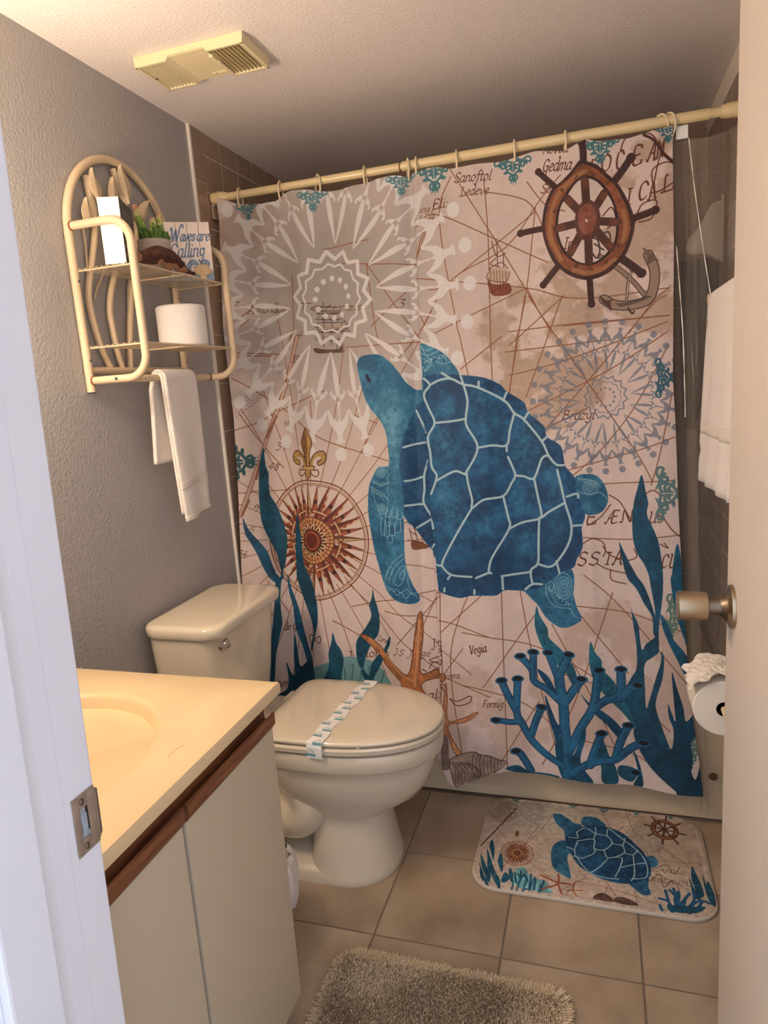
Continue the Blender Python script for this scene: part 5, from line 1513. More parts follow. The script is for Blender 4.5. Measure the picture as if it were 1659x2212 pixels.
j1.location.x -= .0217; j1.rotation_euler.y = math.radians(1.64)   # left jamb shifted and tilted out of plumb to fit the camera view
for o_ in [spo]+list(spo.children):
    for v_ in o_.data.vertices: v_.co.y = (v_.co.y+1.4485)*.74-1.4525   # narrow plate
# door leaf standing open
dr = struct('door_1', G().box(1.345, 1.38, -1.415, -.786, .012, 2.035, .0015), 'door_paint', 'cream flush door standing open along the right side')
kn = obj('door_knob', G().lathe([(.0205, -.079), (.0222, -.0775), (.0226, -.068), (.0218, -.046), (.0205, -.0365), (.016, -.0355), (.0125, -.034), (.0125, -.026), (.0145, -.018), (.021, -.011), (.0285, -.0075), (.0325, -.006), (.0335, -.003), (.0335, 0)], (1.345, -.838, .9315), 'x', 36), 'satin_nickel', dr, smooth=True, label='satin nickel knob')
obj('knob_neck', G().lathe([(.0132, -.0345), (.0138, -.03), (.0138, -.022), (.0165, -.0165), (.0225, -.0105), (.0225, -.005)], (1.345, -.838, .9315), 'x', 30), 'aged_nickel', kn, smooth=True)
obj('latch_bolt', G().box(1.358, 1.367, -.786, -.776, .922, .942, .001), 'zinc', dr)
# ------------------------------------------------------------ vanity light (above the frame, lights the room)
vl = thing('vanity_light', 'wall light bar with four round warm bulbs above the vanity', 'light', (0, -1.17, 1.56))
obj('backplate', G().box(.0005, .035, -1.40, -.94, 1.56, 1.64, .006), 'chrome', vl, smooth=True)
for k in range(4):
    y = -1.35+k*.12
    obj('bulb', G().lathe([(.001, .118), (.02, .114), (.036, .10), (.041, .08), (.036, .06), (.02, .046), (.014, .036)], (0, y, 1.60), 'x', 16), 'wax_bulb', vl, smooth='all')
# ------------------------------------------------------------ bathtub
tb = thing('bathtub', 'cream bathtub behind the patterned shower curtain', 'bathtub', (W/2, .385, 0))
g = G(); ins = rrect(.085, W-.10, .085, YB-.075, .12, 6); outr = []
for (x, y) in ins:
    cx, cy = W/2, .385; dx, dy = x-cx, y-cy; t = min((W/2-.008)/abs(dx) if dx else 9e9, (.374)/abs(dy) if dy else 9e9); outr.append((cx+dx*t, cy+dy*t))
R = []
R.append([(x, y if y > .01 else .022, .003) for x, y in outr]); R.append([(x, max(y, .018), .05) for x, y in outr]); R.append([(x, max(y, .004), .30) for x, y in outr]); R.append([(x, max(y, .004), .345) for x, y in outr])
sh = lambda P, k, z: [(W/2+(x-W/2)*k, .385+(y-.385)*k, z) for x, y in P]
R.append(sh(outr, .985, .358)); R.append([(a*.3+b*.7, c*.3+d*.7, .36) for (a, c), (b, d) in zip(outr, ins)]); R.append([(x, y, .352) for x, y in ins]); R.append(sh(ins, .97, .32)); R.append(sh(ins, .88, .09)); R.append(sh(ins, .80, .065))
g.loft(R); obj('tub_shell', g, 'tub_enamel', tb, smooth=True)
# ------------------------------------------------------------ rod, rings
YR, ZR = .10, 1.9111
rd = thing('shower_rod', 'cream enamelled tension rod holding the shower curtain', 'curtain rod', (W/2, YR, ZR))
obj('rod', G().lathe([(.0115, 0), (.0115, .86)], (.64, YR, ZR), 'x', 20), 'rod_enamel', rd, smooth=True)
obj('rod', G().lathe([(.0125, 0), (.0133, .001), (.0133, .006), (.0128, .008), (.0128, .62)], (.0, YR, ZR), 'x', 20), 'rod_enamel', rd, smooth=True) if False else None
obj('outer_rod', G().lathe([(.0100, -.012), (.0100, -.004), (.0136, -.003), (.0138, 0), (.0138, .80)], (.63, YR, ZR), 'x', 20), 'rod_enamel', rd, smooth=True)
obj('inner_rod', G().lathe([(.0118, 0), (.0118, .59)], (.03, YR, ZR), 'x', 20), 'rod_enamel', rd, smooth=True)
obj('seam', G().lathe([(.0119, 0), (.0119, .003)], (.619, YR, ZR), 'x', 20), 'brown_collar', rd, smooth=True)
obj('end_cup', G().lathe([(.018, .0075), (.019, .010), (.0175, .045), (.0125, .062)], (0, YR, ZR), 'x', 20), 'rod_enamel', rd, smooth=True)
obj('end_cup', G().lathe([(.0145, -.06), (.018, -.045), (.019, -.010), (.018, -.0075)], (W, YR, ZR), 'x', 20), 'rod_enamel', rd, smooth=True)
rx = [.027, .103, .242, .364, .514, .643, .669, .785, .945, 1.079, 1.315, 1.335]
ord_ = ['leftmost', 'second', 'third', 'fourth', 'fifth', 'sixth', 'seventh', 'eighth', 'ninth', 'tenth', 'eleventh', 'last']
where = ['beside the rod end cup on the left wall', 'beside the left edge of the curtain', 'where the curtain top sags on the left', 'turned open above the white medallion', 'before the seam of the rod', 'left one of the pair beside the rod seam', 'right one of the pair beside the rod seam', 'left of the ship drawing', 'above the teal heart scroll', 'left of the top handle of the printed wheel', 'left one of the pair at the curtain end', 'right one of the pair at the curtain end']
yaw_ = [.75, .12, .1, .7, .08, .35, .12, .15, .1, .12, .95, .75]
src = None
for k, x in enumerate(rx):
    c = ZR-.012; P = []
    for t in range(25):
        a = math.radians(-62+t*(360-40)/24); P.append((0, math.cos(a)*.0215, math.sin(a)*.030))
    if src is None:
        src = obj('curtain_ring', G().tube(P, .0029, 8), 'ring_plastic', smooth='all', loc=(0, 0, 0)); o = src
    else:
        o = src.copy(); COL.objects.link(o)
    o.location = (x, YR-.001, c); o.rotation_euler = (0, 0, yaw_[k]); o['wl'] = [x, YR, c]
    tag(o, 'curtain ring %s from the left, %s' % (ord_[k], where[k]), 'curtain ring', 'cream rings along the shower rod')
# ------------------------------------------------------------ shower curtain with its print
def interp(tab, x): return np.interp(x, [a for a, b in tab], [b for a, b in tab])
cv = Canvas(1510, 1890, .8, 'ecd8ce', -40, 0, 3); cv.run(ART)
cur_mat = print_mat('curtain_print', cv.image('curtain_print'), .62, sheen=.15)
nt = cur_mat.node_tree; tl2 = nt.nodes.new('ShaderNodeBsdfTranslucent'); mx = nt.nodes.new('ShaderNodeMixShader'); mx.inputs[0].default_value = .22
im_n = [n for n in nt.nodes if n.type == 'TEX_IMAGE'][0]; nt.links.new(im_n.outputs[0], tl2.inputs[0]); nt.links.new(nt.nodes['Principled BSDF'].outputs[0], mx.inputs[1]); nt.links.new(tl2.outputs[0], mx.inputs[2]); nt.links.new(mx.outputs[0], nt.nodes['Material Output'].inputs[0])
inv = lambda tab: sorted((b, a) for a, b in tab)
TOP = sorted(CTOP); LFT = sorted((b, a+12*min(1, max(0, (b-200)/400))) for a, b in CLEFT); RGT = inv(CRIGHT); FOL = inv(CFOLD)
def ybase(v): return .10-(.03+v*.001-.0)*.0738
def cur_off(u, v):
    k = min(1, v/1700); d = .003
    d += (.005+.011*k)*math.sin(u/41+.6*math.sin(v/500)) * (1 if u < 640 else .5) + .006*k*math.sin(u/97+1.3)
    if u < 640: d += .007*math.sin(u/23+v/800)*(1-k*.5)
    for c0 in (905, 1255): d += .0012*math.exp(-((v-c0)/9)**2)
    for c0 in (835, 1120): d += .0018*math.exp(-((u-c0-v*.01)/10)**2)
    return d
def cpt(u, v, extra=0):
    return (u/1000, ybase(v)-cur_off(u, v)-extra-max(0, v-1500)/1000*.02, 1.93-v/1000)
NV = 150; g = G(); UV = []
def column(side, s, extra=0):
    for j in range(NV+1):
        t = j/NV; vt_g = t*1840
        uf = interp(FOL, vt_g); ul = interp(LFT, vt_g); ur = interp(RGT, vt_g)
        u = (ul+(uf+12-ul)*s) if side == 0 else (uf+(ur-uf)*s)
        vt = interp(TOP, u); vb = interp(CBOT, u) if u > 682 else 1800+10*math.sin(u/60)
        v = vt+(vb-vt)*t; e = 0
        if side == 0: e = -.006*max(0, (s-.8)/.2)
        else: e = .020*math.exp(-(u-uf)/90)*(.35+.65*t)+(.018*math.exp(-((u-uf-30)/60)**2)*max(0, t-.7)/.3)
        e += .016*max(0, 1-v/90)
        g.v.append(cpt(u, v, e)); UV.append((u, v))
cols = [(0, i/110) for i in range(111)]+[(1, i/140) for i in range(141)]
for c_ in cols: column(*c_)
nc = len(cols)
g.f = [(i*(NV+1)+j, (i+1)*(NV+1)+j, (i+1)*(NV+1)+j+1, i*(NV+1)+j+1) for i in range(nc-1) for j in range(NV)]
cu_o = obj('shower_curtain', g, cur_mat, smooth='all', loc=(.7, .05, .07), fix=False)
UV = np.array(UV); set_uv(cu_o, lambda V: np.stack([(UV[:, 0]+40)/1510, 1-UV[:, 1]/1890], 1))
tag(cu_o, 'fabric shower curtain printed with a blue sea turtle on an old map', 'shower curtain')
# clear liner
def lin_pt(a, b):
    x = .72+a*.785; v = b*1.84; y = .112-(.03+v)*.083-.0015
    y = .10-(.03+v)*.0738+.020+.002*math.sin(x*60+b*2)-.012*min(1, max(0, (x-1.34)/.06))
    if x > 1.36: y += .0012*math.sin(x*120+3*b)
    if x > 1.36:
        q = (x-1.36)/.14; y += .012*math.sin(q*9+b*3)*(.6+.4*b)-.018*q*(b > .8)*(b-.8)*5
        for x0, sl, am in ((1.375, .055, .010), (1.40, .012, .006), (1.47, -.02, .005)):
            y -= am*math.exp(-((x-x0-sl*b)/.004)**2)
    if b > .78: y = min(y, -.008-.008*(b-.78)/.22)
    sag = .03*math.sin(max(0, (x-1.34))/.17*math.pi)*(1-b)**8
    return (x, y+.006*(x < 1.35), 1.888-sag-v*(1-.012*(x > 1.4)*(x-1.4)/.1))
g = G().grid(lin_pt, 160, 60); ln = obj('shower_liner', g, 'clear_vinyl', smooth='all', loc=(1.1, .03, .05), fix=False)
tag(ln, 'clear vinyl shower liner hanging past the right edge of the patterned curtain', 'shower liner')
obj('hem_tape', G().box(1.352, 1.380, .094, .0955, 1.862, 1.8935, .0003), 'white_box', ln, label='folded white top hem')
for P in ([(1.3815, 1.862), (1.388, 1.80), (1.400, 1.70), (1.420, 1.56), (1.434, 1.468)], [(1.3525, 1.60), (1.360, 1.50), (1.368, 1.38), (1.372, 1.26), (1.374, 1.16)]):
    Q = smooth_path([(x, (.10-(1.93-z)*.0738)-.004, z) for x, z in P], 5); obj('crease_glint', G().tube(Q, [.0017*(.35+.65*abs(math.sin(i*.9))) for i in range(len(Q))], 8), 'vinyl_glint', ln, smooth=True)  # thin white tubes added as the bright reflections along the liner creases
obj('hem_magnet', G().lathe([(.001, -.002), (.011, -.002), (.012, .0), (.011, .002), (.001, .002)], (1.446, -.040, .168), 'y', 16), 'aged_nickel', ln, smooth=True, label='dark round hem magnet')
# ------------------------------------------------------------ things hanging at the right wall
hg = thing('clothes_hanger', 'wide cream plastic hanger seen through the clear liner', 'hanger', (1.46, .35, 1.60))
prof = [(1.405, 1.632), (1.41, 1.615), (1.43, 1.608), (1.452, 1.611), (1.472, 1.602), (1.49, 1.588), (1.507, 1.580), (1.5075, 1.74), (1.49, 1.752), (1.472, 1.745), (1.458, 1.722), (1.444, 1.695), (1.428, 1.675), (1.412, 1.658)]
obj('hanger_shoulder', G().prism(prof, .337, .363, 'y', .006), 'hanger_plastic', hg, smooth=True)
obj('hanger_hook', G().tube([(1.500, .35, 1.735), (1.502, .35, 1.752), (1.503, .35, 1.768)], .004, 8), 'hanger_plastic', hg, smooth=True)
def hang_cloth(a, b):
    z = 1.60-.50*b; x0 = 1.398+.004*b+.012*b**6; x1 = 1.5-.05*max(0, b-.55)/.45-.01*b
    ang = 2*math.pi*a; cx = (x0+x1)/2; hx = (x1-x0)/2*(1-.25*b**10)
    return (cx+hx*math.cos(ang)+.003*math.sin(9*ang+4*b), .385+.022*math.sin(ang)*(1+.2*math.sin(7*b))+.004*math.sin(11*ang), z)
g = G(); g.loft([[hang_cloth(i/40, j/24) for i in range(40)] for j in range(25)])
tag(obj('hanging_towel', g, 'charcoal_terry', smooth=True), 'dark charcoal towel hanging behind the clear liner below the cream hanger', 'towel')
br = thing('towel_bar', 'cream towel bar on the right wall carrying the long white towel', 'towel bar', (W, -.33, 1.44))
obj('bar', G().lathe([(.0075, 0), (.0075, .50)], (1.422, -.59, 1.438), 'y', 14), 'ring_plastic', br, smooth=True)
for y in (-.088, -.585):
    obj('bracket', G().tube([(W-.001, y, 1.445), (1.47, y, 1.445), (1.435, y, 1.442), (1.408, y, 1.440)], [.022, .014, .014, .019], 14), 'ring_plastic', br, smooth=True)
def wt(a, b, front):
    y = -.130-.36*a; k = .5+.5*math.cos(math.pi*min(1, a*1.0))
    if b < .12: t = b/.12; ang = math.pi/2*(1-t); x = 1.422-front*.018*math.cos(ang); z = 1.441+.016*math.sin(ang)
    else:
        t = (b-.12)/.88; x = 1.422-front*(.018+.010*t+.004*math.sin(a*17+2*t)*t); z = 1.441-t*(.425 if front > 0 else .40)+.012*a*t
    if abs(b-.86) < .02: x += front*.003
    y += .014*math.sin(b*2.6)*(1 if a < .5 else -1)*(b > .12); y += -.02*(1-b)*(a < .05)
    return (x, y, z)
g = G(); rows = [1-i/26 for i in range(26)]; ring = []
rings = [[wt(a/24, b, 1) for a in range(25)] for b in [1-i/26 for i in range(27)]]+[[wt(a/24, b, -1) for a in range(25)] for b in [i/26 for i in range(1, 27)]]
V = [p for r in rings for p in r]; g.add(V, [(j*25+i, j*25+i+1, (j+1)*25+i+1, (j+1)*25+i) for j in range(len(rings)-1) for i in range(24)])
wt_o = obj('white_towel', g, 'terry', smooth='all'); md = wt_o.modifiers.new('thick', 'SOLIDIFY'); md.thickness = .010; md.offset = 0
g = G(); V = [wt(a/24, b, 1) for b in (.70, .72, .74, .76) for a in range(25)]; g.add([(x-.0052+.0104*0-.0002, y, z) for x, y, z in V], [(j*25+i, j*25+i+1, (j+1)*25+i+1, (j+1)*25+i) for j in range(3) for i in range(24)])
wb_o = obj('woven_band', g, 'terry_band', wt_o, smooth='all'); wb_o.modifiers.new('thick', 'SOLIDIFY').thickness = .001
tag(wt_o, 'long white bath towel over the cream bar beside the door edge', 'towel')
th = thing('paper_holder', 'small wall holder behind the open door carrying a toilet roll', 'holder', (W, -.30, .52))
obj('holder_bar', G().lathe([(.008, 0), (.008, .17)], (1.418, -.385, .524), 'y', 12), 'ring_plastic', th, smooth=True)
for y in (-.378, -.212): obj('holder_arm', G().tube([(W-.001, y, .524), (1.46, y, .524), (1.418, y, .524)], [.022, .011, .013], 12), 'ring_plastic', th, smooth=True)
tr = thing('toilet_roll', 'large toilet roll with a crumpled loose sheet on the right wall holder', 'toilet paper', (1.418, -.30, .524))
obj('paper_roll', G().lathe([(.017, 0), (.0635, 0), (.0665, .003), (.0665, .107), (.0635, .11), (.017, .11), (.017, 0)], (1.418, -.352, .524), 'y', 48), 'tissue', tr, smooth=True)
obj('core', G().lathe([(.0172, -.0005), (.0172, .111), (.0155, .111), (.0155, -.0005), (.0172, -.0005)], (1.418, -.352, .524), 'y', 24), 'cardboard', tr, smooth=True, label='brown cardboard core')
def crump(a, b):
    ang = math.radians(38+112*a); r = .069+.012*abs(math.sin(a*9+b*5))*math.sin(math.pi*a)+.010*abs(math.sin(b*11+a*13))*(.3+.7*a)+.012*a*abs(math.cos(b*6))
    return (1.418+math.cos(ang)*r, -.362+.128*b+.006*math.sin(a*14), .524+math.sin(ang)*r)
o = obj('loose_sheet', G().grid(crump, 16, 14), 'tissue', tr); o.modifiers.new('thick', 'SOLIDIFY').thickness = .0012
# ------------------------------------------------------------ exhaust fan
fx0, fx1, fy0, fy1, fz = .116, .405, -.396, -.256, 2.077
fn = thing('exhaust_fan', 'cream plastic exhaust fan cover with louvred grilles on the ceiling', 'exhaust fan', ((fx0+fx1)/2, (fy0+fy1)/2, fz))
xa, xb, xc, xd = fx0+.086, fx0+.094, fx0+.186, fx0+.194
sec = lambda y: [(fx0, y, H-.0005), (fx0+.003, y, fz), (xa, y, fz), (xb, y, fz+.010), (xc, y, fz+.010), (xd, y, fz), (fx1-.003, y, fz), (fx1, y, H-.0005)]
g = G(); a, b = sec(fy0), sec(fy0+.006); g.loft([a, b]); g.loft([sec(fy1-.006), sec(fy1)])
g.box(fx0+.0045, fx0+.010, fy0+.003, fy1-.003, fz+.0004, H-.001).box(fx1-.012, fx1-.0045, fy0+.003, fy1-.003, fz+.0004, H-.001)
for x_, d_ in ((fx0, .0048), (fx1, -.0048)): g.loft([[(x_, y, H-.0005), (x_+d_*.6, y, fz), (x_+d_*1.6, y, fz), (x_+d_, y, H-.0005)] for y in (fy0+.001, fy1-.001)])
obj('fan_frame', g, 'fan_plastic', fn)
obj('center_panel', G().prism([(xa-.002, fz-.0008), (xb, fz+.0088), (xc, fz+.0088), (xd+.002, fz-.0008), (xd+.002, fz+.004), (xc, fz+.0135), (xb, fz+.0135), (xa-.002, fz+.004)], fy0+.004, fy1+.002, 'y'), 'fan_plastic', fn)
obj('fan_inside', G().box(fx0+.005, fx1-.005, fy0+.005, fy1-.005, H-.006, H-.0008), 'fan_dark', fn)
for side, x0, x1 in ((0, fx0+.009, xa), (1, xd+.002, fx1-.011)):
    n = 8
    for k in range(n):
        x = x0+(k+.5)*(x1-x0)/n; w = (x1-x0)/n*.62; dx = .0052*(1 if side == 0 else -.35)
        obj('louvre', G().loft([[(x-dx-.0008, y, fz+.001), (x-dx+.0008, y, fz+.001), (x+dx+.0008, y, fz+.013), (x+dx-.0008, y, fz+.013)] for y in (fy0+.005, fy1-.004)]), 'fan_plastic', fn)
    obj('toothed_edge', G().add(*(lambda L: ([p for q in L for p in q], [(3*i, 3*i+1, 3*i+2) for i in range(len(L))]))([[(x0+k*(x1-x0)/n, fy1-.006, fz), (x0+(k+1)*(x1-x0)/n, fy1-.006, fz), (x0+(k+.5)*(x1-x0)/n, fy1-.010, fz+.010)] for k in range(n)])), 'fan_plastic', fn)
obj('grille_catch', G().box(xd-.006, xd+.004, fy0+.022, fy0+.055, fz-.004, fz+.004, .001).box(xd-.001, xd+.006, fy0+.05, fy0+.065, fz-.005, fz+.002, .001), 'fan_plastic', fn)
obj('mould_mark', G().box(xb+.045, xc-.008, fy1-.022, fy1-.021, fz+.0078, fz+.009).box(xb+.045, xb+.055, fy1-.018, fy1-.010, fz+.0078, fz+.009).box(xb+.06, xc-.008, fy1-.016, fy1-.0145, fz+.0078, fz+.009), 'fan_plastic', fn)
obj('screw', G().lathe([(.001, -.002), (.003, -.0015), (.0035, 0)], (fx0+.014, (fy0+fy1)/2, fz+.001), 'z', 10), 'aged_nickel', fn)
# ------------------------------------------------------------ wall rack
YL, YRr, XO = -.577, -.177, .175
rk = thing('wall_rack', 'cream metal wall rack with leaf scrollwork, two shelves and a towel bar', 'shelf rack', (.0, -.377, 1.33))
arch = [(.0125, YL, 1.332), (.0125, YL, 1.68)]+[(.0125, -.377-.2*math.cos(a), 1.692+.2*math.sin(a)) for a in np.linspace(0, math.pi, 25)]+[(.0125, YRr, 1.68), (.0125, YRr, 1.332)]
obj('arched_frame', G().tube(arch, .0098, 14), 'cream_metal', rk, smooth=True)
obj('back_rail', G().tube([(.0125, YL, 1.383), (.0125, YRr, 1.383)], .0085, 12), 'cream_metal', rk, smooth=True)
for y in (YL, YRr):
    P = fillet([(.018, y, 1.703), (XO, y, 1.703), (XO, y, 1.358), (.018, y, 1.358)], .052, 7)
    ar = obj('side_arm', G().tube(P, .0093, 14), 'cream_metal', rk, smooth=True)
    ar['wl'] = rk['wl']
    for z in (1.703, 1.358): obj('collar', G().lathe([(.0106, 0), (.0106, .004)], (.022, y, z), 'x', 14), 'brown_collar', ar, smooth=True, label='brown end collar')
    for z in (1.583, 1.405): obj('screw', G().lathe([(.0032, 0), (.003, .0016), (.001, .0024)], (.0215, y, z), 'x', 10), 'gunmetal', rk, smooth=True)
    obj('end_plug', G().lathe([(.0086, -.0018), (.0094, -.001), (.0094, 0)], (.0125, y, 1.332), 'z', 12), 'black_rubber', rk)
tbr = obj('towel_rail', G().tube([(.094, YL+.004, 1.3585), (.094, YRr-.004, 1.3585)], .0088, 14), 'cream_metal', rk, smooth=True)
obj('rail_ring', G().lathe([(.0099, 0), (.0099, .004)], (.094, YRr-.012, 1.3585), 'y', 14), 'black_rubber', tbr, smooth=True)
obj('screw', G().lathe([(.0035, -.0015), (.0035, 0), (.0035, .011)], (.094, YL-.0095, 1.3585), 'y', 10), 'gunmetal', tbr, smooth=True)
for zs in (1.606, 1.433):
    w0 = None
    sh_ = obj('shelf', G().tube([(XO-.002, YL+.009, zs), (XO-.002, YRr-.009, zs)], .0024, 8), 'cream_metal', rk, smooth=True); sh_['wl'] = rk['wl']
    for y in (YL+.006, -.377, YRr-.006): obj('cross_rod', G().tube([(.02, y, zs), (XO-.004, y, zs)], .0022, 8), 'cream_metal', sh_, smooth=True)
    for k in range(10):
        x = .026+k*.0153
        if w0 is None: w0 = obj('wire', G().tube([(x, YL+.002, zs+.0035), (x, YRr-.002, zs+.0035)], .0014, 6), 'cream_metal', sh_, smooth=True); X0 = x
        else: dup(w0, sh_, (x-X0, 0, 0))
for P, r in STEMS:
    S_ = smooth_path([(.0105 if r > 5 else .0065, a/1000, b/1000) for a, b in P], 5); obj('stem', G().tube(S_, r/1000*.92, 10), 'cream_metal', rk, smooth=True)
for L in LEAVES:
    P = smooth_path([(0, a/1000, b/1000) for a, b in L], 3, True); n = len(P); c_ = np.mean(np.array(P), 0)
    tip, base = np.array(P[0]), np.array(P[(n*5)//10])
    g = G(); V = []
    ax = (base-tip)/np.linalg.norm(base-tip)
    for lvl, k in ((0, 1), (1, .66), (2, .33), (3, .06)):
        for p in P:
            p = np.array(p); m_ = tip+ax*np.dot(p-tip, ax); q = m_+(p-m_)*k; t = np.dot(p-tip, ax)/np.linalg.norm(base-tip)
            V.append((.021+.0045*(1-k)+.0012*math.sin(t*44)*k, q[1], q[2]))
    f = [(l*n+i, l*n+(i+1) % n, (l+1)*n+(i+1) % n, (l+1)*n+i) for l in range(3) for i in range(n)]+[tuple(range(3*n, 4*n))]
    g.add(V, f); g.add([(.0185, p[1], p[2]) for p in P], [tuple(range(n))[::-1]]); nb = 4*n
    g.f += [(i, nb+i, nb+(i+1) % n, (i+1) % n) for i in range(n)]
    obj('leaf', g, 'cream_metal', rk, smooth=True)
# ------------------------------------------------------------ things on the rack
ZS = 1.6115
bx = thing('box_sign', 'box sign with blank white end and dark lettered face on the top shelf', 'sign', (.12, -.50, ZS))
D = Vector((-.40, .9165, 0)); Nn = Vector((.9165, .40, 0)); B0 = Vector((.141, -.556, ZS)); Lb, Hb, Tb = .115, .142, .046
def quadbox(o, d, n, l, t, z0, z1):
    c = [o, o+d*l, o+d*l-n*t, o-n*t]; g = G(); g.loft([[(p.x, p.y, z0) for p in c], [(p.x, p.y, z1) for p in c]]); return g
obj('box', quadbox(B0, D, Nn, Lb, Tb, ZS, ZS+Hb), 'white_box', bx)
c2 = Canvas(140, 142, .35, '55504c', 0, 0, 21)
for i in range(9): c2.stroke('6e6862', 2, [0, 8+i*16, 60, 6+i*16, 140, 10+i*16])
for i in range(4): c2.stroke('b9b2a8', 2.6, [v for k in range(14) for v in (14+i*30+10*math.cos(k*.5)+k*.3, 112+12*math.sin(k*.5))])
for i in range(8): c2.stroke('a8a198', 1.8, [12+i*15, 74, 18+i*15, 52, 22+i*15, 74])
for i in range(6): c2.stroke('a8a198', 1.6, [20+i*18, 38, 26+i*18, 20, 30+i*18, 36])
fm = print_mat('sign_face', c2.image('sign_face'), .6)
g = G(); o_ = B0+Nn*.0006; g.add([(o_.x, o_.y, ZS), (o_.x+D.x*Lb, o_.y+D.y*Lb, ZS), (o_.x+D.x*Lb, o_.y+D.y*Lb, ZS+Hb), (o_.x, o_.y, ZS+Hb)], [(0, 1, 2, 3)])
fo = obj('sign_face', g, fm, bx, label='dark grey face with pale lettering', fix=False); set_uv(fo, lambda V: np.array([(0, 0), (1, 0), (1, 1), (0, 1)]))
# plank sign
pl = thing('plank_sign', 'square white plank sign with blue script, waves and a scallop shell', 'sign', (.107, -.262, ZS))
TLp, TRp = Vector((.049, -.304, ZS)), Vector((.168, -.222, ZS)); dv = (TRp-TLp).normalized(); nv = Vector((dv.y, -dv.x, 0)); Lp = (TRp-TLp).length; Hp = .149
c3 = Canvas(150, 150, .22, 'f0e2d6', 0, 0, 31)
SB = '5b7596'
c3.poly('8ea4ba', [[0, 150, 0, 134, 20, 128, 40, 136, 60, 130, 80, 138, 100, 128, 125, 136, 150, 128, 150, 150]], 1)
for cx in (22, 62, 96, 128):
    c3.oy = 14; c3.stroke('8ea4ba', 12, [cx-16, 138, cx-10, 122, cx, 115, cx+8, 120]); c3.stroke('3f5877', 1.5, [cx-22, 140, cx-14, 122, cx, 111, cx+11, 118, cx+8, 128, cx-1, 128, cx, 120, cx+5, 121])
    c3.stroke('3f5877', 1.2, [cx-14, 140, cx-8, 126, cx-2, 120]); c3.stroke('3f5877', 1.2, [cx+6, 136, cx+14, 142, cx+22, 138]); c3.oy = 0
for wt_, cl in ((4.6, '3d5472'), (3.0, '7390b2')):
    c3.text('The', 2, 47, 38, 47, 26, cl, .1, wt_); c3.text('W', 40, 50, 70, 49, 33, cl, .1, wt_*1.15); c3.text('aves', 68, 48, 108, 47, 25, cl, .1, wt_); c3.text('are', 112, 47, 147, 47, 25, cl, .1, wt_); c3.text('Calling', 36, 90, 130, 88, 34, cl, .1, wt_)
pm = print_mat('plank_print', c3.image('plank_print'), .6)
npk = 5
for k in range(npk):
    a = TLp+dv*(k*Lp/npk+.0005); g = G(); l = Lp/npk-.001
    for z in ((ZS, ZS+Hp),):
        c = [a, a+dv*l, a+dv*l-nv*.010, a-nv*.010]; g.loft([[(p.x, p.y, z[0]) for p in c], [(p.x, p.y, z[1]) for p in c]])
    po = obj('plank', g, pm, pl)
    tl = np.array(TLp-Vector(pl['wl'])); set_uv(po, lambda V: np.stack([((V[:, :2]-tl[:2])@np.array(dv[:2]))/Lp, V[:, 2]/Hp], 1))
bk = TLp-nv*.0105; obj('backing', quadbox(bk+dv*.002, dv, nv, Lp-.004, .004, ZS, ZS+Hp-.003), 'dark_gap', pl)
sc_ = TLp+dv*(Lp*.80)+nv*.001; zb = ZS+.004
def fan(a, b):
    th = math.radians(18+144*a); r = b*.036*(1+.035*math.cos(a*math.pi*22)); q = sc_+dv*(math.cos(th)*r*.74); hgt = (.005*math.sin(math.pi*min(1, b*.55+.2))+.0020*math.cos(a*math.pi*22)*b)
    q = q+nv*max(.0004, hgt*(1 if .02 < a < .98 else .2)*(1 if b < .98 else .35)); return (q.x, q.y, zb+.004+math.sin(th)*r)
g = G().grid(fan, 66, 8); so = obj('scallop_shell', g, 'shell', pl, smooth='all', label='cream scallop shell'); so.modifiers.new('thick', 'SOLIDIFY').thickness = .0012
q = sc_+nv*.003; obj('shell_foot', G().loft([[(q.x+dv.x*s*.008+nv.x*d, q.y+dv.y*s*.008+nv.y*d, z) for s, d in ((-1, -.003), (1, -.003), (1, .004), (-1, .004))] for z in (ZS+.0005, ZS+.009)]), 'shell', pl)
# succulent
pt = thing('potted_succulent', 'succulent with pale tips in a round ribbed grey pot', 'plant', (.108, -.392, ZS)); pc = (.108, -.392, ZS)
prof = [(.030, 0), (.033, .002)]
for k in range(16): prof += [(.0345+.0046*k/15+.0006*(k % 2), .006+k*.0044)]
prof += [(.0405, .077), (.0405, .0785), (.037, .0785), (.036, .068), (.001, .068)]
obj('pot', G().lathe(prof, pc, 'z', 40), 'pot_stone', pt, smooth=True); obj('soil', G().lathe([(.036, .066), (.036, .0705), (.02, .073), (.001, .074)], pc, 'z', 20), 'soil', pt)
def leafblob(g, p, d, l, w):
    d = Vector(d).normalized(); a = d.orthogonal().normalized(); b = d.cross(a); R = []
    for t, r in ((0, .35), (.3, .9), (.6, 1), (.85, .62), (1, .08)):
        R.append([tuple(Vector(p)+d*l*t+a*math.cos(k*1.0472)*w*r+b*math.sin(k*1.0472)*w*r) for k in range(6)])
    g.loft(R)
rl = random.Random(5)
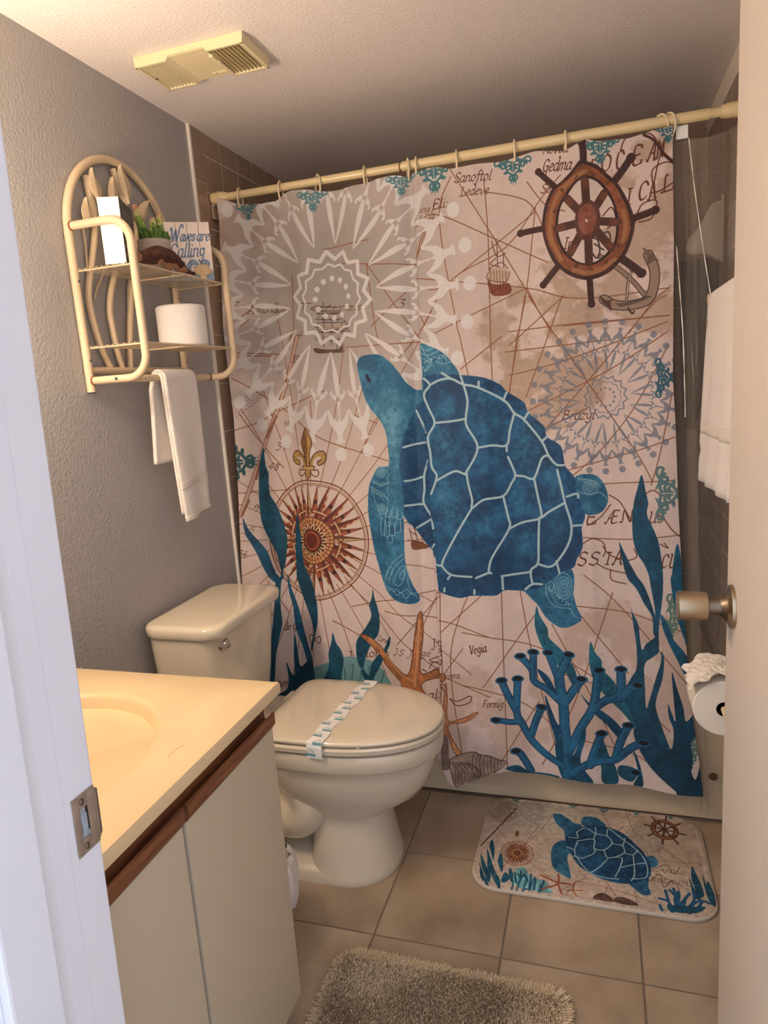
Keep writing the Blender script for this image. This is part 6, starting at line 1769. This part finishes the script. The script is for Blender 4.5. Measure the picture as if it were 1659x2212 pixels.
for (ox_, oy_, hh, lean, n, s_) in ((-.004, -.027, .078, (-.10, -.22), 16, 1.1), (.008, -.010, .050, (.05, .0), 10, 1.1), (.010, .008, .064, (.06, .10), 14, 1.15), (.0, .028, .034, (.05, .35), 9, 1.0), (.022, .012, .022, (.3, .1), 7, .9), (.022, -.016, .024, (.25, -.2), 7, .95), (-.02, .012, .03, (-.2, .1), 7, 1), (.014, .030, .020, (.2, .5), 7, .8)):
    gs = [G() for _ in range(5)]; base = Vector((pc[0]+ox_, pc[1]+oy_, ZS+.072)); dirv = Vector((lean[0], lean[1], 1)).normalized()
    for k in range(n):
        t = k/(n-1); p = base+dirv*hh*t
        for m in range(5):
            a = k*1.1+m*1.2566+rl.random()*.2; out = Vector((math.cos(a), math.sin(a), .35+1.1*t**2)); lv = min(4, max(0, int(t*3.9+rl.random()*1.2-.3)))
            leafblob(gs[lv if hh > .03 else min(lv, 1)], p, out+dirv*.3, (.0150-.0055*t)*s_, .0050*s_*(1-.25*t))
    so = None
    st_ = obj('stem', G().tube([base-dirv*.006, base+dirv*hh], .002, 6), 'succulent_0', pt)
    for i, g in enumerate(gs):
        if g.v:
            o = obj('leaves', g, 'succulent_%d' % i, st_, smooth='all'); o['kind'] = 'stuff'
# driftwood
R = []
for k in range(26):
    t = k/25; y = -.528+.236*t; r = .004+.0165*math.sin(math.pi*min(1, .12+t*.95))**.8*(1-.55*t*t); cz = ZS+.006+r*.9+.012*math.sin(math.pi*t)**2*(t < .8)
    R.append([(.155+.004*math.sin(t*5)+math.cos(a)*r*.8*(1+.12*math.sin(a*5+t*9)), y, max(ZS+.0005, cz+math.sin(a)*r*(1+.14*math.sin(a*7+t*6)))) for a in np.linspace(0, 2*math.pi, 18, endpoint=False)])
dw = obj('driftwood', G().loft(R), 'driftwood', smooth=True); tag(dw, 'rough brown piece of driftwood lying in front of the succulent pot', 'driftwood')
R = []
for k in range(18):
    t = k/17; y = -.47+.12*t; r = .0075*(1-.4*abs(t-.4))*(1+.3*math.sin(t*23)); R.append([(.166+math.cos(a)*r*.7, y, max(ZS+.0004, ZS+.012-.006*t+.003*math.sin(t*15)+math.sin(a)*r)) for a in np.linspace(0, 2*math.pi, 9, endpoint=False)])
obj('bark_ridge', G().loft(R), 'driftwood_bark', dw, smooth=True, label='paler knobbly bark ridge')
obj('twig_stub', G().tube([(.150, -.352, ZS+.022), (.149, -.350, ZS+.036), (.150, -.348, ZS+.043)], [.006, .0032, .0022], 8), 'driftwood_bark', dw, smooth=True)
# spare roll
r2 = thing('toilet_roll', 'spare white toilet roll standing on the lower rack shelf', 'toilet paper', (.1, -.30, 1.4385)); ZL = 1.4385
obj('paper_roll', G().lathe([(.02, 0), (.060, 0), (.0635, .003), (.0635, .100), (.060, .104), (.02, .104), (.02, 0)], (.1, -.30, ZL), 'z', 48), 'paper', r2, smooth=True)
obj('core', G().lathe([(.0202, .001), (.0202, .1045), (.0185, .1045), (.0185, .001), (.0202, .001)], (.1, -.30, ZL), 'z', 24), 'cardboard', r2, smooth=True)
# hand towel over the rail
def ht(s, layer):
    """s: 0 front hem .. 1 back hem; returns (x, z, width factor)"""
    r = .0112+layer; Lf, Lb2 = .345, .215
    tot = Lf+math.pi*r+Lb2; d = s*tot
    if d < Lf: k = (Lf-d)/Lf; return .094+r+.006*k, 1.3585-(Lf-d), k
    if d < Lf+math.pi*r: a = (d-Lf)/r; return .094+r*math.cos(a), 1.3585+r*math.sin(a), 0
    k = (d-Lf-math.pi*r)/Lb2; return .094-r+.002*k, 1.3585-(d-Lf-math.pi*r), -k
def towel_layer(layer, y0, y1, s0, drop, ph):
    g = G(); nu, ns = 22, 70; V = []
    for j in range(ns+1):
        s = j/ns; x, z, k = ht(s, layer)
        for i in range(nu+1):
            a = i/nu; y = y0+(y1-y0)*a; xx = x
            if k > 0:
                xx += (.010*math.sin(a*5.5+ph)*k+.008*k*k*math.cos(a*2.6+ph)); y += -.012*k*(1-a)+.004*k; zz = z-drop*(1-k*0)*k
            elif k < 0: xx -= .003*math.sin(a*5+ph)*-k; y += -.022*(-k)**1.3-.012*min(1, -k*8); zz = z
            else: zz = z
            V.append((xx, y, zz+(.010*(a-.5)*k if k > 0 else 0)))
    g.add(V, [(j*(nu+1)+i, j*(nu+1)+i+1, (j+1)*(nu+1)+i+1, (j+1)*(nu+1)+i) for j in range(ns) for i in range(nu)]); return g
htw = thing('hand_towel', 'folded white hand towel hung over the rail of the wall rack', 'towel', (.094, -.355, 1.0))
for nm, g in (('outer_fold', towel_layer(.0075, -.428, -.286, 0, .020, .4)), ('inner_fold', towel_layer(.0010, -.432, -.292, 0, .0, 1.2))):
    o = obj(nm, g, 'terry', htw, smooth='all', fix=False); m_ = o.modifiers.new('thick', 'SOLIDIFY'); m_.thickness = .006; m_.offset = 0
def band(layer, s0, s1, y0, y1, drop, ph, out=.0038):
    g = G(); V = []; nu = 22
    for s in np.linspace(s0, s1, 7):
        x, z, k = ht(s, layer)
        for i in range(nu+1):
            a = i/nu; y = y0+(y1-y0)*a
            if k > 0: xx = x+.010*math.sin(a*5.5+ph)*k+.008*k*k*math.cos(a*2.6+ph)+out; y += -.012*k*(1-a)+.004*k; zz = z-drop*k+.010*(a-.5)*k
            else: xx = x-.003*math.sin(a*5+ph)*-k-out+.0*k; y += -.022*(-k)**1.3-.012*min(1, -k*8); zz = z
            V.append((xx, y, zz))
    g.add(V, [(j*(nu+1)+i, j*(nu+1)+i+1, (j+1)*(nu+1)+i+1, (j+1)*(nu+1)+i) for j in range(6) for i in range(nu)]); return g
for s0, s1 in ((.125, .155), (.0, .018)):
    o = obj('woven_band', band(.0075, s0, s1, -.4285, -.2855, .020, .4), 'terry_band', htw, smooth='all', fix=False); m_ = o.modifiers.new('thick', 'SOLIDIFY'); m_.thickness = .001
# ------------------------------------------------------------ toilet
YC = -.333
tl_ = thing('toilet', 'beige toilet with closed lid beside the vanity', 'toilet', (.4, YC, 0))
def egg(z, xb, xf, hw, yc=YC, n=44, eb=3.0, ef=2.25, split=.40):
    xm = xb+(xf-xb)*split; P = []
    for k in range(n):
        a = 2*math.pi*k/n; c, s = math.cos(a), math.sin(a)
        e = ef if c > 0 else eb; L = (xf-xm) if c > 0 else (xm-xb)
        P.append((xm+L*math.copysign(abs(c)**(2/e), c), yc+hw*math.copysign(abs(s)**(2/e), s), z))
    return P
secs = [(.000, .37, .616, .139), (.010, .37, .618, .141), (.020, .372, .615, .138), (.06, .376, .608, .128), (.10, .380, .601, .119), (.15, .383, .594, .109), (.170, .380, .594, .107), (.185, .370, .612, .111), (.205, .35, .650, .122), (.235, .31, .690, .140), (.27, .28, .716, .154), (.315, .262, .733, .164), (.345, .256, .739, .168), (.350, .25, .745, .173), (.355, .248, .750, .176), (.385, .248, .752, .178), (.397, .25, .749, .175), (.400, .262, .737, .163)]
g = G(); g.loft([egg(*s) for s in secs]); bowl = obj('bowl', g, 'porcelain', tl_, smooth=True)
g = G(); g.loft([[(x, y, z) for x, y in rrect(.09+i, .52-i, YC-.138+i, YC+.138-i, .06, 5)] for z, i in ((0, 0), (.024, .001), (.032, .006), (.040, .022), (.070, .070))]); obj('foot', g, 'porcelain', tl_, smooth=True)
g = G(); g.loft([[(x, y, z) for x, y in rrect(.06, .42, YC-h, YC+h, .03, 5)] for z, h in ((.05, .052), (.12, .05), (.25, .07), (.33, .10))]); obj('web', g, 'porcelain', tl_, smooth=True)
for sg in (-1, 1):
    P = smooth_path([(.30, YC+sg*.075, .33), (.36, YC+sg*.082, .27), (.395, YC+sg*.088, .205), (.36, YC+sg*.085, .155), (.28, YC+sg*.07, .15), (.18, YC+sg*.06, .17), (.10, YC+sg*.05, .19)], 5)
    obj('trapway', G().tube(P, [.045+.010*math.sin(i/len(P)*3.1) for i in range(len(P))], 14), 'porcelain', tl_, smooth=True)
    obj('bolt_cap', G().lathe([(.013, 0), (.012, .008), (.006, .013), (.001, .014)], (.245, YC+sg*.105, .0635), 'z', 14), 'porcelain', tl_, smooth=True)
def plate_loft(zs, sc):
    return [egg(z, .292-d, .757+d, .181+d, eb=7, ef=2.15, split=.36) for z, d in zip(zs, sc)]
g = G(); g.loft(plate_loft((.4025, .406, .418, .423, .4238), (-.008, -.001, .001, -.003, -.012))); seat = obj('seat', g, 'porcelain', tl_, smooth=True)
g = G(); g.loft(plate_loft((.4262, .4285, .434, .4385, .4412, .4422, .4428, .4435), (-.008, -.002, 0, -.002, -.007, -.030, -.034, -.09))); lidp = obj('lid', g, 'porcelain', tl_, smooth=True)
for sg in (-1, 1): obj('bumper', G().lathe([(.006, -.004), (.006, .0)], (.575, YC+sg*.158, .4262), 'z', 10), 'ring_plastic', tl_)
for sg in (-1, 1): obj('hinge', G().lathe([(.002, -.02), (.011, -.02), (.012, 0), (.011, .02), (.002, .02)], (.284, YC+sg*.075, .424), 'y', 14).box(.27, .30, YC+sg*.075-.016, YC+sg*.075+.016, .399, .418, .003), 'porcelain', tl_, smooth=True)
YT = -.355
g = G(); g.loft([[(x, y, z) for x, y in rrect(.05, .30, YC-h, YC+h, .03, 5)] for z, h in ((.32, .10), (.36, .125), (.398, .13), (.401, .125))]); obj('deck', g, 'porcelain', tl_, smooth=True)
g = G(); g.loft([[(x, y, z) for x, y in rrect(.026+i, .225+j, YT-.188+k, YT+.188-k, .045, 6)] for z, i, j, k in ((.402, .01, -.03, .045), (.407, .004, -.022, .036), (.50, .002, -.012, .022), (.66, 0, 0, .006), (.705, 0, .002, .003))]); tank = obj('tank', g, 'porcelain', tl_, smooth=True)
g = G(); g.loft([[(x, y, z) for x, y in rrect(.022+i, .252-i, YT-.196+i, YT+.196-i, .05-i*.3, 8)] for z, i in ((.7055, .010), (.7065, .004), (.712, .001), (.728, 0), (.735, .003), (.739, .010), (.740, .02))]); obj('tank_lid', g, 'porcelain', tl_, smooth=True)
lv = obj('flush_lever', G().lathe([(.001, .012), (.006, .0115), (.0095, .008), (.0145, .004), (.0155, 0)], (.2265, -.474, .672), 'x', 22), 'chrome', tl_, smooth=True, label='chrome lever')
obj('lever_handle', G().tube(smooth_path([(.236, -.474, .672), (.243, -.490, .675), (.248, -.510, .681), (.250, -.528, .687)], 4), [.0062+.0000*i for i in range(13)], 12), 'chrome', lv, smooth=True)
obj('lever_tip', G().lathe([(.001, -.010), (.0058, -.008), (.0066, 0), (.0058, .006), (.001, .008)], (.250, -.529, .687), 'y', 12), 'chrome', lv, smooth=True)
# paper band
c4 = Canvas(45, 400, .3, 'f0ece6', 0, 0, 41)
for k in range(13):
    y = 14+k*31; x = 13 if k % 2 == 0 else 31
    for r in (12, 9.5, 7): c4.stroke('c9bd9e' if r == 12 else '4f8f96', 1.2 if r == 12 else .8, [v for t in range(9) for v in (x+r*math.cos(math.pi*(1+t/8)), y+r*math.sin(math.pi*(1+t/8)))])
    c4.poly('2f7f8c', [[x-13, y+1, x+13, y+1, x+13, y+8, x-13, y+8]], 0, 0)
    for q in range(5): c4.stroke('e9eef0', 1, [x-10+q*4.6, y+6.5, x-8+q*4.6, y+2.6])
    for q in range(5): c4.stroke('4f8f96', .7, [x-6+q*3, y-1, x-5+q*3, y-5])
    c4.stroke('9fb5b5', .5, [40-x, y+12, 44-x+8, y+12])
bm_ = print_mat('band_print', c4.image('band_print'), .7)
A0, A1 = Vector((.470, YC-.1825, .4448)), Vector((.502, YC+.181, .4448)); wv = Vector((.996, -.088, 0)).normalized()
g = G(); UVb = []; nn = 34
path = []
for i in range(nn+1):
    t = i/nn; p = A0.lerp(A1, t); st_ = (int(t*7)+.5)/7; p = p+wv*(.004*math.sin(t*22)); zz = .4442+.0016*((t*7) % 1)-.002*(max(0, abs(t-.5)-.46)/.04); path.append((p.x, p.y, zz))
path = [(path[0][0]-.001, A0.y-.0035, .3995), (path[0][0]-.001, A0.y-.0045, .410), (path[0][0]-.001, A0.y-.0045, .428), (path[0][0], A0.y-.002, .440)]+path+[(path[-1][0], A1.y+.004, .434), (path[-1][0], A1.y+.004, .40)]
acc = 0
for i, p in enumerate(path):
    if i: acc += (Vector(p)-Vector(path[i-1])).length
    hw_ = .0205 if p[2] > .441 else .0215
    hw_ *= (.92+.16*((i*7/nn) % 1)) if 4 <= i < nn else 1
    for s in (-1, 1): g.v.append((p[0]+wv.x*s*hw_, p[1]+wv.y*s*hw_, p[2])); UVb.append((.5+.5*s, acc/.40))
g.f = [(2*i, 2*i+1, 2*i+3, 2*i+2) for i in range(len(path)-1)]
pb = obj('paper_band', g, bm_, loc=(.48, YC, .40), fix=False); UVb = np.array(UVb); set_uv(pb, lambda V: UVb); pb.modifiers.new('thick', 'SOLIDIFY').thickness = .0006
tag(pb, 'printed paper sanitary band wrapped across the closed toilet lid', 'paper band')
# ------------------------------------------------------------ vanity
va = thing('vanity_cabinet', 'cream laminate vanity cabinet with walnut finger pulls', 'cabinet', (.27, -1.14, 0))
for y0, y1 in ((-.874, -.858), (-1.417, -1.401)): obj('side_panel', G().box(.002, .53, y0, y1, .085, .7345), 'laminate', va)
obj('bottom_panel', G().box(.002, .53, -1.4005, -.8745, .085, .101), 'laminate', va)
obj('front_frame', G().box(.512, .5295, -1.4005, -.8745, .1015, .7), 'laminate', va)
obj('toe_kick', G().box(.002, .47, -1.417, -.868, 0, .0848), 'dark_gap', va)
obj('top_rail', G().box(.5302, .538, -1.415, -.862, .66, .7345, .001), 'walnut', va, label='dark walnut rail under the counter')
for y0, y1 in ((-1.151, -.857), (-1.413, -1.160)):
    d_ = obj('door', G().box(.531, .5495, y0, y1, .074, .6715, .0012), 'laminate', va)
    obj('finger_pull', G().prism([(.533, .672), (.5505, .672), (.557, .681), (.557, .702), (.5535, .704), (.544, .690), (.533, .690)], y0, y1, 'y'), 'walnut', d_, label='walnut finger pull')
obj('door_gap', G().box(.5302, .533, -1.161, -1.153, .08, .7), 'dark_gap', va)
# counter with integral basin
ct = thing('countertop', 'cream yellow countertop with a moulded oval sink basin', 'countertop', (.28, -1.13, .735))
x0, x1, y0, y1, zt = .002, .567, -1.4185, -.842, .7605; cx, cy, a_, b_ = .268, -1.172, .205, .226; N = 72
def rectpt(k):
    a = 2*math.pi*k/N; dx, dy = math.cos(a), math.sin(a); t = min(((x1-cx) if dx > 0 else (cx-x0))/abs(dx) if abs(dx) > 1e-6 else 9, ((y1-cy) if dy > 0 else (cy-y0))/abs(dy) if abs(dy) > 1e-6 else 9); return cx+dx*t, cy+dy*t
angs = [rectpt(k) for k in range(N)]
for c in ((x1, y1), (x1, y0), (x0, y0), (x0, y1)):
    i = min(range(N), key=lambda k: (angs[k][0]-c[0])**2+(angs[k][1]-c[1])**2); angs[i] = c
def insd(p, d): return (min(max(p[0], x0+d), x1-d), min(max(p[1], y0+d), y1-d))
R = [[(*insd(p, .004), .7352) for p in angs], [(*p, .738) for p in angs], [(*p, zt-.006) for p in angs], [(*insd(p, .002), zt-.0015) for p in angs], [(*insd(p, .006), zt) for p in angs]]
for k, dz in ((1.04, 0), (1.015, -.0012), (1.0, -.004), (.985, -.010), (.95, -.035), (.88, -.070), (.76, -.098), (.58, -.116), (.35, -.124), (.10, -.127)):
    e = 2.0; R.append([(cx+a_*k*math.cos(2*math.pi*i/N), cy+b_*k*math.sin(2*math.pi*i/N), zt+dz) for i in range(N)])
obj('counter_slab', G().loft(R), 'counter', ct, smooth=True)
obj('drain', G().lathe([(.001, .002), (.012, .002), (.02, .003), (.022, .0)], (cx, cy, zt-.127), 'z', 20), 'chrome', ct, smooth=True)
obj('backsplash', G().box(.001, .02, y0, y1, zt-.001, zt+.075, .004), 'counter', ct, smooth=True)
tag(obj('stray_hair', G().tube(smooth_path([(.515, -1.13, zt+.0006), (.512, -1.105, zt+.0006), (.520, -1.085, zt+.0006)], 4), .00018, 4), 'brown_collar'), 'fine stray hair lying on the cream counter', 'hair')
# waste basket with bag
wbk = thing('waste_basket', 'small waste basket with white liner bag behind the vanity end', 'basket', (.340, -.69, 0))
obj('bin', G().lathe([(.085, 0), (.088, .003), (.105, .205), (.108, .207), (.103, .207), (.084, .006), (.001, .006)], (.340, -.69, .0), 'z', 28), 'basket', wbk, smooth=True)
def bag(a, b):
    th = 2*math.pi*a; r = .1075+.0165*math.sin(math.pi*min(1, b*1.05))**.6+.006*math.sin(th*9+b*4)*b+.004*math.sin(th*17+3*b); return (.340+r*math.cos(th), -.69+r*math.sin(th), .218-.115*b-.012*math.sin(th*5)*b)
g = G(); g.grid(bag, 90, 12); o = obj('liner_bag', g, 'bag', wbk, label='crumpled white plastic bag'); o.modifiers.new('thick', 'SOLIDIFY').thickness = .0005
# ------------------------------------------------------------ mats
cm_ = Canvas(610, 420, .5, 'dcc6b2', -5, -12, 61); cm_.run(MART); cm_.img *= (.80+.22*cm_.n2+.12*(cm_.n3-.5))[..., None]
mm = print_mat('mat_print', cm_.image('mat_print'), .95, bump=.8, bscale=420)
out = rrect(.815, 1.415, -.404, -.006, .07, 9); n = len(out)
bmt = thing('bath_mat', 'printed turtle bath mat lying on the floor against the tub', 'bath mat', (1.115, -.205, 0))
def ring_at(d, z): return [(1.115+(x-1.115)*(1-d/.3), -.205+(y+.205)*(1-d/.2), z) for x, y in out]
obj('mat_base', G().loft([ring_at(.004, .0005), ring_at(0, .002), ring_at(0, .008), ring_at(.003, .0105)]), 'mat_edge', bmt, smooth=True)
g = G(); g.loft([ring_at(.002, .0095), ring_at(.006, .0125), ring_at(.014, .0130), ring_at(.017, .0118), ring_at(.021, .0135), ring_at(.06, .0142), ring_at(.15, .0142)])
po = obj('mat_top', g, mm, bmt, smooth=True, label='velvety printed top'); set_uv(po, lambda V: np.stack([((V[:, 0]+1.115-.815)*1000+5)/610, 1-((-.005-(V[:, 1]-.205))*1000+12)/420], 1))
# shag rug
rx0, rx1, ry0, ry1 = .562, 1.082, -1.34, -.668
rg = thing('shag_rug', 'beige shag rug on the floor tiles in front of the vanity', 'rug', ((rx0+rx1)/2, (ry0+ry1)/2, 0))
P = rrect(rx0, rx1, ry0, ry1, .05, 6); obj('rug_backing', G().prism(P, .0005, .011, 'z', .002), 'rug_back', rg)
NB = 64000; X = rng.uniform(rx0+.002, rx1-.002, NB*2); Y = rng.uniform(ry0+.002, ry1-.002, NB*2)
dx = np.maximum(np.abs(X-(rx0+rx1)/2)-((rx1-rx0)/2-.05), 0); dy = np.maximum(np.abs(Y-(ry0+ry1)/2)-((ry1-ry0)/2-.05), 0); ok = np.hypot(dx, dy) < .049; X, Y = X[ok][:NB], Y[ok][:NB]; NB = len(X)
edge = np.minimum.reduce([X-rx0, rx1-X, ry1-Y, Y-ry0]); ef = np.clip(1-edge/.03, 0, 1)
fxd = np.sin(X*19+Y*7)+.8*np.sin(Y*23-X*11); ang = fxd*1.2+rng.normal(0, .9, NB); ln_ = rng.uniform(.3, 1, NB)*.0085
cxr, cyr = (rx0+rx1)/2, (ry0+ry1)/2; ox = np.cos(ang)*ln_*.6+ef*.010*np.sign(X-cxr)*(np.abs(X-cxr) > (rx1-rx0)/2-.03); oy_ = np.sin(ang)*ln_*.6+ef*.010*np.sign(Y-cyr)*(np.abs(Y-cyr) > (ry1-ry0)/2-.03)
hgt = rng.uniform(.019, .024, NB)*(1-.35*ef)+.002*np.sin(X*31)*np.sin(Y*27); pa = rng.uniform(0, math.pi, NB); wx, wy = np.cos(pa)*.0016, np.sin(pa)*.0016
V = np.stack([np.stack([X-wx, Y-wy, np.full(NB, .010)], 1), np.stack([X+wx, Y+wy, np.full(NB, .010)], 1), np.stack([X+ox*.45+wx, Y+oy_*.45+wy, .01+(hgt-.01)*.65], 1), np.stack([X+ox*.45-wx, Y+oy_*.45-wy, .01+(hgt-.01)*.65], 1), np.stack([X+ox+wx*.5, Y+oy_+wy*.5, hgt], 1), np.stack([X+ox-wx*.5, Y+oy_-wy*.5, hgt-.001], 1)], 1).reshape(-1, 3)
V -= np.array(rg['wl'])
b6 = np.arange(NB)[:, None]*6; F = np.concatenate([b6+np.array([0, 1, 2, 3]), b6+np.array([3, 2, 4, 5])], 1).reshape(-1, 4)
me = bpy.data.meshes.new('pile'); me.from_pydata(V.tolist(), [], F.tolist()); me.materials.append(MATS['rug_pile'])
po = bpy.data.objects.new('pile', me); COL.objects.link(po); po.parent = rg; po['kind'] = 'stuff'
# leftover bookkeeping keys are not needed in the saved scene
for o in scn.objects:
    if 'wl' in o: del o['wl']
